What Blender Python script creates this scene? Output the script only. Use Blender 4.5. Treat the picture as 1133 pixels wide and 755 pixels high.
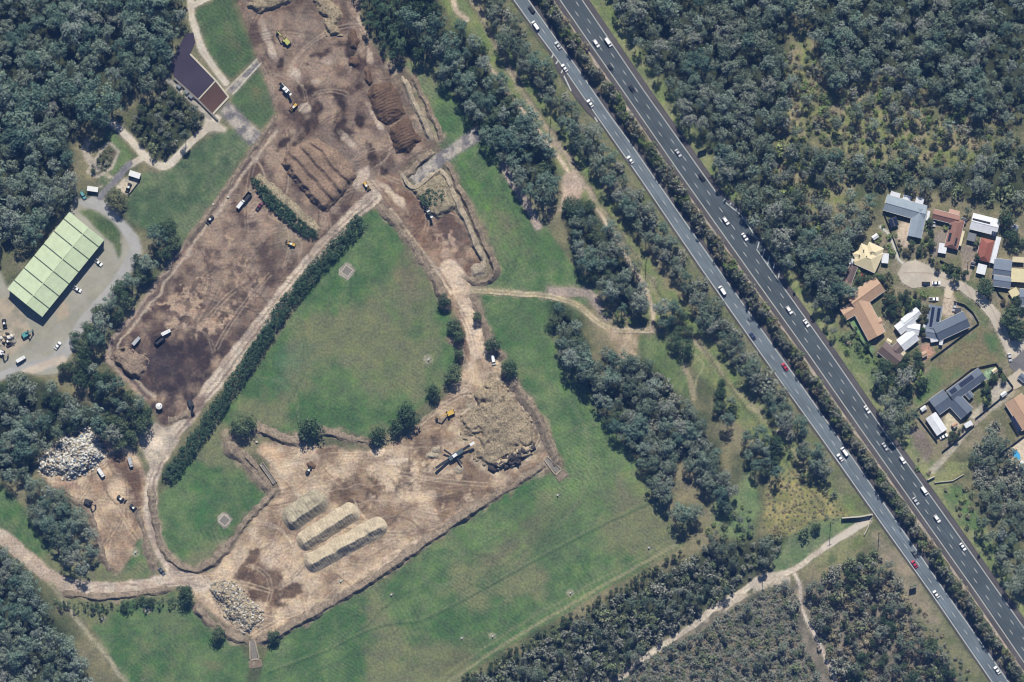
import bpy, bmesh, math, random
import numpy as np
from mathutils import Vector, Matrix

for o in list(bpy.data.objects):
    bpy.data.objects.remove(o, do_unlink=True)
SC = bpy.context.scene
COL = SC.collection
R = math.radians

# ---------------------------------------------------------------- camera, sky, sun, exposure
S = 0.5                                   # metres on the ground for one unit of the site plan
CAM_H = 2400.0
cam = bpy.data.cameras.new('camera')
cam.sensor_width = 36.0
cam.lens = 36.0 * CAM_H / (1133 * S)
cam.clip_start = 10.0
cam.clip_end = 40000.0
camo = bpy.data.objects.new('camera', cam)
camo.location = (0, 0, CAM_H)
camo.rotation_euler = (0, 0, 0)
COL.objects.link(camo)
SC.camera = camo

SUN_EL = 48.0
world = bpy.data.worlds.new('World')
SC.world = world
world.use_nodes = True
wn = world.node_tree.nodes
wl = world.node_tree.links
wn.clear()
wo = wn.new('ShaderNodeOutputWorld')
wb = wn.new('ShaderNodeBackground')
ws = wn.new('ShaderNodeTexSky')
ws.sky_type = 'NISHITA'
ws.sun_disc = False
ws.sun_elevation = R(SUN_EL)
ws.sun_rotation = 0.0
ws.air_density = 1.0
ws.dust_density = 0.3
ws.ozone_density = 5.0
wb.inputs['Strength'].default_value = 0.05
wl.new(ws.outputs[0], wb.inputs['Color'])
wl.new(wb.outputs[0], wo.inputs['Surface'])

sun = bpy.data.lights.new('sun', 'SUN')
sun.energy = 5.0
sun.angle = R(0.53)
sun.color = (1.0, 0.955, 0.88)
suno = bpy.data.objects.new('sun', sun)
suno.rotation_euler = (R(-(90 - SUN_EL)), 0, R(-3))
suno.location = (0, 300, 400)
COL.objects.link(suno)

SC.view_settings.view_transform = 'Standard'
SC.view_settings.look = 'None'
SC.view_settings.gamma = 1.0
SC.view_settings.exposure = 0.36
SC.view_settings.use_curve_mapping = False
try:
    SC.cycles.max_bounces = 5
    SC.cycles.filter_width = 1.15
    SC.cycles.diffuse_bounces = 3
    SC.cycles.glossy_bounces = 2
    SC.cycles.transmission_bounces = 2
    SC.cycles.transparent_max_bounces = 4
except Exception:
    pass

KEXP = 1.2     # how bright a flat sunlit surface of albedo 1 comes out


def s2l(c):
    out = []
    for v in c:
        v = v / 255.0
        out.append(v / 12.92 if v <= 0.04045 else ((v + 0.055) / 1.055) ** 2.4)
    return np.array(out, np.float32)


def alb(r, g, b):
    """base colour of a surface that shows as r, g, b when lit squarely by this sun"""
    return np.minimum(s2l((r, g, b)) / KEXP, 0.86)


def W(x, y):
    return ((x - 566.5) * S, (377.5 - y) * S)


def W3(x, y, z=0.0):
    return ((x - 566.5) * S, (377.5 - y) * S, z)


# ---------------------------------------------------------------- object helpers
def link(o, parent=None):
    COL.objects.link(o)
    if parent is not None:
        o.parent = parent
    return o


def tag(o, label=None, cat=None, group=None, kind=None):
    if label:
        o['label'] = label
    if cat:
        o['category'] = cat
    if group:
        o['group'] = group
    if kind:
        o['kind'] = kind
    return o


def thing(name, label, cat, loc=(0, 0, 0), rz=0.0, group=None):
    o = bpy.data.objects.new(name, None)
    o.empty_display_size = 0.5
    o.location = loc
    o.rotation_euler = (0, 0, rz)
    COL.objects.link(o)
    return tag(o, label, cat, group)


def mesh_np(name, verts, faces, mats, smooth=False, mat_idx=None):
    """verts (n,3), faces list or (m,4)/(m,3) array"""
    me = bpy.data.meshes.new(name)
    verts = np.asarray(verts, np.float32)
    if isinstance(faces, np.ndarray):
        m, k = faces.shape
        me.vertices.add(len(verts))
        me.vertices.foreach_set('co', verts.ravel())
        me.loops.add(m * k)
        me.loops.foreach_set('vertex_index', faces.astype(np.int32).ravel())
        me.polygons.add(m)
        me.polygons.foreach_set('loop_start', np.arange(0, m * k, k, dtype=np.int32))
        me.polygons.foreach_set('loop_total', np.full(m, k, np.int32))
        me.update(calc_edges=True)
    else:
        me.from_pydata([tuple(map(float, v)) for v in verts], [], faces)
        me.update()
    for mt in (mats if isinstance(mats, (list, tuple)) else [mats]):
        me.materials.append(mt)
    if mat_idx is not None:
        me.polygons.foreach_set('material_index', np.asarray(mat_idx, np.int32))
    if smooth:
        me.polygons.foreach_set('use_smooth', np.ones(len(me.polygons), bool))
    return me


def obj(name, me, parent=None, loc=(0, 0, 0), rot=(0, 0, 0), scale=None):
    o = bpy.data.objects.new(name, me)
    o.location = loc
    o.rotation_euler = rot
    if scale is not None:
        o.scale = scale
    return link(o, parent)


class MB:
    """collects simple shapes into one mesh"""

    def __init__(self):
        self.v = []
        self.f = []

    def add(self, vs, fs):
        n = len(self.v)
        self.v += [tuple(v) for v in vs]
        self.f += [tuple(i + n for i in f) for f in fs]
        return self

    def box(self, x0, x1, y0, y1, z0, z1, taper=0.0, ty=None):
        t = taper
        u = taper if ty is None else ty
        vs = [(x0, y0, z0), (x1, y0, z0), (x1, y1, z0), (x0, y1, z0),
              (x0 + t, y0 + u, z1), (x1 - t, y0 + u, z1), (x1 - t, y1 - u, z1), (x0 + t, y1 - u, z1)]
        fs = [(3, 2, 1, 0), (4, 5, 6, 7), (0, 1, 5, 4), (1, 2, 6, 5), (2, 3, 7, 6), (3, 0, 4, 7)]
        return self.add(vs, fs)

    def prism_y(self, prof, y0, y1, inset=0.0):
        """profile in x,z extruded along y"""
        n = len(prof)
        vs = [(x, y0, z) for x, z in prof] + [(x, y1, z) for x, z in prof]
        fs = [tuple(range(n)), tuple(range(2 * n - 1, n - 1, -1))]
        for i in range(n):
            j = (i + 1) % n
            fs.append((j, i, i + n, j + n))
        return self.add(vs, fs)

    def tube(self, p, q, r0, r1=None, n=8):
        p = Vector(p)
        q = Vector(q)
        r1 = r0 if r1 is None else r1
        d = (q - p).normalized()
        a = d.orthogonal().normalized()
        b = d.cross(a)
        vs = []
        for c, r in ((p, r0), (q, r1)):
            for k in range(n):
                t = 2 * math.pi * k / n
                vs.append(c + a * (math.cos(t) * r) + b * (math.sin(t) * r))
        fs = [tuple(range(n - 1, -1, -1)), tuple(range(n, 2 * n))]
        for k in range(n):
            j = (k + 1) % n
            fs.append((k, j, j + n, k + n))
        return self.add(vs, fs)

    def beam(self, p, q, w, h):
        """square bar from p to q, w wide and h deep"""
        p = Vector(p)
        q = Vector(q)
        d = (q - p).normalized()
        up = Vector((0, 0, 1)) if abs(d.z) < 0.95 else Vector((1, 0, 0))
        a = d.cross(up).normalized()
        b = a.cross(d)
        vs = []
        for c in (p, q):
            for sa, sb in ((-1, -1), (1, -1), (1, 1), (-1, 1)):
                vs.append(c + a * (sa * w / 2) + b * (sb * h / 2))
        fs = [(0, 1, 2, 3), (7, 6, 5, 4), (4, 5, 1, 0), (5, 6, 2, 1), (6, 7, 3, 2), (7, 4, 0, 3)]
        return self.add(vs, fs)

    def mesh(self, name, mat, bevel=0.0, smooth=False):
        me = bpy.data.meshes.new(name)
        me.from_pydata(self.v, [], self.f)
        me.materials.append(mat)
        if bevel or smooth:
            bm = bmesh.new()
            bm.from_mesh(me)
            bmesh.ops.recalc_face_normals(bm, faces=bm.faces)
            if bevel:
                bmesh.ops.bevel(bm, geom=list(bm.edges), offset=bevel, segments=1, affect='EDGES', profile=0.5)
            bm.to_mesh(me)
            bm.free()
        else:
            bm = bmesh.new()
            bm.from_mesh(me)
            bmesh.ops.recalc_face_normals(bm, faces=bm.faces)
            bm.to_mesh(me)
            bm.free()
        if smooth:
            me.polygons.foreach_set('use_smooth', np.ones(len(me.polygons), bool))
        me.update()
        return me

    def build(self, name, mat, parent=None, bevel=0.0, smooth=False):
        return obj(name, self.mesh(name, mat, bevel, smooth), parent)


def copy_tree(o, parent=None):
    c = o.copy()
    COL.objects.link(c)
    if parent is not None:
        c.parent = parent
    for ch in o.children:
        copy_tree(ch, c)
    return c


# ---------------------------------------------------------------- materials
def nodes_of(name):
    m = bpy.data.materials.new(name)
    m.use_nodes = True
    nt = m.node_tree
    nt.nodes.clear()
    out = nt.nodes.new('ShaderNodeOutputMaterial')
    bs = nt.nodes.new('ShaderNodeBsdfPrincipled')
    nt.links.new(bs.outputs[0], out.inputs['Surface'])
    return m, nt, bs, out


def noise_node(nt, vec, scale, detail=3.0, rough=0.55):
    n = nt.nodes.new('ShaderNodeTexNoise')
    n.inputs['Scale'].default_value = scale
    n.inputs['Detail'].default_value = detail
    n.inputs['Roughness'].default_value = rough
    nt.links.new(vec, n.inputs['Vector'])
    return n


def maprange(nt, val, a, b, c, d):
    n = nt.nodes.new('ShaderNodeMapRange')
    n.inputs[1].default_value = a
    n.inputs[2].default_value = b
    n.inputs[3].default_value = c
    n.inputs[4].default_value = d
    nt.links.new(val, n.inputs[0])
    return n


def math_node(nt, op, a, b=None):
    n = nt.nodes.new('ShaderNodeMath')
    n.operation = op
    for i, v in enumerate((a, b)):
        if v is None:
            continue
        if isinstance(v, (int, float)):
            n.inputs[i].default_value = v
        else:
            nt.links.new(v, n.inputs[i])
    return n


def scale_col(nt, col, fac):
    n = nt.nodes.new('ShaderNodeVectorMath')
    n.operation = 'SCALE'
    nt.links.new(col, n.inputs[0])
    nt.links.new(fac, n.inputs['Scale'])
    return n


def mix_col(nt, fac, a, b):
    n = nt.nodes.new('ShaderNodeMix')
    n.data_type = 'RGBA'
    if isinstance(fac, (int, float)):
        n.inputs[0].default_value = fac
    else:
        nt.links.new(fac, n.inputs[0])
    for i, v in ((6, a), (7, b)):
        if isinstance(v, (tuple, list, np.ndarray)):
            n.inputs[i].default_value = (float(v[0]), float(v[1]), float(v[2]), 1)
        else:
            nt.links.new(v, n.inputs[i])
    return n


MATS = {}


def mat(name, col, rough=0.8, var=0.12, scale=1.5, metal=0.0, bump=0.0, spec=0.3, objcol=False, wave=None):
    """plain painted or raw surface with mottling; wave=(scale, depth) adds ribs"""
    if name in MATS:
        return MATS[name]
    m, nt, bs, out = nodes_of(name)
    geo = nt.nodes.new('ShaderNodeTexCoord')
    n = noise_node(nt, geo.outputs['Object'], scale, 4.0, 0.6)
    mr = maprange(nt, n.outputs[0], 0.25, 0.75, 1 - var, 1 + var)
    if objcol:
        oi = nt.nodes.new('ShaderNodeObjectInfo')
        src = oi.outputs['Color']
    else:
        rgb = nt.nodes.new('ShaderNodeRGB')
        rgb.outputs[0].default_value = (float(col[0]), float(col[1]), float(col[2]), 1)
        src = rgb.outputs[0]
    sc = scale_col(nt, src, mr.outputs[0])
    nt.links.new(sc.outputs[0], bs.inputs['Base Color'])
    bs.inputs['Roughness'].default_value = rough
    bs.inputs['Metallic'].default_value = metal
    bs.inputs['Specular IOR Level'].default_value = spec
    if bump or wave:
        bp = nt.nodes.new('ShaderNodeBump')
        bp.inputs['Strength'].default_value = 0.6
        if wave:
            wv = nt.nodes.new('ShaderNodeTexWave')
            wv.bands_direction = wave[2] if len(wave) > 2 else 'X'
            wv.inputs['Scale'].default_value = wave[0]
            nt.links.new(geo.outputs['Object'], wv.inputs['Vector'])
            bp.inputs['Distance'].default_value = wave[1]
            nt.links.new(wv.outputs[1], bp.inputs['Height'])
        else:
            n2 = noise_node(nt, geo.outputs['Object'], scale * 2.5, 5.0, 0.65)
            bp.inputs['Distance'].default_value = bump
            nt.links.new(n2.outputs[0], bp.inputs['Height'])
        nt.links.new(bp.outputs[0], bs.inputs['Normal'])
    MATS[name] = m
    return m


def ground_material():
    """base colour from the ground survey (colour attribute), with fine grain, tufts, mowing lines and wheel marks"""
    m, nt, bs, out = nodes_of('ground_cover')
    at = nt.nodes.new('ShaderNodeAttribute')
    at.attribute_name = 'Col'
    ax = nt.nodes.new('ShaderNodeAttribute')          # r mown grass, g bare earth, b paved
    ax.attribute_name = 'Aux'
    sep = nt.nodes.new('ShaderNodeSeparateColor')
    nt.links.new(ax.outputs['Color'], sep.inputs[0])
    grass, dirt, paved = sep.outputs[0], sep.outputs[1], sep.outputs[2]
    geo = nt.nodes.new('ShaderNodeNewGeometry')
    pos = geo.outputs['Position']
    n1 = noise_node(nt, pos, 0.7, 7.0, 0.82)
    n2 = noise_node(nt, pos, 0.13, 5.0, 0.7)
    a = maprange(nt, n1.outputs[0], 0.32, 0.68, -0.46, 0.46)
    pv = maprange(nt, paved, 0, 1, 1.0, 0.22)
    a2 = math_node(nt, 'MULTIPLY', a.outputs[0], pv.outputs[0])
    b = maprange(nt, n2.outputs[0], 0.3, 0.7, -0.2, 0.2)
    b2 = math_node(nt, 'MULTIPLY', b.outputs[0], pv.outputs[0])
    # mowing lines, patchy and wandering
    tot = math_node(nt, 'ADD', a2.outputs[0], b2.outputs[0])
    for ang, sc_, lo in ((34, 0.17, 0.46), (62, 0.12, 0.52)):
        mp = nt.nodes.new('ShaderNodeMapping')
        mp.inputs['Rotation'].default_value = (0, 0, R(ang))
        nt.links.new(pos, mp.inputs['Vector'])
        wv = nt.nodes.new('ShaderNodeTexWave')
        wv.bands_direction = 'Y'
        wv.inputs['Scale'].default_value = sc_
        wv.inputs['Distortion'].default_value = 5.0
        wv.inputs['Detail'].default_value = 2.0
        wv.inputs['Detail Scale'].default_value = 0.3
        nt.links.new(mp.outputs[0], wv.inputs['Vector'])
        msk = noise_node(nt, mp.outputs[0], 0.02, 2.0, 0.5)
        w0 = maprange(nt, msk.outputs[0], lo, lo + 0.14, 0.0, 0.085)
        w1 = maprange(nt, wv.outputs[1], 0, 1, -1, 1)
        w2 = math_node(nt, 'MULTIPLY', w1.outputs[0], w0.outputs[0])
        w3 = math_node(nt, 'MULTIPLY', w2.outputs[0], grass)
        tot = math_node(nt, 'ADD', tot.outputs[0], w3.outputs[0])
    # wheel marks: long streaks in several directions, each over its own part of the yards
    for k, (ang, lo) in enumerate(((50, 0.44), (28, 0.5), (-38, 0.52), (80, 0.55))):
        mp = nt.nodes.new('ShaderNodeMapping')
        mp.inputs['Rotation'].default_value = (0, 0, R(-ang))
        mp.inputs['Location'].default_value = (k * 37.0, k * 11.0, 0)
        mp.inputs['Scale'].default_value = (0.07, 0.8, 1)
        wn = noise_node(nt, pos, 0.02, 2.0, 0.5)
        ad = nt.nodes.new('ShaderNodeVectorMath')
        ad.operation = 'MULTIPLY_ADD'
        ad.inputs[1].default_value = (26, 26, 0)
        nt.links.new(wn.outputs['Color'], ad.inputs[0])
        nt.links.new(pos, ad.inputs[2])
        nt.links.new(ad.outputs[0], mp.inputs['Vector'])
        st = noise_node(nt, mp.outputs[0], 1.0, 4.0, 0.65)
        m1 = nt.nodes.new('ShaderNodeMapping')
        m1.inputs['Location'].default_value = (k * 91.0, 40.0 * k, 0)
        nt.links.new(pos, m1.inputs['Vector'])
        msk = noise_node(nt, m1.outputs[0], 0.03, 3.0, 0.5)
        w0 = maprange(nt, msk.outputs[0], lo, lo + 0.1, 0.0, 1.0)
        w1 = maprange(nt, st.outputs[0], 0.35, 0.65, -0.15, 0.15)
        w2 = math_node(nt, 'MULTIPLY', w1.outputs[0], w0.outputs[0])
        w3 = math_node(nt, 'MULTIPLY', w2.outputs[0], dirt)
        tot = math_node(nt, 'ADD', tot.outputs[0], w3.outputs[0])
    f = math_node(nt, 'ADD', tot.outputs[0], 1.0)
    f = math_node(nt, 'MAXIMUM', f.outputs[0], 0.25)
    sc = scale_col(nt, at.outputs['Color'], f.outputs[0])
    n3 = noise_node(nt, pos, 0.28, 5.0, 0.7)
    hv = nt.nodes.new('ShaderNodeHueSaturation')
    h = maprange(nt, n3.outputs[0], 0.3, 0.7, 0.485, 0.52)
    sa = maprange(nt, n2.outputs[0], 0.3, 0.7, 0.75, 1.05)
    nt.links.new(h.outputs[0], hv.inputs['Hue'])
    nt.links.new(sa.outputs[0], hv.inputs['Saturation'])
    nt.links.new(sc.outputs[0], hv.inputs['Color'])
    nt.links.new(hv.outputs[0], bs.inputs['Base Color'])
    bs.inputs['Roughness'].default_value = 0.95
    bs.inputs['Specular IOR Level'].default_value = 0.1
    bp = nt.nodes.new('ShaderNodeBump')
    bp.inputs['Distance'].default_value = 0.5
    bst = maprange(nt, paved, 0, 1, 0.75, 0.1)
    nt.links.new(bst.outputs[0], bp.inputs['Strength'])
    nt.links.new(n1.outputs[0], bp.inputs['Height'])
    nt.links.new(bp.outputs[0], bs.inputs['Normal'])
    return m


def heap_material(name, c1, c2, scale=0.8, contrast=1.0, bump=0.3, spread=(0.35, 0.65)):
    m, nt, bs, out = nodes_of(name)
    geo = nt.nodes.new('ShaderNodeNewGeometry')
    n = noise_node(nt, geo.outputs['Position'], scale, 6.0, 0.75)
    mr = maprange(nt, n.outputs[0], spread[0], spread[1], 0, 1)
    mx = mix_col(nt, mr.outputs[0], c1, c2)
    n4 = noise_node(nt, geo.outputs['Position'], scale * 0.2, 3.0, 0.5)
    m4 = maprange(nt, n4.outputs[0], 0.3, 0.7, 0.8, 1.2)
    sc = scale_col(nt, mx.outputs[2], m4.outputs[0])
    nt.links.new(sc.outputs[0], bs.inputs['Base Color'])
    bs.inputs['Roughness'].default_value = 0.95
    bs.inputs['Specular IOR Level'].default_value = 0.1
    bp = nt.nodes.new('ShaderNodeBump')
    bp.inputs['Strength'].default_value = 0.8
    bp.inputs['Distance'].default_value = bump
    n2 = noise_node(nt, geo.outputs['Position'], scale * 2.2, 5.0, 0.7)
    nt.links.new(n2.outputs[0], bp.inputs['Height'])
    nt.links.new(bp.outputs[0], bs.inputs['Normal'])
    return m
# ================================================================ ground survey (numpy raster in plan units)
P = 80
GW, GH = 1133 + 2 * P, 755 + 2 * P
XX, YY = np.meshgrid(np.arange(GW, dtype=np.float32) - P, np.arange(GH, dtype=np.float32) - P)


def fbm(scale, octs=4, seed=0, gain=0.55):
    rng = np.random.default_rng(seed)
    out = np.zeros((GH, GW), np.float32)
    amp = 1.0
    tot = 0.0
    for k in range(octs):
        s = max(scale / (2 ** k), 1.0)
        nx, ny = int(GW / s) + 3, int(GH / s) + 3
        lat = rng.random((ny, nx), dtype=np.float32) * 2 - 1
        gx = np.arange(GW, dtype=np.float32) / s
        gy = np.arange(GH, dtype=np.float32) / s
        ix, iy = gx.astype(int), gy.astype(int)
        fx, fy = gx - ix, gy - iy
        fx = fx * fx * (3 - 2 * fx)
        fy = (fy * fy * (3 - 2 * fy))[:, None]
        r0 = lat[iy][:, ix] * (1 - fx) + lat[iy][:, ix + 1] * fx
        r1 = lat[iy + 1][:, ix] * (1 - fx) + lat[iy + 1][:, ix + 1] * fx
        out += amp * (r0 * (1 - fy) + r1 * fy)
        tot += amp * 0.5
        amp *= gain
    return out / tot


WX = fbm(14, 3, 1) * 1.0
WY = fbm(14, 3, 2) * 1.0
N_BIG = fbm(90, 5, 3)
N_MID = fbm(30, 5, 4)
N_MID2 = fbm(34, 5, 5)
N_SM = fbm(10, 4, 6)
N_SM2 = fbm(7, 3, 7)
N_HUGE = fbm(170, 4, 8)


def pip(px, py, pts):
    inside = np.zeros(px.shape, bool)
    n = len(pts)
    for i in range(n):
        x0, y0 = pts[i]
        x1, y1 = pts[(i + 1) % n]
        if y0 == y1:
            continue
        c = (y0 > py) != (y1 > py)
        inside ^= c & (px < (x1 - x0) * (py - y0) / (y1 - y0) + x0)
    return inside


def bbox(pts, pad):
    xs = [p[0] for p in pts]
    ys = [p[1] for p in pts]
    x0 = int(max(0, math.floor(min(xs) - pad) + P))
    x1 = int(min(GW, math.ceil(max(xs) + pad) + P + 1))
    y0 = int(max(0, math.floor(min(ys) - pad) + P))
    y1 = int(min(GH, math.ceil(max(ys) + pad) + P + 1))
    return slice(y0, y1), slice(x0, x1)


def blur(a, r):
    if r <= 0:
        return a
    for _ in range(2):
        for ax in (0, 1):
            pad = [(0, 0), (0, 0)]
            pad[ax] = (r + 1, r)
            c = np.cumsum(np.pad(a, pad, mode='edge'), axis=ax, dtype=np.float64)
            if ax == 0:
                a = ((c[2 * r + 1:] - c[:-2 * r - 1]) / (2 * r + 1)).astype(np.float32)
            else:
                a = ((c[:, 2 * r + 1:] - c[:, :-2 * r - 1]) / (2 * r + 1)).astype(np.float32)
    return a


def pmask(pts, warp=1.2, soft=1):
    m = np.zeros((GH, GW), np.float32)
    sl = bbox(pts, 6 + soft * 3)
    a = pip(XX[sl] + WX[sl] * warp, YY[sl] + WY[sl] * warp, pts).astype(np.float32)
    m[sl] = blur(a, soft)
    return m


def seg_dist(px, py, pts, closed=False):
    d = np.full(px.shape, 1e9, np.float32)
    n = len(pts)
    for i in range(n if closed else n - 1):
        x0, y0 = pts[i]
        x1, y1 = pts[(i + 1) % n]
        dx, dy = x1 - x0, y1 - y0
        l2 = dx * dx + dy * dy + 1e-9
        t = np.clip(((px - x0) * dx + (py - y0) * dy) / l2, 0, 1)
        d = np.minimum(d, np.hypot(px - x0 - t * dx, py - y0 - t * dy))
    return d


def smooth_line(pts, n=6):
    """Catmull-Rom through the points"""
    if len(pts) < 3:
        return list(pts)
    p = [np.array(q, float) for q in pts]
    p = [2 * p[0] - p[1]] + p + [2 * p[-1] - p[-2]]
    out = []
    for i in range(1, len(p) - 2):
        for k in range(n):
            t = k / n
            a, b, c, d = p[i - 1], p[i], p[i + 1], p[i + 2]
            out.append(tuple(0.5 * ((2 * b) + (c - a) * t + (2 * a - 5 * b + 4 * c - d) * t * t
                                    + (3 * b - a - 3 * c + d) * t ** 3)))
    out.append(tuple(p[-2]))
    return out


def lmask(pts, w, warp=1.0, soft=1.5, smooth=True):
    if smooth:
        pts = smooth_line(pts, 5)
    m = np.zeros((GH, GW), np.float32)
    sl = bbox(pts, w + 6)
    d = seg_dist(XX[sl] + WX[sl] * warp, YY[sl] + WY[sl] * warp, pts)
    m[sl] = np.clip((w / 2 - d) / soft + 0.5, 0, 1)
    return m


def blob(cx, cy, rx, ry, ang=0, rag=0.5, soft=0.5, seed=None):
    """ragged ellipse"""
    rr = max(rx, ry) * 2
    sl = bbox([(cx - rr, cy - rr), (cx + rr, cy + rr)], 2)
    m = np.zeros((GH, GW), np.float32)
    c, s = math.cos(R(ang)), math.sin(R(ang))
    dx, dy = XX[sl] - cx, YY[sl] - cy
    u = (dx * c + dy * s) / rx
    v = (-dx * s + dy * c) / ry
    d = np.sqrt(u * u + v * v) + rag * (0.6 * N_SM[sl] + 0.5 * N_MID[sl])
    m[sl] = np.clip((1 - d) / soft, 0, 1)
    return m


A = np.zeros((GH, GW, 3), np.float32)
GRASS = np.zeros((GH, GW), np.float32)


def C(r, g, b):
    return s2l((r, g, b)) / KEXP


def nz(m):
    r = np.flatnonzero(m.any(1))
    c = np.flatnonzero(m.any(0))
    if len(r) == 0:
        return slice(0, 1), slice(0, 1)
    return slice(r[0], r[-1] + 1), slice(c[0], c[-1] + 1)


def paint(m, c, op=1.0):
    sl = nz(m)
    k = (m[sl] * op)[..., None]
    A[sl] = A[sl] * (1 - k) + k * np.asarray(c, np.float32)


def paint2(m, c1, c2, noise, lo=-0.5, hi=0.5, op=1.0):
    sl = nz(m)
    t = np.clip((noise[sl] - lo) / (hi - lo), 0, 1)[..., None]
    col = np.asarray(c1, np.float32) * (1 - t) + np.asarray(c2, np.float32) * t
    k = (m[sl] * op)[..., None]
    A[sl] = A[sl] * (1 - k) + k * col


# ---- the plan: outlines (x to the right, y down)
field_east = [(452, 70), (488, 66), (502, 108), (535, 152), (566, 188), (602, 250), (640, 300), (664, 322), (655, 332), (640, 345),
              (628, 400), (652, 445), (692, 495), (727, 540), (745, 588), (757, 603), (650, 664), (560, 717), (478, 772), (278, 775),
              (298, 712), (340, 690), (420, 640), (520, 568), (600, 520), (632, 532), (612, 500), (590, 455), (565, 415), (545, 385),
              (530, 345), (520, 322), (548, 312), (550, 292), (532, 240), (502, 190), (480, 150)]
field_mid = [(405, 235), (425, 226), (455, 265), (482, 306), (494, 335), (505, 365), (510, 395), (498, 418), (470, 447), (445, 465),
             (420, 485), (345, 484), (300, 483), (262, 474), (250, 488), (272, 508), (292, 530), (303, 545), (285, 572), (255, 605),
             (230, 630), (205, 632), (185, 614), (174, 580), (177, 548), (230, 480), (290, 400), (345, 315), (385, 265)]
field_south = [(60, 660), (120, 662), (200, 655), (215, 668), (235, 692), (265, 712), (276, 735), (270, 775), (150, 775), (100, 690)]
field_west = [(-80, 525), (0, 535), (25, 560), (45, 595), (80, 628), (110, 645), (75, 643), (52, 628), (27, 608), (0, 588), (-80, 556)]
field_tri = [(158, 572), (164, 600), (172, 634), (150, 642), (108, 648), (106, 618), (118, 628), (132, 636), (142, 622), (150, 600)]
paddock_a = [(216, 15), (220, 8), (237, 2), (242, -30), (256, -30), (256, 0), (266, 28), (281, 63), (257, 86), (250, 83), (237, 69), (226, 51), (218, 25)]
paddock_b = [(287, 77), (306, 115), (304, 125), (288, 143), (273, 131), (256, 113), (257, 106)]
paddock_c = [(260, 142), (276, 160), (262, 182), (240, 217), (214, 252), (198, 275), (176, 262), (152, 250), (140, 238), (142, 212), (150, 196), (160, 190),
             (175, 193), (200, 178), (235, 149)]
yard_a = [(258, -40), (392, -40), (400, 25), (412, 50), (432, 75), (450, 100), (472, 140), (482, 160), (470, 172), (450, 185), (440, 195),
          (420, 212), (405, 225), (385, 245), (350, 285), (310, 335), (270, 385), (235, 430), (205, 462), (178, 478), (170, 455), (155, 437),
          (128, 413), (114, 396), (118, 380), (135, 357), (160, 330), (182, 298), (203, 272), (235, 228), (262, 190), (292, 150), (306, 125), (290, 75), (268, 22)]
yard_c = [(402, 202), (420, 195), (445, 188), (458, 208), (472, 222), (486, 192), (496, 200), (506, 228), (520, 262), (533, 290), (535, 306), (522, 311), (510, 305),
          (520, 318), (524, 335), (532, 365), (546, 392), (542, 408), (514, 412), (507, 398), (511, 372), (503, 345), (492, 320), (470, 287), (440, 247), (413, 224)]
yard_d = [(514, 404), (545, 393), (562, 412), (588, 442), (602, 470), (610, 498), (604, 514), (572, 536), (522, 566), (472, 600), (422, 634), (372, 664), (332, 688),
          (302, 704), (285, 709), (266, 702), (244, 690), (224, 668), (208, 650), (190, 640), (212, 636), (236, 632), (258, 606), (280, 574), (300, 553), (309, 540), (300, 520),
          (284, 500), (290, 488), (330, 489), (400, 497), (425, 494), (452, 480), (474, 458), (492, 438), (506, 420)]
yard_f = [(42, 522), (52, 500), (100, 486), (125, 488), (142, 494), (152, 506), (160, 525), (165, 560), (166, 590), (152, 598), (142, 622), (132, 634), (121, 626), (111, 600),
          (102, 568), (76, 548), (54, 534)]
turn_circle = [(150, 476), (172, 466), (186, 474), (196, 468), (196, 490), (180, 508), (168, 520), (158, 500)]
depot = [(83, 216), (95, 222), (110, 213), (124, 229), (138, 245), (153, 262), (158, 279), (150, 297), (129, 324), (109, 350), (91, 372), (81, 388), (72, 400), (67, 414),
         (45, 416), (20, 412), (0, 422), (-60, 450), (-60, 330), (0, 300), (8, 318), (30, 300), (60, 255), (78, 232)]
depot_lawn = [(88, 233), (101, 232), (123, 244), (133, 258), (135, 279), (131, 287), (126, 270), (107, 254)]
garden_bed = [(97, 190), (114, 163), (122, 158), (131, 168), (124, 186), (107, 196)]
depot_scrap = [(-40, 335), (10, 330), (30, 352), (38, 372), (25, 385), (0, 400), (-40, 410)]
res_ground = [(935, 300), (985, 255), (976, 235), (980, 212), (1030, 225), (1075, 232), (1110, 238), (1200, 250), (1200, 470), (1150, 560), (1120, 540), (1105, 505), (1060, 500),
              (1036, 495), (1005, 455), (1012, 430), (985, 410), (968, 392), (930, 350)]
res_road = [(993, 303), (999, 291), (1013, 287), (1032, 296), (1052, 305), (1075, 318), (1092, 330), (1106, 345), (1113, 362), (1118, 378), (1140, 372), (1140, 388), (1120, 398),
            (1113, 391), (1104, 370), (1094, 352), (1080, 335), (1062, 322), (1045, 318), (1025, 317), (1010, 320), (998, 313)]
res_road_dark = [(1140, 380), (1122, 397), (1116, 404), (1124, 414), (1140, 428)]
straw_corner = [(842, 570), (850, 535), (880, 520), (905, 530), (945, 575), (935, 580), (900, 578), (872, 598), (850, 600)]

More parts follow.
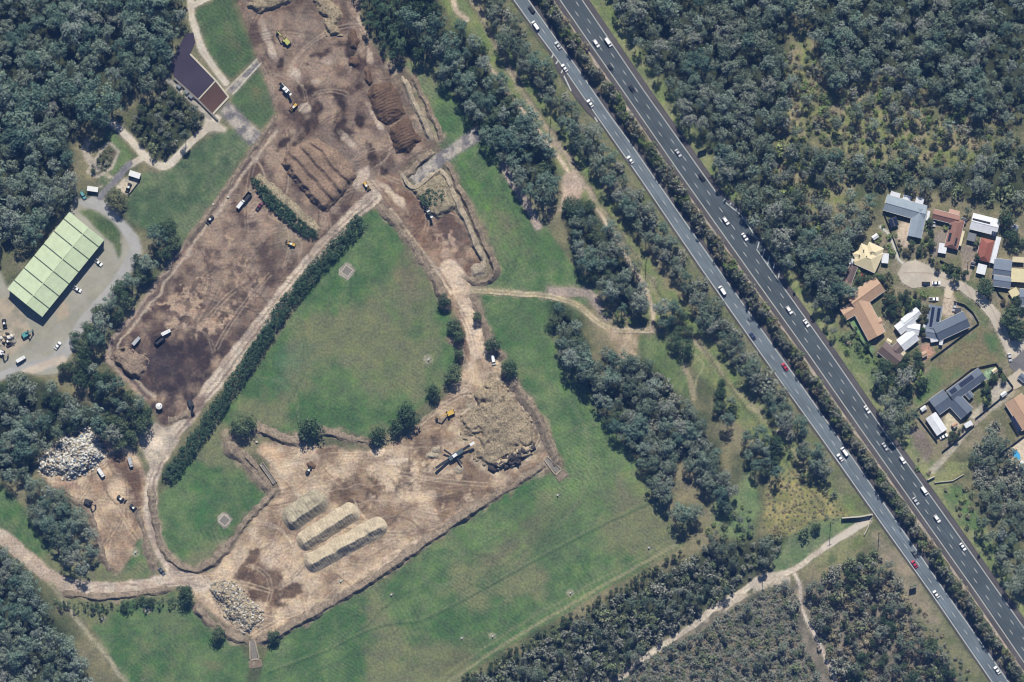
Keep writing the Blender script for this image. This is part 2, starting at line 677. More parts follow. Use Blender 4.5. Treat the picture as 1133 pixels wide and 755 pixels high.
wood_nw = [(-60, -60), (212, -60), (203, 2), (199, 30), (190, 54), (185, 76), (172, 92), (142, 106), (112, 132), (90, 140), (78, 160), (80, 195), (74, 218), (54, 245), (32, 264), (8, 278), (-60, 290)]
wood_ne = [(668, -60), (1200, -60), (1200, 150), (1133, 120), (1085, 125), (1020, 95), (960, 75), (925, 95), (900, 45), (880, -10), (868, 40), (872, 110), (850, 160), (862, 220), (890, 255), (925, 290), (935, 330),
           (925, 345), (896, 325), (862, 285), (832, 240), (793, 178), (757, 128), (714, 60), (682, 12)]
wood_belt = [(880, 180), (935, 195), (980, 205), (1060, 215), (1133, 225), (1200, 240), (1200, 170), (1120, 160), (1060, 185), (960, 185), (900, 165)]
wood_w = [(-60, 425), (0, 430), (28, 420), (55, 424), (75, 440), (110, 452), (132, 470), (146, 486), (138, 494), (112, 476), (84, 470), (60, 482), (40, 502), (36, 524), (16, 532), (-60, 515)]
wood_sw = [(-60, 588), (0, 606), (20, 620), (42, 650), (54, 680), (75, 708), (96, 740), (118, 790), (-60, 790)]
wood_pl = [(388, -40), (480, -40), (486, 10), (492, 40), (486, 60), (462, 62), (432, 66), (416, 42), (400, 18)]
belt1 = [(490, 48), (512, 26), (526, 45), (540, 70), (556, 92), (582, 122), (602, 152), (614, 180), (616, 206), (602, 226), (588, 216), (560, 180), (532, 145), (512, 118), (492, 90)]
belt2 = [(622, 222), (644, 220), (668, 240), (690, 268), (706, 300), (712, 330), (706, 345), (688, 342), (668, 326), (650, 300), (630, 262)]
belt3 = [(610, 334), (628, 336), (640, 356), (652, 395), (668, 420), (690, 445), (708, 480), (726, 520), (745, 552), (738, 562), (716, 525), (692, 488), (660, 448), (632, 402), (612, 366)]
belt4 = [(668, 380), (684, 392), (720, 402), (742, 430), (770, 462), (795, 500), (808, 545), (808, 566), (796, 562), (778, 530), (752, 505), (735, 520), (712, 480), (690, 445), (672, 415)]
south1 = [(470, 790), (520, 758), (560, 732), (640, 686), (700, 652), (752, 626), (790, 600), (835, 598), (862, 590), (868, 600), (846, 628), (815, 648), (775, 676), (735, 702), (700, 728), (668, 756), (640, 790)]
thicket = [(184, 98), (192, 98), (226, 128), (226, 136), (204, 152), (186, 170), (174, 176), (162, 164), (146, 142), (152, 126)]
WOODS = [wood_nw, wood_ne, wood_belt, wood_w, wood_sw, wood_pl, belt1, belt2, belt3, belt4, south1, thicket]
# base scrubland
paint(np.ones((GH, GW), np.float32), C(104, 104, 76))
paint2(np.ones((GH, GW), np.float32), C(84, 92, 62), C(136, 128, 96), N_MID + 0.4 * N_BIG, -0.7, 0.8)
# clearing in the north-east bush: dry yellow-green
for cx, cy, rx, ry, a in ((960, 140, 110, 60, 10), (890, 55, 22, 90, 8), (1060, 170, 70, 35, -10), (900, 210, 60, 40, 20)):
    paint2(blob(cx, cy, rx, ry, a, 0.6, 0.5), C(150, 138, 105), C(128, 136, 78), N_SM + 0.5 * N_MID, -0.6, 0.6, 0.9)
# dry southern bush floor
paint2(pmask([(640, 775), (700, 725), (830, 655), (930, 640), (1000, 640), (1040, 700), (1090, 775)], 3, 3), C(108, 102, 90), C(140, 128, 114), N_SM, -0.5, 0.6, 0.85)

m_east = pmask(field_east, 1.2, 1)
m_mid = pmask(field_mid, 1.0, 1)
m_south = pmask(field_south, 1.0, 1)
m_west = pmask(field_west, 1.0, 1)
m_tri = pmask(field_tri, 1.0, 1)
m_pa, m_pb, m_pc = pmask(paddock_a, 0.8, 1), pmask(paddock_b, 0.6, 1), pmask(paddock_c, 0.8, 1)
g1, g2, g3 = C(72, 103, 59), C(106, 127, 77), C(132, 126, 92)
for m in (m_east, m_mid, m_south, m_west, m_tri):
    paint2(m, g1, g2, N_HUGE * 0.55 + N_MID * 0.6 + N_SM * 0.5, -0.7, 0.75)
    paint2(m * np.clip((N_BIG + 0.25 * N_MID - 0.22) * 2.2, 0, 1), g3, g3 * 0.9, N_SM, op=0.6)
    GRASS = np.maximum(GRASS, m)
for m in (m_pa, m_pb):
    paint2(m, C(70, 94, 58), C(90, 110, 70), N_MID, -0.6, 0.6)
    GRASS = np.maximum(GRASS, m)
paint2(m_pc, C(74, 96, 64), C(108, 122, 84), N_SM * 0.6 + N_MID * 0.6, -0.6, 0.6)
GRASS = np.maximum(GRASS, m_pc)
paint2(blob(258, 45, 9, 22, -20, 0.5, 0.7), C(110, 108, 76), C(96, 104, 66), N_SM, op=0.7)
paint2(blob(285, 105, 9, 18, -30, 0.5, 0.7), C(112, 106, 72), C(96, 104, 66), N_SM, op=0.7)
# worn and bright patches in the fields
for cx, cy, rx, ry, a, c in ((455, 325, 30, 55, 20, (116, 118, 86)), (450, 300, 18, 30, 0, (124, 116, 88)), (400, 420, 60, 22, -10, (96, 116, 72)),
                             (690, 560, 22, 46, -38, (112, 112, 86)), (560, 610, 60, 18, -28, (114, 108, 84)), (600, 575, 70, 16, -30, (104, 110, 78)),
                             (640, 420, 16, 70, -30, (108, 128, 74)), (700, 530, 12, 30, -35, (118, 138, 78)), (560, 250, 16, 40, -30, (120, 120, 84)),
                             (505, 730, 30, 12, -30, (104, 104, 72)), (535, 225, 8, 60, -28, (98, 132, 62)), (470, 95, 12, 30, -30, (116, 136, 88)),
                             (545, 640, 40, 14, -25, (72, 106, 66)), (430, 600, 18, 8, -30, (60, 110, 52)), (570, 545, 20, 10, -30, (70, 112, 58)),
                             (170, 700, 28, 22, 10, (76, 108, 70)), (190, 690, 26, 16, 20, (112, 122, 82)), (230, 735, 22, 8, 0, (120, 118, 86)),
                             (225, 560, 26, 34, 20, (64, 106, 58)), (330, 400, 26, 40, 35, (92, 122, 86)), (620, 600, 60, 24, -30, (88, 108, 72)),
                             (600, 270, 20, 34, -25, (84, 114, 62)), (640, 290, 10, 26, -30, (80, 112, 58)), (580, 360, 18, 40, -30, (92, 114, 70))):
    paint2(blob(cx, cy, rx, ry, a, 0.7, 0.9), C(*c), C(*[v * 0.93 for v in c]), N_SM, op=0.65)
# drain line across the east field, faint wheel lines
paint(lmask([(296, 745), (360, 722), (420, 694), (470, 686), (540, 650), (620, 606), (700, 566), (742, 548)], 2.2, 0.6, 1.5), C(54, 80, 50), 0.55)
paint(lmask([(296, 742), (360, 719), (420, 691), (470, 683), (540, 647), (620, 603), (700, 563), (742, 545)], 2.0, 0.6, 1.5), C(116, 128, 88), 0.5)
for k in range(5):
    paint(lmask([(300 + k * 12, 716 + k * 7), (380 + k * 12, 668 + k * 9), (520 + k * 12, 578 + k * 10), (600 + k * 8, 536 + k * 10)], 1.6, 0.5, 1.5), C(98, 118, 80) if k % 2 else C(60, 86, 54), 0.28)
# farm edge tracks along the south bush
paint(lmask([(470, 772), (560, 712), (650, 658), (752, 600)], 3.4, 0.7, 2), C(150, 145, 108), 0.75)
paint(lmask([(462, 768), (552, 706), (642, 653), (746, 596)], 2.0, 0.7, 2), C(136, 136, 100), 0.5)
# verges of the highway
paint2(pmask([(645, 0), (668, -40), (720, 60), (770, 130), (805, 180), (850, 240), (905, 330), (950, 390), (985, 420), (1012, 470), (1040, 520), (1075, 560), (1133, 660), (1200, 760),
              (1190, 770), (1040, 560), (900, 360), (800, 220), (700, 80)], 2, 2), C(140, 142, 96), C(112, 126, 74), N_SM + N_MID * 0.5, -0.5, 0.5, 0.95)
paint2(pmask([(925, 370), (945, 365), (985, 420), (968, 430)], 2, 2), C(88, 116, 66), C(108, 128, 74), N_SM, op=0.8)
# strip west of the highway: embankment grass then the dry service corridor
paint2(lmask([(545, -20), (585, 40), (650, 140), (700, 210), (780, 325), (850, 428), (905, 505), (960, 580), (1040, 700), (1100, 790)], 26, 2, 5),
       C(126, 124, 92), C(104, 112, 72), N_SM + N_MID * 0.4, -0.5, 0.5, 0.9)
paint2(lmask([(490, -30), (530, 40), (575, 100), (620, 165), (660, 230), (700, 290), (722, 330), (745, 350), (800, 420), (850, 480), (895, 540), (930, 570)], 34, 3, 6),
       C(128, 134, 84), C(110, 128, 72), N_SM + N_MID * 0.4, -0.5, 0.5, 0.9)
paint2(lmask([(512, -30), (545, 45), (590, 118), (640, 195), (690, 275), (712, 330)], 7, 2.5, 3), C(178, 158, 138), C(150, 138, 112), N_SM, op=0.8)
paint2(lmask([(690, 262), (712, 300), (740, 345), (775, 385), (815, 432), (862, 478), (900, 530)], 6, 3, 4), C(172, 156, 132), C(146, 140, 100), N_SM, op=0.7)
paint2(pmask(straw_corner, 2.5, 3), C(158, 146, 92), C(128, 128, 76), N_SM, -0.5, 0.5, 0.95)
paint2(pmask([(785, 560), (812, 545), (830, 520), (842, 560), (830, 590), (800, 600)], 2.5, 3), C(98, 126, 78), C(118, 138, 88), N_SM, op=0.8)
paint2(pmask([(700, 372), (730, 370), (760, 400), (765, 440), (740, 430), (712, 405)], 2, 2), C(92, 112, 66), C(112, 128, 78), N_SM, op=0.9)
paint2(pmask([(860, 600), (905, 575), (955, 570), (962, 578), (935, 600), (890, 628), (850, 640)], 2, 2), C(94, 118, 76), C(116, 130, 88), N_SM, op=0.9)
paint2(pmask([(905, 612), (955, 578), (964, 590), (940, 618), (905, 630)], 2, 2), C(98, 112, 66), C(136, 136, 92), N_SM, op=0.9)
paint2(pmask([(966, 585), (985, 600), (1015, 640), (1040, 690), (1020, 690), (990, 640), (968, 610)], 2, 2), C(156, 140, 118), C(136, 126, 104), N_SM, op=0.85)
# bush floors: leaf litter and low green understorey, painted darker for shade between crowns
for wp in WOODS:
    paint2(pmask(wp, 3, 3), C(46, 56, 38), C(66, 74, 50), N_SM + 0.4 * N_MID, -0.6, 0.6, 0.9)
# residential block
paint2(pmask(res_ground, 2, 2), C(112, 112, 78), C(138, 128, 104), N_SM + N_MID * 0.4, -0.5, 0.5, 0.9)
paint2(pmask([(1010, 440), (1030, 405), (1085, 362), (1105, 372), (1113, 395), (1095, 402), (1050, 420), (1014, 452)], 1.5, 2), C(126, 116, 84), C(96, 118, 70), N_MID + N_SM * 0.5, -0.4, 0.5)
paint2(blob(1098, 380, 9, 14, -30, 0.4, 0.7), C(78, 110, 66), C(92, 116, 72), N_SM, op=0.9)
paint2(pmask([(940, 353), (948, 350), (968, 385), (965, 392), (957, 385)], 0.8, 1), C(104, 140, 92), C(112, 146, 96), N_SM, op=0.95)
paint2(pmask([(1020, 318), (1048, 320), (1052, 327), (1018, 330), (1008, 322)], 1, 1), C(118, 122, 82), C(100, 110, 70), N_SM, op=0.95)
paint2(pmask([(1054, 321), (1075, 332), (1090, 352), (1094, 362), (1080, 358), (1068, 338)], 1, 1), C(112, 122, 78), C(92, 106, 66), N_SM, op=0.95)
paint2(pmask([(1030, 290), (1060, 300), (1078, 315), (1092, 325), (1100, 340), (1085, 328), (1060, 312), (1036, 300)], 1, 1), C(92, 106, 70), C(110, 118, 78), N_SM, op=0.95)
paint2(pmask([(996, 245), (1010, 246), (1006, 262), (1012, 272), (1000, 274), (992, 262)], 0.8, 1), C(206, 184, 160), C(190, 172, 150), N_SM, op=0.95)
paint2(pmask([(1034, 262), (1044, 252), (1048, 262), (1044, 282), (1028, 284)], 0.8, 1), C(138, 126, 116), C(150, 138, 124), N_SM, op=0.95)
paint2(pmask([(1064, 276), (1080, 262), (1082, 275), (1078, 296), (1064, 300)], 0.8, 1), C(158, 142, 122), C(146, 132, 116), N_SM, op=0.95)
paint2(pmask([(1044, 330), (1054, 325), (1060, 336), (1064, 345), (1048, 352), (1040, 346)], 0.8, 1), C(198, 178, 154), C(180, 164, 144), N_SM, op=0.95)
paint2(pmask([(1068, 340), (1078, 348), (1084, 358), (1072, 350)], 0.8, 1), C(170, 158, 146), C(160, 150, 138), N_SM, op=0.9)
paint2(pmask([(1044, 462), (1052, 455), (1066, 470), (1056, 478), (1048, 482)], 0.5, 1), C(206, 192, 160), C(196, 184, 152), N_SM, op=0.95)
paint2(pmask([(1095, 432), (1110, 418), (1121, 430), (1104, 444), (1094, 450)], 0.8, 1), C(186, 176, 160), C(172, 164, 150), N_SM, op=0.95)
paint2(pmask([(1070, 460), (1088, 446), (1096, 452), (1080, 466)], 0.8, 1), C(190, 180, 156), C(172, 164, 142), N_SM, op=0.95)
paint2(pmask([(1078, 436), (1092, 428), (1096, 440), (1082, 448)], 0.8, 1), C(104, 112, 72), C(92, 104, 66), N_SM, op=0.95)
paint2(pmask([(1088, 412), (1098, 407), (1102, 416), (1092, 422)], 0.5, 1), C(146, 178, 140), C(136, 168, 130), N_SM, op=0.95)
paint2(pmask([(1112, 500), (1140, 478), (1140, 536), (1128, 528)], 0.3, 0), C(216, 196, 170), C(204, 186, 160), N_SM, op=0.95)
paint2(pmask([(1018, 382), (1030, 380), (1034, 392), (1022, 400)], 0.8, 1), C(190, 140, 118), C(170, 130, 112), N_SM, op=0.9)
paint2(pmask([(976, 372), (990, 362), (994, 376), (984, 384)], 0.8, 1), C(160, 142, 110), C(136, 126, 96), N_SM, op=0.9)
# fence-side track and embankment at the east underpass
paint2(lmask([(1120, 435), (1080, 466), (1060, 490), (1030, 522)], 7, 1, 2), C(176, 168, 148), C(164, 152, 130), N_SM, op=0.9)
paint2(pmask([(1030, 532), (1052, 510), (1078, 512), (1060, 528), (1040, 534)], 1, 1), C(142, 142, 92), C(128, 134, 84), N_SM, op=0.9)
paint2(pmask([(1005, 470), (1022, 478), (1034, 500), (1028, 515), (1012, 495)], 1.5, 2), C(140, 122, 118), C(124, 110, 98), N_SM, op=0.9)
paint2(pmask([(1040, 540), (1065, 535), (1085, 580), (1120, 640), (1105, 630), (1060, 570)], 1.5, 2), C(122, 132, 88), C(90, 116, 68), N_SM + 0.5 * N_MID, op=0.9)

# ---- dirt yards
ZONES = []          # (name, mask, label)


def zone(name, m, kind='structure'):
    ZONES.append((name, m, kind))


m_ya = pmask(yard_a, 2.0, 1)
m_haul = lmask([(414, 218), (385, 245), (350, 280), (310, 330), (270, 382), (235, 428), (205, 466), (181, 500), (168, 530), (167, 560), (172, 595), (184, 620), (204, 639), (224, 648)], 15, 1.5, 2)
m_yc = pmask(yard_c, 1.6, 1)
m_yd = pmask(yard_d, 2.0, 1)
m_yf = pmask(yard_f, 1.6, 1)
m_tc = pmask(turn_circle, 1.6, 1)
m_rl = lmask([(226, 646), (195, 640), (160, 648), (110, 653), (75, 649), (50, 633), (25, 613), (0, 593), (-80, 545)], 16, 1.5, 2)

for m in (m_ya, m_haul, m_yc, m_yd, m_yf, m_tc, m_rl):     # trodden, dusty margin on the grass around the yards
    halo = np.clip(blur(m, 5) * 1.6, 0, 1)
    paint2(halo * np.clip(0.6 + N_SM, 0, 1), C(150, 140, 108), C(118, 116, 84), N_SM, op=0.5)
    GRASS *= 1 - np.clip(halo, 0, 1)

paint2(m_ya, C(90, 73, 63), C(156, 133, 112), N_MID * 0.7 + N_SM * 0.6, -0.7, 0.8)
dk = C(82, 68, 62)
# lower compost yard: dark damp ground with pale churned patches
paint2(m_ya * blob(185, 385, 75, 60, -45, 0.5, 0.6), C(84, 68, 60), C(118, 98, 84), N_SM, -0.6, 0.6, 0.9)
paint2(m_ya * blob(200, 408, 52, 44, -40, 0.4, 0.5), C(58, 48, 48), C(82, 68, 62), N_SM, -0.6, 0.6, 0.9)
paint2(m_ya * blob(176, 398, 28, 14, 30, 0.5, 0.6), C(64, 56, 58), C(80, 68, 66), N_SM, op=0.8)
paint2(m_ya * blob(300, 285, 22, 50, 38, 0.45, 0.6), C(88, 72, 62), C(108, 90, 76), N_SM, op=0.9)
paint2(m_ya * blob(262, 330, 20, 48, 40, 0.5, 0.6), C(92, 76, 64), C(112, 92, 78), N_SM, op=0.8)
for cx, cy, rx, ry, a in ((225, 320, 34, 16, -35), (255, 262, 12, 9, 0), (268, 300, 12, 22, 20), (205, 345, 26, 16, -20), (230, 292, 9, 7, 0), (250, 345, 18, 10, -40), (215, 362, 24, 10, -10),
                          (280, 320, 8, 16, 30), (170, 340, 8, 5, 0), (195, 330, 10, 5, 0), (245, 230, 18, 5, -50), (310, 240, 20, 10, 30)):
    b = blob(cx, cy, rx, ry, a, 0.9, 0.35)
    paint2(m_ya * b * np.clip(0.55 + 1.6 * N_SM2, 0, 1), C(204, 178, 150), C(176, 148, 122), N_SM2, op=0.9)
paint2(m_ya * blob(245, 285, 55, 45, -40, 0.6, 0.6) * np.clip(N_SM2 * 2.4 - 0.25, 0, 1), C(92, 76, 66), C(112, 92, 80), N_SM, op=0.8)
paint2(m_ya * blob(325, 255, 26, 30, 20, 0.5, 0.6), C(160, 142, 122), C(140, 126, 102), N_SM, op=0.8)
# tracks along its west edge
for k, (w, c) in enumerate(((6, (176, 156, 136)), (3, (112, 96, 86)), (3, (190, 172, 150)))):
    off = (-6, 0, 6)[k]
    paint(m_ya * lmask([(300 + off, 145), (266 + off, 190), (236 + off, 232), (204 + off, 276), (170 + off, 325), (140 + off, 362), (126 + off, 385), (132 + off, 408), (165 + off, 440)], w, 2, 2), C(*c), 0.75)
# upper yard
paint2(m_ya * blob(335, 35, 34, 24, -30, 0.4, 0.6), C(126, 108, 92), C(150, 130, 112), N_SM, op=0.85)
paint2(m_ya * blob(390, 175, 26, 60, -35, 0.5, 0.6), C(150, 132, 114), C(126, 108, 94), N_SM, op=0.7)
paint2(m_ya * blob(385, 105, 30, 60, -35, 0.6, 0.7), C(98, 80, 68), C(136, 114, 96), N_SM, op=0.8)
for cx, cy, rx, ry, a in ((349, 102, 6, 6, 0), (352, 117, 6, 9, 20), (345, 137, 9, 7, -40), (333, 98, 4, 5, 0), (335, 105, 3, 4, 0), (375, 108, 7, 10, -30), (383, 145, 10, 18, -35), (372, 130, 5, 6, 0),
                          (412, 170, 7, 20, -25), (423, 190, 5, 14, -20), (397, 135, 5, 5, 0), (302, 45, 4, 6, -30), (311, 70, 4, 6, 30), (340, 72, 3, 3, 0), (357, 80, 4, 3, 0), (344, 62, 4, 5, 30),
                          (390, 60, 9, 16, -30), (330, 155, 4, 9, 40), (313, 160, 4, 20, 42), (398, 95, 4, 4, 0), (360, 60, 12, 5, -20)):
    paint2(m_ya * blob(cx, cy, rx * 1.3, ry * 1.3, a, 0.6, 0.5), C(54, 43, 38), C(80, 64, 54), N_SM, op=0.95)
for cx, cy, rx, ry, a in ((362, 68, 10, 7, 0), (352, 90, 9, 6, 20), (325, 80, 9, 14, -30), (400, 30, 6, 22, -20), (408, 60, 5, 12, -20), (296, 40, 6, 30, -20), (390, 160, 6, 20, -40), (415, 130, 4, 24, -30), (338, 120, 6, 6, 0),
                          (400, 195, 7, 12, 30)):
    paint2(m_ya * blob(cx, cy, rx, ry, a, 0.6, 0.5), C(206, 186, 164), C(186, 166, 146), N_SM, op=0.8)
# ring-shaped wheel tracks of the loaders
for cx, cy, rr in ((342, 66, 7), (362, 70, 11), (349, 82, 15), (330, 100, 12), (205, 430, 30), (200, 420, 22)):
    sl = bbox([(cx - rr - 4, cy - rr - 4), (cx + rr + 4, cy + rr + 4)], 2)
    mm = np.zeros((GH, GW), np.float32)
    mm[sl] = np.clip(1.3 - np.abs(np.hypot(XX[sl] + 2 * WX[sl] - cx, YY[sl] + 2 * WY[sl] - cy) - rr), 0, 1)
    paint(m_ya * mm * np.clip(0.5 + N_MID, 0, 1), C(98, 80, 72), 0.25)

# pit yard
paint2(m_yc, C(118, 92, 74), C(164, 138, 112), N_MID * 0.7 + N_SM * 0.5, -0.7, 0.7)
paint2(m_yc * blob(505, 262, 18, 34, -30, 0.4, 0.6), C(94, 76, 66), C(118, 98, 84), N_SM, op=0.9)
paint2(m_yc * blob(455, 232, 14, 48, -42, 0.5, 0.6), C(104, 78, 60), C(128, 100, 80), N_SM, op=0.8)
paint2(m_yc * blob(495, 275, 15, 13, 20, 0.9, 0.3) * np.clip(0.5 + 1.8 * N_SM2, 0, 1), C(196, 170, 144), C(178, 150, 126), N_SM2, op=0.9)
paint2(m_yc * blob(440, 222, 5, 22, -45, 0.5, 0.5), C(214, 192, 164), C(196, 176, 150), N_SM, op=0.8)
paint2(m_yc * blob(412, 207, 14, 10, 0, 0.5, 0.5), C(200, 180, 156), C(178, 158, 136), N_SM, op=0.8)
m_neck = lmask([(497, 296), (508, 312), (516, 335), (524, 362), (530, 388), (530, 408)], 20, 1.5, 2)
paint2(m_neck, C(212, 188, 160), C(190, 164, 138), N_SM + N_MID * 0.5, -0.6, 0.8)
paint2(lmask([(432, 232), (462, 270), (486, 304), (500, 325)], 3, 1, 1.5), C(216, 196, 168), C(200, 180, 152), N_SM, op=0.8)

# mulch yard
paint2(m_yd, C(138, 114, 90), C(202, 177, 146), N_MID * 0.7 + N_SM * 0.5, -0.7, 0.7)
for cx, cy, rx, ry, a in ((440, 535, 60, 26, -15), (400, 540, 40, 26, 10), (470, 505, 36, 22, -30), (510, 545, 40, 22, -30), (485, 475, 26, 16, -35), (520, 445, 16, 14, -30), (430, 565, 34, 14, -25), (355, 500, 20, 7, 5)):
    b = blob(cx, cy, rx, ry, a, 0.9, 0.4)
    paint2(m_yd * b * np.clip(0.7 + 1.2 * N_SM, 0, 1), C(98, 78, 60), C(130, 106, 82), N_SM2, op=0.9)
for cx, cy, rx, ry, a in ((298, 642, 22, 30, -25), (275, 622, 8, 26, 40), (320, 655, 16, 12, -30), (300, 660, 22, 18, 0)):
    paint2(m_yd * blob(cx, cy, rx, ry, a, 0.6, 0.35), C(90, 70, 54), C(114, 90, 70), N_SM, op=0.9)
paint2(m_yd * blob(306, 616, 22, 18, -20, 0.4, 0.5), C(208, 184, 158), C(194, 168, 142), N_SM2, op=0.9)
paint2(m_yd * blob(316, 645, 10, 5, -40, 0.4, 0.5), C(206, 180, 152), C(190, 164, 138), N_SM2, op=0.9)
paint2(m_yd * blob(300, 502, 14, 10, 30, 0.4, 0.6), C(218, 180, 140), C(206, 172, 136), N_SM, op=0.8)
for cx, cy, rx, ry, a in ((440, 510, 14, 6, -20), (418, 500, 10, 5, 0), (462, 548, 9, 6, 0), (430, 620, 40, 6, -32), (500, 588, 40, 5, -32), (380, 655, 40, 5, -30), (560, 552, 20, 5, -32), (470, 452, 14, 8, -40), (590, 462, 5, 34, -28), (495, 425, 12, 8, -40)):
    paint2(m_yd * blob(cx, cy, rx, ry, a, 0.7, 0.4), C(222, 198, 170), C(206, 180, 152), N_SM, op=0.8)
for k in range(9):          # tyre tracks
    y = 505 + k * 9
    paint(m_yd * lmask([(330 + k * 7, y + 6), (370 + k * 6, y - 4), (430 + k * 4, y - 6), (500, y - 14)], 1.2, 1.5, 1.2), C(112, 88, 68) if k % 2 else C(216, 194, 166), 0.35)
for cx, cy, rr in ((300, 618, 24), (300, 618, 20), (345, 522, 16), (312, 628, 30)):
    sl = bbox([(cx - rr - 4, cy - rr - 4), (cx + rr + 4, cy + rr + 4)], 2)
    mm = np.zeros((GH, GW), np.float32)
    mm[sl] = np.clip(1.4 - np.abs(np.hypot(XX[sl] + 1.5 * WX[sl] - cx, YY[sl] + 1.5 * WY[sl] - cy) - rr), 0, 1)
    paint(m_yd * mm * np.clip(0.5 + N_MID, 0, 1), C(126, 98, 76), 0.3)

paint2(m_yd * pmask([(520, 438), (545, 408), (562, 415), (590, 448), (604, 480), (604, 500), (560, 530), (528, 516), (508, 490), (506, 460)], 4, 2) * np.clip(0.75 + 0.8 * N_SM, 0, 1), C(132, 116, 92), C(196, 178, 148), N_SM2 * 1.2, -0.6, 0.6, 0.95)
BANKS = [([(168, 541), (171, 575), (178, 600), (190, 620), (206, 630), (222, 630), (240, 618), (260, 594), (280, 568), (298, 550), (306, 540)], 12), ([(252, 484), (258, 498), (272, 512), (288, 530), (302, 546)], 18), ([(284, 474), (300, 480), (312, 486), (332, 488)], 14),
         ([(355, 478), (375, 481), (395, 486), (412, 490)], 12), ([(418, 224), (432, 240), (448, 260), (462, 280), (478, 302), (488, 324), (495, 340)], 13), ([(497, 376), (510, 384), (512, 402)], 10), ([(522, 325), (530, 345), (540, 372), (556, 398)], 12),
         ([(562, 418), (576, 438), (592, 460), (604, 484), (612, 506), (620, 516)], 15), ([(602, 514), (575, 532), (530, 560), (480, 594), (430, 628), (380, 660), (335, 686), (300, 704), (284, 710)], 13), ([(216, 668), (228, 684), (244, 696), (262, 706), (276, 711)], 14),
         ([(68, 655), (110, 661), (150, 657), (190, 650)], 11), ([(150, 560), (157, 585), (166, 615), (172, 632)], 11), ([(76, 550), (98, 566), (106, 592), (114, 618), (124, 632)], 11), ([(440, 75), (454, 104), (468, 134), (482, 160)], 26),
         ([(448, 195), (464, 180), (478, 166)], 12), ([(446, 192), (450, 204), (460, 208), (472, 198), (484, 188), (490, 190), (498, 206), (508, 228), (520, 254), (528, 276), (536, 290)], 10), ([(494, 178), (504, 200), (516, 224), (528, 250), (538, 274), (547, 294), (546, 306), (536, 314), (524, 314), (514, 306)], 11)]
for bp_, bw_ in BANKS:
    bm_ = lmask(bp_, bw_, 3.0, 4)
    paint2(bm_ * np.clip(0.75 + 0.7 * N_SM, 0, 1), C(112, 96, 80), C(164, 146, 122), N_SM2, -0.6, 0.6, 0.85)
    GRASS *= 1 - bm_
# waste yard
paint2(m_yf, C(146, 122, 98), C(204, 178, 146), N_MID * 0.7 + N_SM * 0.5, -0.7, 0.7)
paint2(m_yf * blob(150, 540, 14, 40, -5, 0.4, 0.6), C(98, 74, 58), C(118, 92, 72), N_SM, op=0.9)
paint2(m_yf * blob(133, 512, 14, 14, 0, 0.4, 0.6), C(104, 80, 62), C(124, 98, 78), N_SM, op=0.8)
paint2(m_yf * blob(108, 540, 12, 18, -40, 0.5, 0.6), C(140, 114, 88), C(156, 128, 102), N_SM, op=0.8)
paint2(m_yf * blob(75, 535, 16, 6, 20, 0.5, 0.6), C(166, 132, 112), C(150, 120, 104), N_SM, op=0.8)
paint2(m_yf * blob(130, 545, 12, 14, 0, 0.5, 0.6), C(222, 192, 156), C(206, 178, 144), N_SM, op=0.7)

paint2(m_haul, C(168, 150, 132), C(206, 188, 166), N_SM + N_MID * 0.6, -0.6, 0.7)
hp = [(414, 218), (385, 245), (350, 280), (310, 330), (270, 382), (235, 428), (205, 466), (181, 500), (168, 530), (167, 560), (172, 595), (184, 620), (204, 639)]
paint(m_haul * lmask([(x + 3, y + 1) for x, y in hp], 2.2, 1, 1.5), C(112, 98, 88), 0.7)
paint(m_haul * lmask([(x - 2, y - 1) for x, y in hp], 1.8, 1, 1.5), C(130, 114, 100), 0.6)
paint2(m_haul * blob(215, 452, 12, 26, 40, 0.4, 0.6), C(118, 100, 90), C(134, 116, 102), N_SM, op=0.85)
paint2(m_tc, C(160, 148, 132), C(196, 180, 158), N_SM + N_MID * 0.6, -0.6, 0.7)
paint(blob(173, 491, 9, 9, 0, 0.12, 0.25), C(224, 204, 180), 0.95)
paint2(m_rl, C(178, 158, 138), C(204, 186, 164), N_SM + N_MID * 0.6, -0.6, 0.7)
paint(m_rl * lmask([(226, 650), (195, 645), (160, 653), (110, 659), (75, 656), (52, 642)], 2.5, 1, 2), C(136, 118, 102), 0.6)
m_tbl = lmask([(58, 645), (80, 680), (110, 716), (146, 764), (170, 800)], 5, 0.8, 2)
paint2(m_tbl, C(160, 152, 126), C(140, 136, 108), N_SM)

# paired wheel tracks and turning arcs over the yards
trk = np.random.default_rng(77)


def tracks(msk, box, n, ang0, spread, lmin, lmax, dark, light):
    for k in range(n):
        x, y = trk.uniform(box[0], box[2]), trk.uniform(box[1], box[3])
        iy_, ix_ = int(np.clip(y + P, 0, GH - 1)), int(np.clip(x + P, 0, GW - 1))
        if msk[iy_, ix_] < 0.5:
            continue
        a = R(ang0) + trk.normal() * spread
        L_ = trk.uniform(lmin, lmax)
        cur = trk.normal() * 0.022
        pts = []
        st = L_ / 7
        px_, py_ = x - math.cos(a) * L_ / 2, y - math.sin(a) * L_ / 2
        for q in range(8):
            pts.append((px_, py_))
            px_ += math.cos(a) * st
            py_ += math.sin(a) * st
            a += cur * st
        c = dark if trk.random() < 0.6 else light
        op = trk.uniform(0.2, 0.5)
        for off in (-2.0, 2.0):
            o_ = [(u - math.sin(a) * off, v + math.cos(a) * off) for u, v in pts]
            paint(msk * lmask(o_, 1.3, 0.5, 1.0, False), c, op)


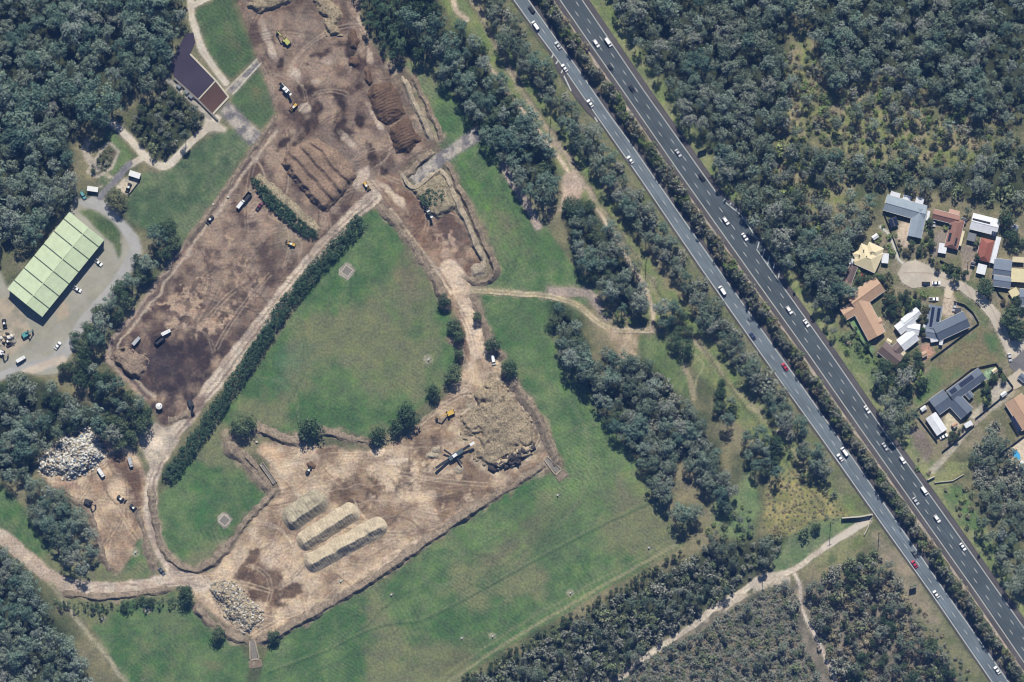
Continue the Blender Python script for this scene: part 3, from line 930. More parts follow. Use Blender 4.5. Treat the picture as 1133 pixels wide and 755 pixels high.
tracks(m_yd, (230, 400, 610, 710), 130, -30, 0.6, 30, 110, C(96, 76, 58), C(218, 198, 168))
tracks(m_ya, (120, 0, 470, 470), 130, -50, 0.5, 30, 110, C(72, 58, 50), C(190, 168, 144))
tracks(m_yc, (400, 190, 540, 410), 40, 55, 0.4, 25, 70, C(84, 66, 54), C(206, 184, 156))
tracks(m_yf, (45, 490, 165, 630), 36, 75, 0.6, 20, 60, C(92, 72, 56), C(222, 196, 162))
tracks(m_rl, (0, 590, 225, 665), 14, 5, 0.15, 40, 90, C(128, 108, 90), C(216, 198, 174))
tracks(m_east, (420, 100, 740, 740), 40, -32, 0.35, 60, 190, C(66, 84, 56), C(124, 132, 96))
tracks(m_mid, (200, 250, 505, 620), 34, -52, 0.5, 60, 160, C(70, 88, 58), C(122, 132, 96))

# depot and its drives
m_dep = pmask(depot, 0.8, 1)
paint2(m_dep, C(146, 142, 124), C(164, 160, 144), N_MID * 0.6 + N_SM * 0.4, -0.7, 0.7)
paint2(m_dep * lmask([(95, 222), (125, 236), (146, 264), (148, 282), (128, 315), (95, 355), (75, 385), (55, 402), (20, 410), (-40, 435)], 13, 0.6, 2), C(172, 170, 166), C(162, 160, 156), N_SM, op=0.9)
paint2(m_dep * lmask([(70, 398), (40, 408), (5, 425), (-40, 440)], 9, 1, 3), C(206, 186, 160), C(190, 172, 150), N_SM, op=0.8)
paint2(pmask(depot_scrap, 1.5, 1), C(176, 160, 136), C(142, 134, 114), N_SM, -0.5, 0.5, 0.9)
paint(m_dep * lmask([(155, 298), (130, 330), (112, 352), (84, 390)], 2.4, 0.5, 1.2), C(206, 196, 172), 0.8)
paint2(m_dep * blob(68, 342, 10, 14, 40, 0.6, 0.5), C(190, 166, 136), C(160, 148, 130), N_SM, op=0.6)
m_dl = pmask(depot_lawn, 0.6, 1)
paint2(m_dl, C(74, 96, 56), C(98, 112, 70), N_SM)
paint2(pmask(garden_bed, 0.8, 1), C(84, 86, 62), C(104, 96, 72), N_SM2)
m_trk = lmask([(240, 131), (230, 141), (212, 157), (200, 169), (186, 183), (173, 183), (158, 171), (147, 158), (136, 146), (124, 136)], 9, 0.6, 1.5)
m_trk = np.maximum(m_trk, lmask([(162, 172), (152, 178), (142, 184)], 7, 0.6, 1.5))
m_trk = np.maximum(m_trk, pmask([(228, 124), (238, 132), (252, 143), (248, 147), (236, 145), (228, 148), (224, 142)], 0.6, 1))
m_trk = np.maximum(m_trk, lmask([(208, -40), (212, 8), (214, 25), (222, 52), (236, 74), (250, 92)], 8, 0.8, 1.5))
m_trk = np.maximum(m_trk, lmask([(212, 8), (224, 0), (244, -8)], 7, 0.8, 1.5))
paint2(m_trk, C(186, 174, 154), C(204, 192, 172), N_SM)
m_ad = lmask([(143, 181), (128, 199), (111, 218)], 8, 0.3, 1.2)
paint2(m_ad, C(120, 118, 122), C(132, 130, 132), N_SM)
m_ap = pmask([(127, 206), (138, 197), (156, 199), (148, 209), (141, 216), (132, 212)], 0.5, 1)
paint2(m_ap, C(206, 190, 164), C(176, 166, 150), N_SM)
paint2(pmask([(112, 150), (124, 143), (138, 160), (146, 174), (128, 192), (121, 192), (131, 170), (121, 156)], 0.8, 1), C(84, 112, 60), C(104, 124, 74), N_SM, op=0.95)
paint(np.clip(lmask(garden_bed + [garden_bed[0]], 3.2, 0.3, 1.2, False), 0, 1), C(178, 168, 150), 0.9)
paint2(pmask([(108, 196), (118, 190), (126, 196), (118, 206), (110, 208)], 0.5, 1), C(196, 184, 160), C(96, 116, 70), N_SM2, op=0.9)
m_bd = lmask([(98, 152), (94, 165), (98, 176), (108, 186)], 8, 1, 1.5)
paint2(m_bd, C(158, 148, 132), C(176, 164, 146), N_SM)
m_pe = lmask([(186, 88), (208, 108), (232, 130)], 5, 0.5, 1.2)
paint2(m_pe, C(176, 168, 152), C(160, 152, 138), N_SM)

for m in (m_tbl, m_trk, m_bd, m_pe):
    pass
# rock-lined drains
m_ch1 = pmask([(284, 66), (289, 72), (258, 105), (250, 100)], 0.5, 1)
m_ch2 = pmask([(251, 113), (256, 114), (292, 151), (277, 162), (243, 125)], 0.5, 1)
m_ch3 = pmask([(470, 181), (527, 138), (534, 154), (497, 178), (462, 206), (452, 196)], 0.8, 1)
for m in (m_ch1, m_ch2, m_ch3):
    paint2(m, C(120, 116, 116), C(176, 166, 152), N_SM2 * 1.2, -0.6, 0.6)
    GRASS *= 1 - m
paint(lmask([(289, 70), (258, 104)], 1.6, 0.3, 1), C(206, 198, 176), 0.9)
paint(lmask([(284, 66), (250, 100)], 1.8, 0.3, 1), C(196, 186, 164), 0.9)

# gravel pads and farm tracks in the east field
m_gp = pmask([(604, 317), (652, 318), (662, 328), (668, 345), (676, 356), (668, 356), (656, 338), (648, 329), (606, 328)], 0.8, 1)
m_gp = np.maximum(m_gp, lmask([(556, 184), (568, 204), (582, 226), (596, 250)], 9, 1.2, 2))
paint2(m_gp, C(172, 154, 140), C(154, 140, 126), N_SM)
m_ft = lmask([(524, 322), (560, 324), (605, 328), (636, 336), (658, 354), (678, 365), (700, 366), (724, 366)], 6.5, 0.6, 1.5)
paint2(m_ft, C(196, 178, 146), C(172, 158, 124), N_SM)
paint(lmask([(524, 322), (560, 324), (605, 328), (636, 336), (658, 354), (678, 365), (700, 366), (724, 366)], 1.4, 0.5, 1.2), C(136, 128, 92), 0.7)
m_ft2 = pmask([(672, 364), (706, 368), (706, 390), (700, 400), (688, 396), (676, 376)], 2, 1)
paint2(m_ft2, C(190, 168, 142), C(150, 132, 100), N_SM2, op=0.8)
m_ft3 = lmask([(757, 405), (764, 422), (768, 440)], 6, 1, 2)
paint2(m_ft3, C(166, 150, 120), C(150, 138, 110), N_SM, op=0.8)
paint(lmask([(768, 392), (778, 404), (771, 420), (769, 438)], 2, 0.6, 1.2), C(164, 158, 118), 0.7)
m_cor = lmask([(498, -20), (504, 10), (516, 22)], 6, 0.6, 2)
m_cor = np.maximum(m_cor, lmask([(534, 62), (548, 82), (575, 118), (600, 150), (622, 180), (634, 200)], 4.5, 1, 2))
m_cor = np.maximum(m_cor, lmask([(660, 232), (680, 262), (698, 292), (714, 318), (722, 345), (722, 365)], 4.5, 1, 2))
m_cor = np.maximum(m_cor, pmask([(622, 196), (636, 190), (646, 206), (636, 222), (620, 226)], 1.5, 1))
paint2(m_cor, C(206, 186, 160), C(180, 162, 136), N_SM)
m_crk = np.maximum(lmask([(560, 196), (556, 184)], 3), 0)
paint2(pmask([(622, 198), (636, 190), (646, 208), (636, 230), (618, 236)], 2, 1), C(188, 162, 144), C(170, 148, 130), N_SM, op=0.7)
# creek line between corridor and highway trees
paint(lmask([(512, -10), (540, 36), (560, 70), (612, 145), (655, 210), (690, 262), (730, 325), (775, 383), (800, 418), (838, 468), (868, 512), (905, 552), (915, 575)], 2.0, 1.2, 1.5), C(74, 72, 58), 0.7)

# foot and cycle path in the south-east, and its branch
m_path = lmask([(660, 778), (690, 750), (722, 722), (760, 697), (790, 674), (820, 655), (842, 640), (872, 634), (896, 618), (925, 598), (960, 578)], 7, 0.8, 1.5)
m_path = np.maximum(m_path, lmask([(780, 684), (830, 652), (870, 640)], 11, 1.5, 2) * np.clip(0.8 + N_SM, 0, 1))
m_path2 = lmask([(880, 636), (886, 650), (887, 672), (896, 692), (912, 724), (928, 760), (940, 790)], 4.2, 0.8, 1.5)
paint2(m_path, C(208, 194, 172), C(186, 172, 152), N_SM)
paint2(m_path2, C(200, 186, 170), C(176, 162, 148), N_SM)
m_con = lmask([(912, 606), (935, 591), (961, 575)], 8, 0.2, 1)
paint(m_con, C(200, 188, 170))
m_foot = lmask([(974, 251), (984, 260), (990, 274), (994, 287), (1001, 293)], 3.6, 0.2, 1)
paint(m_foot, C(196, 192, 176))
m_rr = pmask(res_road, 0.3, 0)
paint2(m_rr, C(196, 184, 164), C(184, 172, 154), N_SM + N_MID, -0.6, 0.6)
for q in ([(1000, 302), (1030, 303), (1058, 313)], [(1052, 306), (1062, 322)], [(1068, 315), (1076, 332)], [(1092, 331), (1112, 372)]):
    paint(m_rr * lmask(q, 1.1, 0.1, 1), C(150, 134, 114), 0.6)
m_rd = pmask(res_road_dark, 0.3, 0)
paint2(m_rd, C(118, 116, 114), C(108, 106, 106), N_SM)
m_dw = pmask([(1047, 316), (1056, 320), (1052, 330), (1044, 330)], 0.3, 0)
paint(m_dw, C(206, 188, 162))
m_dw2 = pmask([(1063, 296), (1076, 298), (1072, 312), (1060, 308)], 0.3, 0)
paint(m_dw2, C(164, 146, 124))
m_dw3 = pmask([(1113, 420), (1128, 408), (1138, 416), (1138, 424), (1122, 432)], 0.3, 0)
paint(m_dw3, C(190, 176, 152))

for m in (m_tbl, m_trk, m_ft, m_cor, m_path, m_path2, m_gp):      # worn shoulders beside the tracks
    halo = np.clip(blur(m, 3) * 1.5, 0, 1) * (1 - m)
    paint2(halo * np.clip(0.5 + 1.3 * N_SM, 0, 1), C(168, 154, 126), C(136, 132, 98), N_SM2, op=0.6)
# little gravel pads around the gas wells
WELLS = [(433, 658, 3.0), (377, 643, 4.0), (631, 656, 4.5), (718, 606, 4.5), (545, 704, 4.5), (474, 398, 6.0), (617, 548, 2.5), (511, 706, 3), (150, 611, 6.0), (113, 685, 4.5), (163, 675, 5.0)]
for x, y, r in WELLS:
    paint2(blob(x, y, r, r * 0.85, 0, 0.5, 0.5), C(170, 162, 138), C(140, 136, 112), N_SM2, op=0.75)
m_pad1 = pmask([(375, 297), (384, 290), (394, 299), (385, 311), (374, 304)], 0.3, 0)
m_pad2 = pmask([(248, 566), (257, 574), (252, 584), (247, 585), (240, 577), (241, 571)], 0.3, 0)
for m in (m_pad1, m_pad2):
    paint2(m, C(166, 158, 142), C(150, 142, 128), N_SM2)
paint(pmask([(380, 297), (385, 295), (389, 300), (385, 305), (379, 302)], 0.2, 0), C(128, 120, 112), 0.9)
paint(pmask([(248, 571), (253, 575), (250, 581), (245, 580), (244, 574)], 0.2, 0), C(118, 114, 112), 0.9)

for nm, m in (('compost_yard', m_ya), ('pit_yard', m_yc), ('mulch_yard', m_yd), ('waste_yard', m_yf), ('turning_circle', m_tc), ('depot_forecourt', m_dep)):
    zone(nm, m)
for nm, m in (('haul_road', m_haul), ('dirt_road', m_rl), ('dirt_road', m_neck), ('farm_track', m_tbl), ('gravel_path', m_trk), ('asphalt_drive', m_ad), ('concrete_apron', m_ap), ('garden_path', m_bd), ('pond_path', m_pe),
              ('stone_drain', m_ch1), ('stone_drain', m_ch2), ('stone_drain', m_ch3), ('gravel_pad', m_gp), ('farm_track', m_ft), ('service_track', m_cor),
              ('walking_path', m_path), ('walking_path', m_path2), ('concrete_path', m_foot), ('street', m_rr), ('street', m_rd), ('driveway', m_dw), ('driveway', m_dw2), ('driveway', m_dw3),
              ('gravel_pad', m_pad1), ('gravel_pad', m_pad2), ('depot_lawn', m_dl)):
    zone(nm, m)
A = np.clip(A, 0.004, 0.8)

GROUND = ground_material()


DIRT = np.clip(sum([m_ya, m_haul, m_yc, m_yd, m_yf, m_tc, m_rl, m_neck]), 0, 1).astype(np.float32)
PAVED = np.clip(sum([m_dep, m_foot, m_rr, m_rd, m_dw, m_dw2, m_dw3, m_con, m_trk * 0.6]), 0, 1).astype(np.float32) * (1 - m_dl)
AUX = np.stack([GRASS, DIRT, PAVED, np.ones_like(DIRT)], -1)


def set_aux(me, aux):
    at = me.color_attributes.new('Aux', 'FLOAT_COLOR', 'POINT')
    at.data.foreach_set('color', np.ascontiguousarray(aux, np.float32).ravel())


def set_col(me, col):
    at = me.color_attributes.new('Col', 'FLOAT_COLOR', 'POINT')
    at.data.foreach_set('color', np.ascontiguousarray(col, np.float32).ravel())


def ground_height(px, py):
    return 0.0


# ---- the ground: one sheet, fine in the middle and out to the horizon at the rim
def build_ground():
    gx = np.arange(0, GW, 2)
    gy = np.arange(0, GH, 2)
    x = (gx - P).astype(np.float64)
    y = (gy - P).astype(np.float64)
    far = [400, 1500, 5000, 12000]
    xf = np.concatenate([[x[0] - f for f in reversed(far)], x, [x[-1] + f for f in far]])
    yf = np.concatenate([[y[0] - f for f in reversed(far)], y, [y[-1] + f for f in far]])
    ix = np.clip(np.round(xf + P).astype(int), 0, GW - 1)
    iy = np.clip(np.round(yf + P).astype(int), 0, GH - 1)
    XXg, YYg = np.meshgrid(xf, yf)
    rel = 0.10 * N_MID2[iy][:, ix]
    flat = np.zeros((GH, GW), np.float32)
    for nm, m, k in ZONES:
        flat = np.maximum(flat, blur(m, 4) * 3)
    rel = rel * (1 - np.clip(flat, 0, 1)[iy][:, ix])
    V = np.stack([(XXg - 566.5) * S, (377.5 - YYg) * S, rel - 0.06], -1).reshape(-1, 3)
    nx, ny = len(xf), len(yf)
    i = np.arange(nx * ny).reshape(ny, nx)
    F = np.stack([i[1:, :-1], i[1:, 1:], i[:-1, 1:], i[:-1, :-1]], -1).reshape(-1, 4)
    me = mesh_np('ground', V, F, GROUND, smooth=True)
    col = np.concatenate([A[iy][:, ix], GRASS[iy][:, ix][..., None]], -1)
    far_m = (XXg < x[0]) | (XXg > x[-1]) | (YYg < y[0]) | (YYg > y[-1])
    col[far_m] = (*C(100, 104, 74), 0)
    col = col.reshape(-1, 4)
    set_col(me, col)
    set_aux(me, AUX[iy][:, ix].reshape(-1, 4))
    tag(obj('ground', me), kind='structure')


build_ground()


def zone_mesh(name, m, z):
    """a sheet that follows the 0.5 contour of the mask"""
    f = blur(m, 1)
    ins = f > 0.5
    c = ins[:-1, :-1] | ins[1:, :-1] | ins[:-1, 1:] | ins[1:, 1:]
    ys, xs = np.nonzero(c)
    if len(ys) == 0:
        return None
    idx = np.full((GH, GW), -1, np.int64)
    used = np.zeros((GH, GW), bool)
    for dy in (0, 1):
        for dx in (0, 1):
            used[ys + dy, xs + dx] = True
    vy, vx = np.nonzero(used)
    idx[vy, vx] = np.arange(len(vy))
    gyf, gxf = np.gradient(f)
    px, py = vx.astype(np.float64), vy.astype(np.float64)
    fv = f[vy, vx]
    out = fv <= 0.5
    gx_, gy_ = gxf[vy, vx], gyf[vy, vx]
    g2 = np.maximum(gx_ ** 2 + gy_ ** 2, 0.004)
    st = np.clip((0.5 - fv) / g2, 0, 6)
    mx = np.clip(st * gx_, -0.9, 0.9)
    my = np.clip(st * gy_, -0.9, 0.9)
    px[out] += mx[out]
    py[out] += my[out]
    V = np.stack([(px - P - 566.5) * S, (377.5 - (py - P)) * S, np.full(len(px), z)], -1)
    F = np.stack([idx[ys + 1, xs], idx[ys + 1, xs + 1], idx[ys, xs + 1], idx[ys, xs]], -1)
    me = mesh_np(name, V, F, GROUND, smooth=True)
    col = np.concatenate([A[vy, vx], GRASS[vy, vx][:, None]], -1)
    set_col(me, col)
    set_aux(me, AUX[vy, vx])
    return tag(obj(name, me), kind='structure')


for k, (nm, m, kd) in enumerate(ZONES):
    zone_mesh(nm, m, 0.012 + 0.006 * k)
# ================================================================ vegetation
RNG = np.random.default_rng(11)


def leaf_material(name, cols, warm=0.0):
    """cols: base colours picked between by clump and by tree"""
    m, nt, bs, out = nodes_of(name)
    at = nt.nodes.new('ShaderNodeAttribute')
    at.attribute_name = 'tint'
    oi = nt.nodes.new('ShaderNodeObjectInfo')
    a = math_node(nt, 'MULTIPLY', at.outputs['Fac'], 0.42)
    b = math_node(nt, 'MULTIPLY', oi.outputs['Random'], 0.58)
    s = math_node(nt, 'ADD', a.outputs[0], b.outputs[0])
    cr = nt.nodes.new('ShaderNodeValToRGB')
    el = cr.color_ramp.elements
    el[0].position = 0.1
    el[0].color = (*[float(v) for v in cols[0]], 1)
    el[1].position = 0.9
    el[1].color = (*[float(v) for v in cols[-1]], 1)
    for k, c in enumerate(cols[1:-1]):
        e = el.new(0.1 + 0.8 * (k + 1) / (len(cols) - 1))
        e.color = (*[float(v) for v in c], 1)
    nt.links.new(s.outputs[0], cr.inputs[0])
    geo = nt.nodes.new('ShaderNodeNewGeometry')
    n = noise_node(nt, geo.outputs['Position'], 1.3, 2.0, 0.5)
    mr = maprange(nt, n.outputs[0], 0.3, 0.7, 0.7, 1.3)
    sc = scale_col(nt, cr.outputs[0], mr.outputs[0])
    nt.links.new(sc.outputs[0], bs.inputs['Base Color'])
    bs.inputs['Roughness'].default_value = 0.6
    bs.inputs['Specular IOR Level'].default_value = 0.25
    return m


LEAF = {
    'gum': leaf_material('gum_leaves', [(0.062, 0.096, 0.063), (0.114, 0.156, 0.103), (0.164, 0.200, 0.141), (0.205, 0.229, 0.179), (0.225, 0.234, 0.201)]),
    'gum_b': leaf_material('forest_leaves', [(0.048, 0.092, 0.070), (0.082, 0.143, 0.103), (0.136, 0.194, 0.137), (0.179, 0.230, 0.171), (0.203, 0.235, 0.205)]),
    'dense': leaf_material('dense_leaves', [(0.026, 0.052, 0.026), (0.042, 0.078, 0.036), (0.068, 0.106, 0.050), (0.100, 0.130, 0.064)]),
    'cone': leaf_material('plantation_leaves', [(0.036, 0.076, 0.040), (0.056, 0.105, 0.054), (0.085, 0.132, 0.068)]),
    'shrub': leaf_material('shrub_leaves', [(0.079, 0.119, 0.058), (0.142, 0.178, 0.089), (0.215, 0.227, 0.131)]),
    'grey': leaf_material('heath_leaves', [(0.109, 0.131, 0.095), (0.179, 0.196, 0.146), (0.261, 0.257, 0.207)]),
    'dry': leaf_material('dry_leaves', [(0.165, 0.150, 0.090), (0.225, 0.205, 0.120), (0.290, 0.245, 0.170)]),
    'lime': leaf_material('lime_leaves', [(0.105, 0.165, 0.050), (0.165, 0.231, 0.072), (0.253, 0.286, 0.110)]),
    'brown': leaf_material('brown_leaves', [(0.085, 0.100, 0.050), (0.145, 0.145, 0.070), (0.200, 0.175, 0.100)]),
}
BARK = mat('bark', (0.16, 0.14, 0.115), 0.9, 0.3, 2.0)


def leaf_cloud(centres, radii, n_per, size, rng, flat=0.75, spread=0.35):
    """quads spread through clumps, mostly facing outwards; returns verts, faces, tint"""
    cl = len(centres)
    N = cl * n_per
    d = rng.normal(size=(N, 3))
    d[:, 2] = np.abs(d[:, 2]) * 0.9 + d[:, 2] * 0.25
    d /= np.linalg.norm(d, axis=1, keepdims=True) + 1e-9
    rr = (1 - spread * rng.random(N) ** 1.5)[:, None]
    ci = np.repeat(np.arange(cl), n_per)
    rad = np.asarray(radii)[ci][:, None]
    pos = np.asarray(centres)[ci] + d * rr * rad * np.array([1, 1, flat])
    nrm = d + rng.normal(size=(N, 3)) * 0.45
    nrm /= np.linalg.norm(nrm, axis=1, keepdims=True)
    t = rng.normal(size=(N, 3))
    t -= (t * nrm).sum(1, keepdims=True) * nrm
    t /= np.linalg.norm(t, axis=1, keepdims=True) + 1e-9
    b = np.cross(nrm, t)
    sz = size * (0.6 + 0.8 * rng.random(N))[:, None]
    t *= sz
    b *= sz * 0.62
    V = np.stack([pos - t, pos - b * 0.9, pos + t, pos + b * 0.9], 1).reshape(-1, 3)
    F = np.arange(N * 4).reshape(N, 4)
    ct = rng.random(cl)
    tint = np.clip(ct[ci] * 0.8 + 0.2 * rng.random(N), 0, 1)
    return V, F, np.repeat(tint, 4)


def foliage_mesh(name, V, F, tint, m):
    me = mesh_np(name, V, F, m)
    at = me.attributes.new('tint', 'FLOAT', 'POINT')
    at.data.foreach_set('value', np.ascontiguousarray(tint, np.float32))
    return me


def trunk_mb(h, r, tips, rng):
    mb = MB()
    bend = rng.normal(size=2) * 0.03 * h
    mid = (bend[0], bend[1], h * 0.55)
    mb.tube((0, 0, -0.4), mid, r, r * 0.7, 6)
    mb.tube(mid, (bend[0] * 1.4, bend[1] * 1.4, h * 0.86), r * 0.7, r * 0.3, 5)
    for t in tips:
        z0 = h * (0.42 + 0.3 * rng.random())
        f = z0 / (h * 0.55)
        mb.tube((bend[0] * min(f, 1), bend[1] * min(f, 1), z0), tuple(t), r * 0.34, r * 0.1, 4)
    return mb


def crown_layout(kind, r, h, rng):
    if kind in ('gum', 'gum_b'):
        n = int(22 + rng.integers(0, 7))
        a = rng.random(n) * 6.283
        q = np.sqrt(rng.random(n)) * 0.84
        ox, oy = rng.normal(size=2) * 0.06 * r
        e = 0.85 + 0.3 * rng.random()
        c = np.stack([ox + np.cos(a) * q * r * e, oy + np.sin(a) * q * r / e, h * (0.50 + 0.36 * (1 - q ** 1.6) + 0.16 * (rng.random(n) - 0.5))], -1)
        rad = r * (0.22 + 0.16 * rng.random(n))
        return c, rad, 44, 0.078 * r, 0.8
    if kind == 'cone':
        n = 20
        a = rng.random(n) * 6.283
        q = np.sqrt(rng.random(n)) * 0.8
        c = np.stack([np.cos(a) * q * r, np.sin(a) * q * r, h * (0.9 - 0.6 * q + 0.06 * rng.random(n))], -1)
        rad = r * (0.28 + 0.1 * rng.random(n))
        return c, rad, 40, 0.085 * r, 1.0
    n = int(28 + rng.integers(0, 6))         # rounded, closed crown down to near the ground
    a = rng.random(n) * 6.283
    q = np.sqrt(rng.random(n)) * 0.8
    lo = 0.25 if r > 3 else 0.2
    zt = np.sqrt(np.maximum(1 - (q / 0.95) ** 2, 0))
    u = rng.random(n) ** 0.5
    c = np.stack([np.cos(a) * q * r, np.sin(a) * q * r, h * (lo + (0.62 * zt) * u + 0.05 * rng.random(n))], -1)
    rad = r * (0.27 + 0.12 * rng.random(n))
    return c, rad, 44, 0.08 * r, 0.9


VAR = {}        # kind -> list of (crown mesh, trunk mesh, raw arrays)
BASE_R = {'gum': 4.6, 'gum_b': 4.6, 'dense': 4.4, 'cone': 3.4, 'shrub': 2.0, 'grey': 2.4, 'dry': 1.8, 'lime': 2.0, 'brown': 4.0}
BASE_H = {'gum': 13.0, 'gum_b': 14.0, 'dense': 8.5, 'cone': 13.0, 'shrub': 3.2, 'grey': 3.8, 'dry': 2.0, 'lime': 2.4, 'brown': 7.0}


def make_variants():
    for kd, nvar in (('gum', 6), ('gum_b', 6), ('dense', 5), ('cone', 4), ('shrub', 4), ('grey', 5), ('dry', 3), ('lime', 3), ('brown', 2)):
        VAR[kd] = []
        for k in range(nvar):
            r, h = BASE_R[kd], BASE_H[kd]
            c, rad, n, sz, fl = crown_layout(kd, r, h, RNG)
            if r < 3:
                n, sz = 20, 0.15 * r
                c, rad = c[:11], rad[:11] * 1.2
            V, F, t = leaf_cloud(c, rad, n, sz, RNG, fl)
            cm = foliage_mesh(kd + '_crown', V, F, t, LEAF[kd])
            tips = c[RNG.permutation(len(c))[:7 if r > 3 else 4]]
            tm = trunk_mb(h, 0.055 * r + 0.06, tips, RNG).mesh(kd + '_trunk', BARK)
            # light version for trees that merge into a mass
            V2, F2, t2 = leaf_cloud(c, rad * 1.05, max(12, n // 2), sz * 1.3, RNG, fl)
            VAR[kd].append((cm, tm, (V2.astype(np.float32), t2.astype(np.float32))))


make_variants()
TREES = []      # dict(x, y, r, kind, name, label, group)


def scatter(poly, spacing, kinds, rr, name, label, group, seed, edge=0.0, dens=1.0, hs=1.0, cat='tree'):
    rng = np.random.default_rng(seed)
    xs = [p[0] for p in poly]
    ys = [p[1] for p in poly]
    area = (max(xs) - min(xs)) * (max(ys) - min(ys))
    n = int(area / (spacing ** 2) * 9) + 20
    px = rng.uniform(min(xs), max(xs), n)
    py = rng.uniform(min(ys), max(ys), n)
    ok = pip(px, py, poly)
    if edge:
        ok &= seg_dist(px, py, poly, True) > edge
    cell = {}
    got = 0
    for x, y in zip(px[ok], py[ok]):
        if dens < 1.0 and rng.random() > dens * (0.75 + 0.5 * rng.random()):
            continue
        sp = spacing * rng.uniform(0.8, 1.15)
        gx, gy = int(x // spacing), int(y // spacing)
        bad = False
        for i in range(gx - 1, gx + 2):
            for j in range(gy - 1, gy + 2):
                for (u, v) in cell.get((i, j), ()):
                    if (u - x) ** 2 + (v - y) ** 2 < sp * sp:
                        bad = True
        if bad:
            continue
        cell.setdefault((gx, gy), []).append((x, y))
        kd = kinds[int(rng.integers(len(kinds)))]
        r = rng.uniform(rr[0], rr[1])
        u_ = rng.random()
        r *= 1.35 if u_ < 0.15 else 0.72 if u_ > 0.8 else 1.0
        TREES.append(dict(x=x, y=y, r=r, kind=kd, name=name, label=label, group=group, hs=hs * rng.uniform(0.85, 1.15), cat=cat))
        got += 1
    return got


def single(x, y, r, kind, name, label, hs=1.0, cat='tree', group=None):
    """r in plan units"""
    TREES.append(dict(x=x, y=y, r=r * S, kind=kind, name=name, label=label, group=group, hs=hs, cat=cat, keep=True))


# ================================================================ highway
def resample(pts, step=4.0):
    p = np.array(smooth_line(pts, 6), float)
    d = np.hypot(*(p[1:] - p[:-1]).T)
    c = np.concatenate([[0], np.cumsum(d)])
    s = np.arange(0, c[-1] + step * 0.5, step)
    return np.stack([np.interp(s, c, p[:, 0]), np.interp(s, c, p[:, 1])], -1), s


LL = [(547, -30), (568.6, 0), (590, 30), (617, 66), (644, 105), (672, 145), (711, 201), (744, 250), (778, 300), (841, 390), (905.6, 480), (969, 570), (1033, 660), (1098, 755), (1119, 786)]
LR = [(563, -30), (584.5, 0), (615, 43), (641.5, 79.5), (655.4, 100), (670.5, 122), (695.6, 156), (726, 200), (776, 271.5), (826, 342), (872, 406), (923, 478), (986, 569), (1015.5, 611), (1045, 654), (1081, 705), (1116, 755), (1138, 786)]
RL = [(598.5, -30), (619.6, 0), (654, 50), (689, 100), (758, 200), (829, 300), (894, 391), (956, 480), (1019.4, 570), (1083, 660), (1133, 733), (1170, 786)]
RR = [(623, -30), (644, 0), (678, 50), (712, 100), (783, 200), (854, 300), (918, 390), (980, 480), (1044.6, 570), (1108, 660), (1160, 733), (1197, 786)]


def at_y(line, y):
    p = np.array(line, float)
    return np.interp(y, p[:, 1], p[:, 0])


def asphalt(name, base, streak, var):
    m, nt, bs, out = nodes_of(name)
    at = nt.nodes.new('ShaderNodeAttribute')
    at.attribute_name = 'road'
    mp = nt.nodes.new('ShaderNodeMapping')
    mp.inputs['Scale'].default_value = (1.5, 0.018, 1)
    nt.links.new(at.outputs['Vector'], mp.inputs['Vector'])
    n1 = noise_node(nt, mp.outputs[0], 1.0, 4.0, 0.6)
    n2 = noise_node(nt, at.outputs['Vector'], 0.9, 5.0, 0.75)
    n3 = noise_node(nt, at.outputs['Vector'], 0.06, 3.0, 0.6)
    a = maprange(nt, n1.outputs[0], 0.3, 0.7, 1 - streak, 1 + streak)
    b = maprange(nt, n2.outputs[0], 0.3, 0.7, 1 - var, 1 + var)
    c = maprange(nt, n3.outputs[0], 0.32, 0.68, 0.78, 1.18)
    sx = nt.nodes.new('ShaderNodeSeparateXYZ')
    nt.links.new(at.outputs['Vector'], sx.inputs[0])
    wp = math_node(nt, 'MULTIPLY', sx.outputs[0], 2 * math.pi / 1.72)
    wp = math_node(nt, 'COSINE', wp.outputs[0])
    wp = maprange(nt, wp.outputs[0], -1, 1, 0.93, 1.07)
    f = math_node(nt, 'MULTIPLY', a.outputs[0], b.outputs[0])
    f = math_node(nt, 'MULTIPLY', f.outputs[0], wp.outputs[0])
    f = math_node(nt, 'MULTIPLY', f.outputs[0], c.outputs[0])
    rgb = nt.nodes.new('ShaderNodeRGB')
    rgb.outputs[0].default_value = (*[float(v) for v in base], 1)
    sc = scale_col(nt, rgb.outputs[0], f.outputs[0])
    nt.links.new(sc.outputs[0], bs.inputs['Base Color'])
    bs.inputs['Roughness'].default_value = 0.85
    bs.inputs['Specular IOR Level'].default_value = 0.2
    return m


ASPH_L = asphalt('asphalt_old', alb(106, 116, 122), 0.22, 0.14)
ASPH_R = asphalt('asphalt_dark', alb(77, 85, 89), 0.2, 0.14)
ASPH_S = asphalt('shoulder_seal', alb(88, 84, 83), 0.1, 0.2)
PAINT_W = mat('road_paint', alb(186, 190, 186), 0.7, 0.2, 1.0)


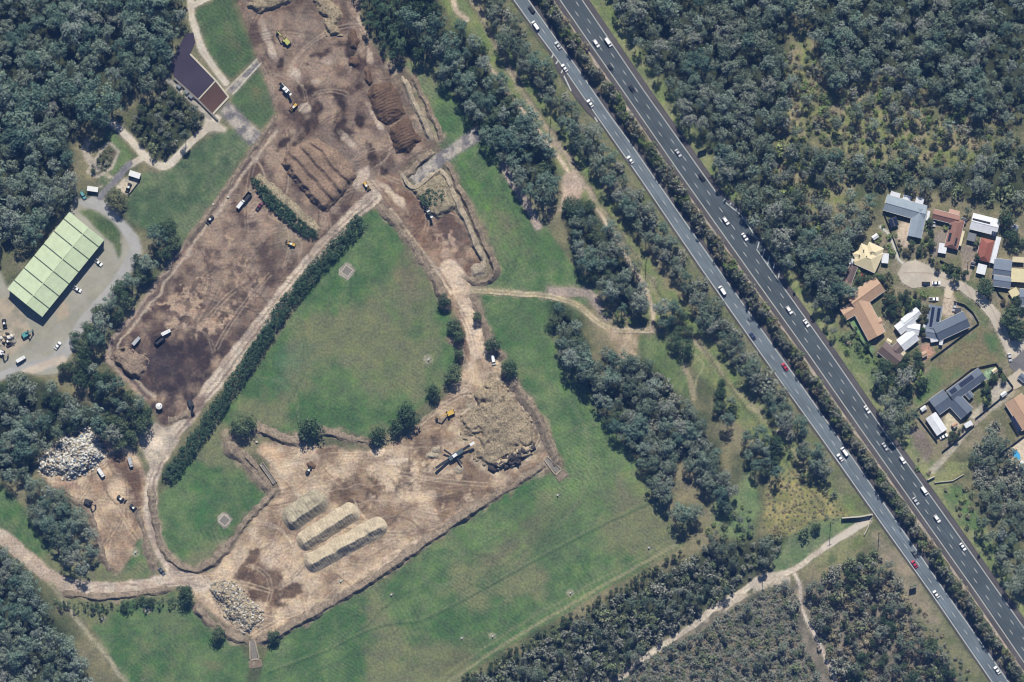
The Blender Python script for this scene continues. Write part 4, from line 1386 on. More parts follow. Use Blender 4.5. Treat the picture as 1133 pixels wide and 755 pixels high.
def road_strip(name, left, right, z, m, parent=None, y0=-30, y1=786, step=3.0):
    """sheet between two lines given as x at each y"""
    ys = np.arange(y0, y1, step)
    xl = left(ys)
    xr = right(ys)
    na = 5
    V, U = [], []
    for k in range(na):
        t = k / (na - 1)
        x = xl * (1 - t) + xr * t
        V.append(np.stack([(x - 566.5) * S, (377.5 - ys) * S, np.full(len(ys), z)], -1))
        mid = (xl + xr) / 2
        U.append(np.stack([(x - xl) * 0.82 * S, ys * 1.22 * S, np.zeros(len(ys))], -1))
    V = np.concatenate(V)
    U = np.concatenate(U)
    n = len(ys)
    i = np.arange(na * n).reshape(na, n)
    F = np.stack([i[:-1, 1:], i[1:, 1:], i[1:, :-1], i[:-1, :-1]], -1).reshape(-1, 4)
    me = mesh_np(name, V, F, m)
    a = me.attributes.new('road', 'FLOAT_VECTOR', 'POINT')
    a.data.foreach_set('vector', np.ascontiguousarray(U, np.float32).ravel())
    o = obj(name, me, parent)
    return o


def fl(line, off=0.0):
    return lambda y: at_y(line, y) + off


carr_l = tag(road_strip('carriageway', fl(LL, -0.6), fl(LR, 0.6), 0.28, ASPH_L), kind='structure')
carr_r = tag(road_strip('carriageway', fl(RL, -0.6), fl(RR, 0.6), 0.28, ASPH_R), kind='structure')


def bay_l(y):
    return np.interp(y, [52, 66, 76, 92, 112, 126, 138], [0, 2.5, 6, 7.5, 7, 4.5, 0])


def bay_r(y):
    return np.interp(y, [212, 222, 232, 244, 262, 290, 312], [0, 4, 9, 11, 9, 7, 0])


tag(road_strip('road_shoulder', lambda y: at_y(LL, y) - 3.0 - bay_l(y), fl(LL, -0.6), 0.272, ASPH_S), kind='structure')
tag(road_strip('road_shoulder', fl(LR, 0.6), fl(LR, 6.0), 0.272, ASPH_S), kind='structure')
tag(road_strip('road_shoulder', fl(RL, -7.0), fl(RL, -0.6), 0.272, ASPH_S), kind='structure')
tag(road_strip('road_shoulder', fl(RR, 0.6), lambda y: at_y(RR, y) + 8.0 + bay_r(y) * 0.75, 0.272, ASPH_S), kind='structure')
tag(road_strip('road_shoulder', lambda y: at_y(RR, y) + 0.61, lambda y: at_y(RR, y) + 0.62 + np.clip(bay_r(y) * 1.15, 0, 99), 0.276, ASPH_R, y0=212, y1=300), kind='structure')
# gravel edge beside the right carriageway median
GRAVEL = heap_material('roadside_gravel', alb(150, 138, 126), alb(190, 176, 158), 0.9, bump=0.05)
tag(road_strip('gravel_verge', lambda y: at_y(RL, y) - 9.4 - 1.2 * np.sin(y * 0.11) - np.sin(y * 0.37), fl(RL, -7.0), 0.26, GRAVEL), kind='structure')


def paint_strips(name, parent, segs, w=0.28, z=0.287):
    mb = MB()
    for (x0, y0), (x1, y1) in segs:
        p, q = Vector(W(x0, y0)), Vector(W(x1, y1))
        d = (q - p).normalized()
        n = Vector((-d.y, d.x)) * (w / 2)
        mb.add([(*(p - n), z), (*(q - n), z), (*(q + n), z), (*(p + n), z)], [(0, 1, 2, 3)])
    o = mb.build(name, PAINT_W, parent)
    return tag(o, kind='stuff')


def line_segs(line, off, y0=-28, y1=784, step=8):
    ys = np.arange(y0, y1, step)
    x = at_y(line, ys) + off
    return [((x[i], ys[i]), (x[i + 1], ys[i + 1])) for i in range(len(ys) - 1)]


def dashes(la, lb, t, period=19.0, ln=5.0, y0=-25):
    out = []
    y = y0
    while y < 780:
        out.append(((at_y(la, y) * (1 - t) + at_y(lb, y) * t, y), (at_y(la, y + ln) * (1 - t) + at_y(lb, y + ln) * t, y + ln)))
        y += period
    return out


paint_strips('edge_line', carr_l, line_segs(LL, 0) + line_segs(LR, 0), 0.42)
paint_strips('lane_dash', carr_l, dashes(LL, LR, 0.5), 0.32)
paint_strips('edge_line', carr_r, line_segs(RL, 0) + line_segs(RR, 0, -28, 218) + line_segs(RR, 0, 276, 784), 0.42)
paint_strips('lane_dash', carr_r, dashes(RL, RR, 1 / 3) + dashes(RL, RR, 2 / 3, y0=-17), 0.32)
bars = []
for x0, y0, x1, y1 in ((801, 222, 803, 219.5), (807, 228, 809, 224.5), (813.5, 233, 815, 230), (838, 275, 840, 267.5), (843.5, 284.5, 846, 275.5), (849, 294, 851.5, 283.5), (854.5, 302, 857, 292), (861, 309.5, 862.5, 300)):
    bars.append(((x0, y0), (x1, y1)))
bars += [((800, 222), (820, 238)), ((820, 238), (838, 265))]
paint_strips('bay_hatching', carr_r, bars, 0.55, 0.292)
paint_strips('bay_hatching', carr_l, [((610.5, 64), (612, 60.5)), ((615, 71), (617.5, 67)), ((621, 81), (622.5, 77.5)), ((624, 84), (632, 101)), ((658, 130), (661, 135))], 0.7, 0.292)

# ================================================================ ponds
WATER = None


def water_mat(name, col, rough):
    m, nt, bs, out = nodes_of(name)
    geo = nt.nodes.new('ShaderNodeNewGeometry')
    n = noise_node(nt, geo.outputs['Position'], 0.12, 3.0, 0.5)
    mr = maprange(nt, n.outputs[0], 0.3, 0.7, 0.88, 1.12)
    rgb = nt.nodes.new('ShaderNodeRGB')
    rgb.outputs[0].default_value = (*[float(v) for v in col], 1)
    sc = scale_col(nt, rgb.outputs[0], mr.outputs[0])
    nt.links.new(sc.outputs[0], bs.inputs['Base Color'])
    bs.inputs['Roughness'].default_value = rough
    n2 = noise_node(nt, geo.outputs['Position'], 1.6, 3.0, 0.5)
    bp = nt.nodes.new('ShaderNodeBump')
    bp.inputs['Distance'].default_value = 0.02
    nt.links.new(n2.outputs[0], bp.inputs['Height'])
    nt.links.new(bp.outputs[0], bs.inputs['Normal'])
    return m


def flat_poly(name, pts, z, m, parent=None, kind='structure'):
    me = mesh_np(name, [W3(x, y, z) for x, y in pts], [tuple(reversed(range(len(pts))))], m)
    bm = bmesh.new()
    bm.from_mesh(me)
    bmesh.ops.triangulate(bm, faces=bm.faces)
    for f in bm.faces:
        if f.normal.z < 0:
            f.normal_flip()
    bm.to_mesh(me)
    bm.free()
    o = obj(name, me, parent)
    if kind:
        tag(o, kind=kind)
    return o


POND1 = [(205, 38), (214, 36), (216, 47), (210.5, 60), (238, 88.5), (219.5, 109), (193, 86), (188, 72), (196, 56)]
POND2 = [(238.8, 91), (252, 107.5), (235, 126), (220.6, 110.5)]
flat_poly('pond_water', POND1, 0.20, water_mat('pond_water', alb(70, 62, 72), 0.12))
flat_poly('pond_water', POND2, 0.21, water_mat('silt_water', alb(92, 70, 58), 0.2))
CONC = mat('concrete', alb(196, 188, 170), 0.9, 0.15, 0.8)
CONC_D = mat('concrete_dark', alb(128, 122, 114), 0.9, 0.2, 0.8)


def wall_line(name, pts, w, h, m, parent=None, z0=-0.2, closed=False):
    mb = MB()
    pts = list(pts) + ([pts[0]] if closed else [])
    for a, b in zip(pts[:-1], pts[1:]):
        p, q = Vector((*W(*a), 0)), Vector((*W(*b), 0))
        mb.beam(p + Vector((0, 0, (h + z0) / 2)), q + Vector((0, 0, (h + z0) / 2)), w, h - z0)
    return mb.build(name, m, parent)


pw = thing('pond_wall', 'pale concrete edging and dividing wall around the dark pond', 'wall')
wall_line('divider', [(238.6, 89.5), (219.8, 110)], 0.7, 0.7, CONC, pw)
wall_line('edging', [(210.5, 60), (239, 89.5), (253, 107.5)], 0.9, 0.55, CONC, pw)
wall_line('edging', [(253, 107.5), (235, 127)], 1.0, 0.6, CONC, pw)
wall_line('edging', [(193, 87), (219, 110.5), (241, 133)], 1.0, 1.3, CONC_D, pw)
MET = mat('machine_grey', alb(132, 136, 142), 0.55, 0.15, 1.0, 0.3)
for k, (x, y) in enumerate(((198, 96), (206, 102), (211, 107))):
    t = thing('pump_box', ['uppermost pump box on the left edge of the pond', 'middle pump box on the left edge of the pond', 'lowest pump box on the left edge of the pond'][k], 'pump', W3(x, y, 0.2), R(-42))
    MB().box(-1.3, 1.3, -0.9, 0.9, 0, 1.5, 0.05).build('housing', MET, t, 0.05)
    MB().tube((1.3, 0, 0.6), (2.6, 0.3, 0.3), 0.18).build('pipe', CONC_D, t)

# ================================================================ heaps and banks
M_COMP = heap_material('compost', alb(106, 89, 75), alb(158, 135, 114), 0.9)
M_COMP2 = heap_material('brown_compost', alb(84, 68, 56), alb(120, 98, 80), 0.9)
M_MULCH = heap_material('pale_mulch', alb(164, 150, 126), alb(204, 190, 164), 1.1)
M_MULCH2 = heap_material('grey_mulch', alb(136, 128, 108), alb(184, 174, 150), 1.1)
M_WOOD = heap_material('coarse_mulch', alb(88, 78, 62), alb(180, 164, 136), 1.1, spread=(0.34, 0.62))
M_CHIP = heap_material('bark_chip', alb(104, 90, 78), alb(170, 150, 130), 0.8)
M_BERM = heap_material('bank_soil', alb(90, 79, 67), alb(162, 147, 127), 0.9, spread=(0.32, 0.66))
M_STONE = heap_material('crushed_stone', alb(128, 118, 102), alb(192, 178, 154), 1.2)
M_GREENW = heap_material('green_waste', alb(98, 90, 72), alb(176, 163, 136), 0.9)


def bil(N, px, py):
    x = np.clip(px + P, 0, GW - 1.01)
    y = np.clip(py + P, 0, GH - 1.01)
    xi, yi = x.astype(int), y.astype(int)
    fx, fy = x - xi, y - yi
    return (N[yi, xi] * (1 - fx) + N[yi, xi + 1] * fx) * (1 - fy) + (N[yi + 1, xi] * (1 - fx) + N[yi + 1, xi + 1] * fx) * fy


def heap_height(px, py, poly, H, slope, rough, ridge=None, seed=0, top_noise=0.0):
    sm, s2, md = bil(N_SM, px, py), bil(N_SM2, px, py), bil(N_MID, px, py)
    qx, qy = px + 1.6 * sm + 0.8 * s2, py + 1.6 * bil(N_SM, px + 31, py + 17) + 0.8 * bil(N_SM2, px + 13, py + 7)
    d = seg_dist(qx, qy, poly, True) * S
    ins = pip(qx, qy, poly)
    rg = rough * (sm * 0.6 + s2 * 0.5)
    top = H * (1 + top_noise * md)
    x = np.where(ins, d, -d) * slope + rg * np.clip(d, 0, 1.5)
    h = top * np.tanh(np.clip(x, -1, 30) / top * 1.05)
    if ridge:
        ang, per, amp, skew = ridge
        u = px * math.cos(R(ang)) + py * math.sin(R(ang)) + 1.5 * sm
        ph = (u / per) % 1.0
        saw = np.where(ph < skew, ph / skew, (1 - ph) / (1 - skew))
        h = h + amp * (saw - 0.5) * np.clip(d / 3.0, 0, 1) * ins
    return np.where(ins, h, x)


def heap(name, label, poly, H, slope, m, rough=0.8, ridge=None, cat='heap', step=0.8, top_noise=0.15, parent=None, hfun=None):
    xs = [p[0] for p in poly]
    ys = [p[1] for p in poly]
    gx = np.arange(min(xs) - 2, max(xs) + 2 + step, step)
    gy = np.arange(min(ys) - 2, max(ys) + 2 + step, step)
    X, Y = np.meshgrid(gx, gy)
    Z = heap_height(X, Y, poly, H, slope, rough, ridge, 0, top_noise) if hfun is None else hfun(X, Y)
    Z = np.maximum(Z, -0.5)
    keep = (Z > -0.25)
    c = keep[:-1, :-1] | keep[1:, :-1] | keep[:-1, 1:] | keep[1:, 1:]
    i = np.arange(X.size).reshape(X.shape)
    F = np.stack([i[1:, :-1], i[1:, 1:], i[:-1, 1:], i[:-1, :-1]], -1)[c]
    used = np.unique(F)
    remap = np.full(X.size, -1)
    remap[used] = np.arange(len(used))
    V = np.stack([(X - 566.5) * S, (377.5 - Y) * S, Z + 0.05], -1).reshape(-1, 3)[used]
    me = mesh_np(name, V, remap[F], m, smooth=True)
    o = obj(name, me, parent)
    if label:
        tag(o, label, cat)
    return o


heap('compost_windrow', 'large rectangular brown compost stack with four parallel ridges in the upper yard', [(312, 182), (320, 168), (336, 157), (353, 155), (372, 166), (387, 180), (395, 194), (392, 202), (361, 236), (353, 233), (330, 208)],
     4.2, 1.5, M_COMP, 1.2, (-41, 13.0, 1.5, 0.25))
heap('compost_heap', 'upper of two dark brown finely ridged heaps by the stone channel', [(406, 104), (413, 93), (431, 90), (438, 100), (449, 126), (428, 140), (421, 136)], 4.5, 1.0, M_COMP2, 0.5, (62, 3.4, 0.45, 0.5))
heap('compost_heap', 'lower of two dark brown finely ridged heaps by the stone channel', [(429, 149), (431, 141), (449, 129), (459, 142), (466, 156), (452, 169), (440, 169)], 4.8, 1.0, M_COMP2, 0.5, (62, 3.4, 0.45, 0.5))
def windrow(label, p0, p1, wl, wr, H, m, rib):
    """long heap: crest from p0 to p1, gentle on the upper left, steep on the lower right"""
    dx, dy = p1[0] - p0[0], p1[1] - p0[1]
    Ln = math.hypot(dx, dy)
    ux, uy = dx / Ln, dy / Ln

    def hf(X, Y):
        sm, s2 = bil(N_SM, X, Y), bil(N_SM2, X, Y)
        t = ((X - p0[0]) * ux + (Y - p0[1]) * uy)
        w = ((X - p0[0]) * -uy + (Y - p0[1]) * ux) + 0.7 * sm       # positive to the lower right
        e = np.maximum(0, np.maximum(-t, t - Ln))
        ribs = np.sin((t + 1.2 * sm) * 2 * math.pi / rib) * 0.16 + 0.35 * s2 + 0.3 * sm
        f = np.where(w < 0, -w / wl, w / wr)
        q = np.hypot(f, e / (0.75 * (wl + wr) / 2))
        return H * (1 - q) * (1 + 0.06 * sm) + ribs * np.clip(2.2 * (1 - q), 0, 1) - 0.12 * np.clip(1 - q, 0, 0.2) * H

    xs = sorted((p0[0], p1[0]))
    ys = sorted((p0[1], p1[1]))
    box = [(xs[0] - 18, ys[0] - 18), (xs[1] + 18, ys[0] - 18), (xs[1] + 18, ys[1] + 18), (xs[0] - 18, ys[1] + 18)]
    heap('mulch_windrow', label, box, H, 1, m, hfun=hf)


windrow('short wide grey-green mulch windrow, uppermost of three in the mulch yard', (325, 577), (353, 557), 17, 10, 5.4, M_MULCH2, 4.4)
windrow('middle long pale mulch windrow in the mulch yard', (338, 600), (389, 568), 13, 10.5, 5.2, M_MULCH, 3.2)
windrow('lowest and longest pale mulch windrow in the mulch yard', (346, 624), (420, 583), 12.5, 10.5, 5.2, M_MULCH, 3.0)
heap('mulch_pile', 'very large lumpy grey-brown pile of coarse mulch at the right of the mulch yard', [(523, 435), (547, 418), (556, 426), (564, 442), (578, 456), (590, 474), (592, 489), (570, 506), (545, 515), (528, 506), (531, 487), (513, 480), (511, 463), (530, 450)],
     2.5, 0.7, M_WOOD, 2.6, None, top_noise=0.7)
heap('bark_heap', 'steep grey-brown bark chip heap in the left corner of the compost yard', [(125, 392), (130, 384), (140, 383), (165, 397), (163, 408), (154, 422), (128, 404)], 4.2, 1.7, M_CHIP, 3.2, top_noise=0.35)
heap('stone_pile', 'round pile of pale crushed stone in the U-shaped bank of the pit', [(518, 296), (524, 290), (534, 288), (539, 296), (537, 304), (528, 308), (520, 304)], 1.8, 0.9, M_STONE, 0.8)
heap('branch_heap', 'long dark heap of logs and branches at the top edge of the upper yard', [(274, 8), (280, -4), (300, -8), (330, -8), (322, 2), (304, 10), (284, 14)], 3.2, 1.6, M_WOOD, 2.0)
heap('branch_heap', 'ragged grey debris heap right of the dragged slope in the upper yard', [(346, 0), (356, -6), (372, 4), (380, 18), (372, 28), (378, 38), (366, 40), (358, 26), (352, 12)], 2.6, 1.4, M_WOOD, 2.4)
heap('soil_mound', 'dark earth mound at the top right of the upper yard', [(386, 36), (392, 34), (397, 46), (396, 55), (388, 54), (385, 45)], 2.6, 1.6, M_COMP2, 0.8)
heap('soil_mound', 'second dark earth mound below the first on the right of the upper yard', [(387, 64), (396, 62), (399, 70), (394, 75), (387, 73)], 2.4, 1.6, M_COMP2, 0.8)
heap('soil_mound', 'dark oval earth mound just above the upper ridged compost heap', [(403, 78), (409, 77), (414, 90), (410, 95), (404, 90)], 2.4, 1.6, M_COMP2, 0.8)
heap('green_waste_heap', 'straw-coloured green waste heap with steep front in the pit yard', [(457, 213), (470, 202), (486, 193), (495, 200), (509, 229), (484, 241), (472, 232), (466, 222)], 2.8, 1.4, M_GREENW, 1.6)
heap('green_waste_row', 'long row of cut green branches between the compost stack and the lower yard', [(279, 199), (286, 193), (300, 202), (320, 218), (340, 238), (357, 255), (350, 264), (338, 258), (318, 240), (300, 224)], 2.2, 1.0, M_GREENW, 1.4)
heap('sand_cone', 'small pale stone heap beside the lower yard machine', [(338, 516), (343, 511), (349, 515), (346, 521)], 1.4, 1.2, M_COMP2, 0.6)

# leafy litter on green waste
def leafy(name, parent_label, pts_poly, n, zfun, kind, seed, label=None, size=0.4, rad=0.9):
    rng = np.random.default_rng(seed)
    xs = [p[0] for p in pts_poly]
    ys = [p[1] for p in pts_poly]
    px = rng.uniform(min(xs), max(xs), n * 4)
    py = rng.uniform(min(ys), max(ys), n * 4)
    ok = pip(px, py, pts_poly)
    px, py = px[ok][:n], py[ok][:n]
    c = np.stack([(px - 566.5) * S, (377.5 - py) * S, zfun + rng.normal(size=len(px)) * 0.3], -1)
    V, F, t = leaf_cloud(c, rng.uniform(0.6, 1.2, len(px)) * rad, 18, size, rng, 0.6)
    return tag(obj(name, foliage_mesh(name, V, F, t, LEAF[kind])), label, 'foliage', kind='stuff')


leafy('cut_branches', None, [(278, 197), (284, 197), (300, 212), (322, 233), (344, 252), (352, 260), (346, 265), (334, 260), (310, 240), (292, 222), (280, 204)], 420, 1.9, 'cone', 81, 'dark green cut branches lying along the green waste row')
leafy('cut_branches', None, [(464, 220), (474, 210), (490, 211), (493, 221), (482, 228), (470, 230)], 120, 2.6, 'cone', 82, 'fresh dark green cut branches on the straw-coloured heap in the pit yard')


def bank(name, pts, width, height, m, seed=0, skew=0.0, step=1.0, wob=0.25):
    """raised earth bank along a line, slumped and uneven; width in plan units"""
    p, s = resample(pts, step)
    d = np.gradient(p, axis=0)
    d /= np.hypot(d[:, 0], d[:, 1])[:, None]
    nrm = np.stack([-d[:, 1], d[:, 0]], -1)
    na = 13
    V = []
    n1 = bil(N_MID, p[:, 0], p[:, 1])
    n2 = bil(N_SM, p[:, 0] + 9 * seed, p[:, 1])
    n3 = bil(N_SM, p[:, 0], p[:, 1] + 7 * seed)
    hh = 1.4 * height * np.clip(0.75 + 0.55 * n1 + 0.35 * n2, 0.2, 1.5)
    for k in range(na):
        t = k / (na - 1) * 2 - 1
        wv = width * 0.62 * (1 + 0.35 * (n2 if t < 0 else n3) + 0.25 * n1)
        q = p + nrm * (t * wv + skew * (1 - abs(t)) + 0.8 * n3)[:, None]
        prof = max(0.0, 1 - abs(t)) ** 1.1
        z = hh * prof * np.clip(np.minimum(s, s[-1] - s) / 8, 0, 1) + 0.35 * height * bil(N_SM2, q[:, 0], q[:, 1]) * min(1, 3 * (1 - abs(t))) * 0.6
        if abs(t) > 0.8:
            z = z - 0.3 * (abs(t) - 0.8) / 0.2
        V.append(np.stack([(q[:, 0] - 566.5) * S, (377.5 - q[:, 1]) * S, z + 0.05], -1))
    V = np.concatenate(V)
    n = len(p)
    i = np.arange(na * n).reshape(na, n)
    F = np.stack([i[:-1, :-1], i[1:, :-1], i[1:, 1:], i[:-1, 1:]], -1).reshape(-1, 4)
    me = mesh_np(name, V, F, m)
    bm = bmesh.new()
    bm.from_mesh(me)
    bmesh.ops.recalc_face_normals(bm, faces=bm.faces)
    if sum(f.normal.z for f in bm.faces) < 0:
        bmesh.ops.reverse_faces(bm, faces=bm.faces)
    bm.to_mesh(me)
    bm.free()
    return tag(obj(name, me), kind='structure')


bank('earth_bank', [(168, 541), (171, 575), (178, 600), (190, 620), (206, 630), (222, 630), (240, 618), (260, 594), (280, 568), (298, 550), (306, 540)], 8, 1.5, M_BERM, 1, 1.5)
bank('earth_bank', [(252, 484), (258, 498), (272, 512), (288, 530), (302, 546)], 11, 1.5, M_BERM, 2, 2)
bank('earth_bank', [(284, 474), (300, 480), (312, 486), (332, 488)], 10, 1.6, M_BERM, 3, 2.5)
bank('earth_bank', [(355, 478), (375, 481), (395, 486), (412, 490)], 8, 1.6, M_BERM, 4, 2)
bank('earth_bank', [(418, 224), (432, 240), (448, 260), (462, 280), (478, 302), (488, 324), (495, 340)], 9, 1.4, M_BERM, 5, 1.5)
bank('earth_bank', [(497, 376), (510, 384), (512, 402)], 7, 1.0, M_BERM, 6)
bank('earth_bank', [(522, 325), (530, 345), (540, 372), (556, 398)], 8, 1.2, M_BERM, 7)
bank('earth_bank', [(562, 418), (576, 438), (592, 460), (604, 484), (612, 506), (620, 516)], 10, 1.8, M_BERM, 8, -2)
bank('earth_bank', [(602, 514), (575, 532), (530, 560), (480, 594), (430, 628), (380, 660), (335, 686), (300, 704), (284, 710)], 9, 1.9, M_BERM, 9, -2)
bank('earth_bank', [(216, 668), (228, 684), (244, 696), (262, 706), (276, 711)], 9, 1.6, M_BERM, 10, 2)
bank('earth_bank', [(68, 655), (110, 661), (150, 657), (190, 650)], 8, 1.3, M_BERM, 11, 2)
bank('earth_bank', [(150, 560), (157, 585), (166, 615), (172, 632)], 7, 1.0, M_BERM, 12)
bank('earth_bank', [(76, 550), (98, 566), (106, 592), (114, 618), (124, 632)], 7, 1.3, M_BERM, 13)
bank('earth_bank', [(444, 82), (454, 104), (466, 130), (478, 158)], 6, 1.6, M_STONE, 14, 1)
bank('earth_bank', [(456, 82), (468, 108), (482, 136), (488, 158)], 6, 1.4, M_BERM, 15, 1)
bank('earth_bank', [(448, 195), (464, 180), (478, 166)], 8, 2.0, M_BERM, 16, 2)
bank('earth_bank', [(446, 192), (450, 204), (460, 208), (472, 198), (484, 188), (490, 190), (498, 206), (508, 228), (520, 254), (528, 276), (536, 290)], 6, 1.8, M_STONE, 17, 1.5)
bank('earth_bank', [(494, 178), (504, 200), (516, 224), (528, 250), (538, 274), (547, 294), (546, 306), (536, 314), (524, 314), (514, 306)], 6, 1.7, M_BERM, 18, 1.5)
bank('earth_bank', [(268, 500), (284, 518), (300, 536)], 6, 1.2, M_BERM, 20, 1.5)
bank('earth_bank', [(186, 465), (200, 464), (212, 456)], 9, 0.9, M_BERM, 21)
bank('earth_bank', [(305, 128), (290, 152), (264, 188), (238, 226), (206, 270)], 5, 0.6, M_BERM, 22)

# rubble heaps: a mound with broken pieces lying on it
M_RUB = heap_material('rubble_fines', alb(140, 132, 116), alb(200, 190, 172), 1.2)
RUB_MATS = [mat('rubble_white', alb(214, 210, 198), 0.8, 0.15), mat('rubble_grey', alb(142, 140, 134), 0.8, 0.2), mat('rubble_tan', alb(178, 162, 134), 0.85, 0.2), mat('rubble_blue', alb(120, 134, 152), 0.7, 0.2), mat('rubble_dark', alb(70, 66, 66), 0.9, 0.2)]


def rubble(name, label, poly, H, slope, n, size, weights, seed):
    root = thing(name, label, 'heap', (0, 0, 0))
    heap('mound', None, poly, H, slope, M_RUB, 1.6, parent=root, top_noise=0.4)
    rng = np.random.default_rng(seed)
    xs = [p[0] for p in poly]
    ys = [p[1] for p in poly]
    px = rng.uniform(min(xs), max(xs), n * 4)
    py = rng.uniform(min(ys), max(ys), n * 4)
    gx_, gy_ = rng.normal(size=(2, len(px))) * 2.2
    ok = pip(px + gx_, py + gy_, poly)
    px, py = px[ok][:n], py[ok][:n]
    Z = heap_height(px, py, poly, H, slope, 1.6, None, 0, 0.4)
    cube = np.array([(-1, -1, -1), (1, -1, -1), (1, 1, -1), (-1, 1, -1), (-1, -1, 1), (1, -1, 1), (1, 1, 1), (-1, 1, 1)], float)
    cf = np.array([(3, 2, 1, 0), (4, 5, 6, 7), (0, 1, 5, 4), (1, 2, 6, 5), (2, 3, 7, 6), (3, 0, 4, 7)])
    Vs, Fs, Ms = [], [], []
    for k in range(len(px)):
        sz = size * (0.4 + 2.2 * rng.random() ** 3) * np.array([rng.uniform(0.6, 1.6), rng.uniform(0.5, 1.0), rng.uniform(0.15, 0.7)])
        v = cube * sz * (1 + rng.normal(size=(8, 3)) * 0.18)
        rot = np.array(Matrix.Rotation(rng.random() * 6.283, 3, 'Z') @ Matrix.Rotation(rng.normal() * 0.5, 3, 'X') @ Matrix.Rotation(rng.normal() * 0.5, 3, 'Y'))
        v = v @ rot.T + np.array([(px[k] - 566.5) * S, (377.5 - py[k]) * S, max(Z[k], 0) + sz[2] * 0.25 + 0.05])
        Fs.append(cf + 8 * k)
        Vs.append(v)
        Ms += [int(rng.choice(5, p=weights))] * 6
    me = mesh_np('rubble_pieces', np.concatenate(Vs), np.concatenate(Fs), RUB_MATS, mat_idx=Ms)
    tag(obj('rubble_pieces', me, root), kind='stuff')


rubble('rubbish_heap', 'big heap of white and grey demolition waste beside the wood on the left', [(42, 514), (45, 507), (63, 493), (72, 481), (84, 478), (94, 471), (104, 480), (110, 487), (116, 506), (97, 520), (80, 532), (66, 525), (50, 527)], 4.0, 0.8, 3200, 0.33, [0.54, 0.15, 0.13, 0.13, 0.05], 91)
rubble('stone_block_heap', 'heap of broken pale stone blocks in the lower left corner of the mulch yard', [(233, 652), (246, 642), (260, 645), (272, 660), (286, 672), (292, 684), (277, 699), (263, 692), (246, 674)], 2.2, 0.7, 2800, 0.26, [0.16, 0.22, 0.58, 0.0, 0.04], 92)
rubble('brick_scatter', 'small scatter of broken boards near the machine line by the depot scrap', [(2, 372), (12, 366), (18, 374), (8, 384)], 0.5, 0.4, 50, 0.6, [0.3, 0.2, 0.3, 0.0, 0.2], 93)
rubble('log_heap', 'dark ragged row of logs along the lower edge of the large mulch pile', [(544, 512), (566, 502), (588, 490), (592, 496), (572, 510), (550, 520)], 1.5, 0.8, 260, 0.7, [0.0, 0.0, 0.4, 0.0, 0.6], 94)

# concrete spillways on the banks
CONC_W = mat('weathered_concrete', alb(166, 154, 134), 0.95, 0.25, 0.6)
def spillway(label, x, y, ang, L, Wd):
    """ang: direction the chute runs, degrees clockwise from plan right"""
    t = thing('spillway', label, 'spillway', W3(x, y, 0.0), R(-ang))
    L, Wd = L * S, Wd * S
    MB().box(0, L, -Wd * 0.32, Wd * 0.32, 0.05, 0.25).build('floor_slab', CONC_D, t)
    MB().beam((0, Wd * 0.28, 0.4), (L, Wd * 0.5, 0.4), 0.6, 0.8).build('side_wall', CONC_W, t)
    MB().beam((0, -Wd * 0.28, 0.4), (L, -Wd * 0.5, 0.4), 0.6, 0.8).build('side_wall', CONC_W, t)
    MB().box(L, L + 0.9, -Wd * 0.5, Wd * 0.5, 0.0, 0.5).build('sill', CONC_W, t)
    MB().box(L + 0.9, L + 5.2, -Wd * 0.75, Wd * 0.75, 0.0, 0.16, 0.3).build('apron', M_BERM, t, 0.05)


spillway('pale concrete spillway chute at the right corner of the mulch yard', 604, 507, 48, 20, 9)
spillway('pale concrete spillway chute at the bottom corner of the mulch yard', 279, 709, 82, 20, 10)
# ================================================================ buildings
def roof_mat(name, col, ribs=True, rough=0.6, var=0.1):
    return mat(name, col, rough, var, 0.35, 0.0, wave=(2.0, 0.05, 'X') if ribs else None, bump=0.0 if ribs else 0.08)


R_GREY = roof_mat('roof_grey_metal', alb(150, 162, 172))
R_SLATE = roof_mat('roof_slate_metal', alb(98, 108, 122))
R_SLATE2 = roof_mat('roof_blue_grey_metal', alb(120, 130, 144))
R_RED = roof_mat('roof_red_tile', alb(150, 92, 76), False)
R_REDB = roof_mat('roof_red_brown_tile', alb(146, 108, 94), False)
R_TAN = roof_mat('roof_tan_tile', alb(186, 154, 126), False)
R_CREAM = roof_mat('roof_cream_metal', alb(224, 210, 172))
R_WHITE = roof_mat('roof_white_metal', alb(226, 228, 230))
R_YELL = roof_mat('roof_yellow_metal', alb(220, 208, 164))
R_BROWN = roof_mat('roof_brown_tile', alb(112, 96, 90), False)
R_CHAR = roof_mat('roof_charcoal', alb(74, 76, 84))
WALL_P = mat('wall_render', alb(196, 184, 164), 0.9, 0.1, 0.6)
WALL_B = mat('wall_brick', alb(150, 118, 96), 0.9, 0.2, 1.4)
SOLAR = mat('solar_glass', alb(40, 46, 66), 0.15, 0.1, 1.0, 0.0, spec=0.6)
TRIM = mat('trim_white', alb(220, 218, 210), 0.6, 0.05)
GLASS = mat('dark_glass', (0.02, 0.025, 0.03), 0.1, 0.1, 1.0, spec=0.6)
DARK_FIT = mat('dark_fitting', (0.03, 0.03, 0.035), 0.8, 0.1)  # one even near-black for roller doors, roof vents and the vent strip
FENCE_M = mat('fence_dark', alb(52, 56, 62), 0.7, 0.1)


def slab(verts, th):
    """a sheet with thickness th below, as MB"""
    n = len(verts)
    v = [tuple(p) for p in verts] + [(p[0], p[1], p[2] - th) for p in verts]
    f = [tuple(range(n)), tuple(range(2 * n - 1, n - 1, -1))]
    for i in range(n):
        j = (i + 1) % n
        f.append((j, i, i + n, j + n))
    return MB().add(v, f)


def place(root, o, x, y, ang):
    """put part o of root at plan position"""
    rx, ry = W(root['px'], root['py'])
    wx, wy = W(x, y)
    o.location = (wx - rx, wy - ry, 0)
    o.rotation_euler = (0, 0, R(-ang))
    return o


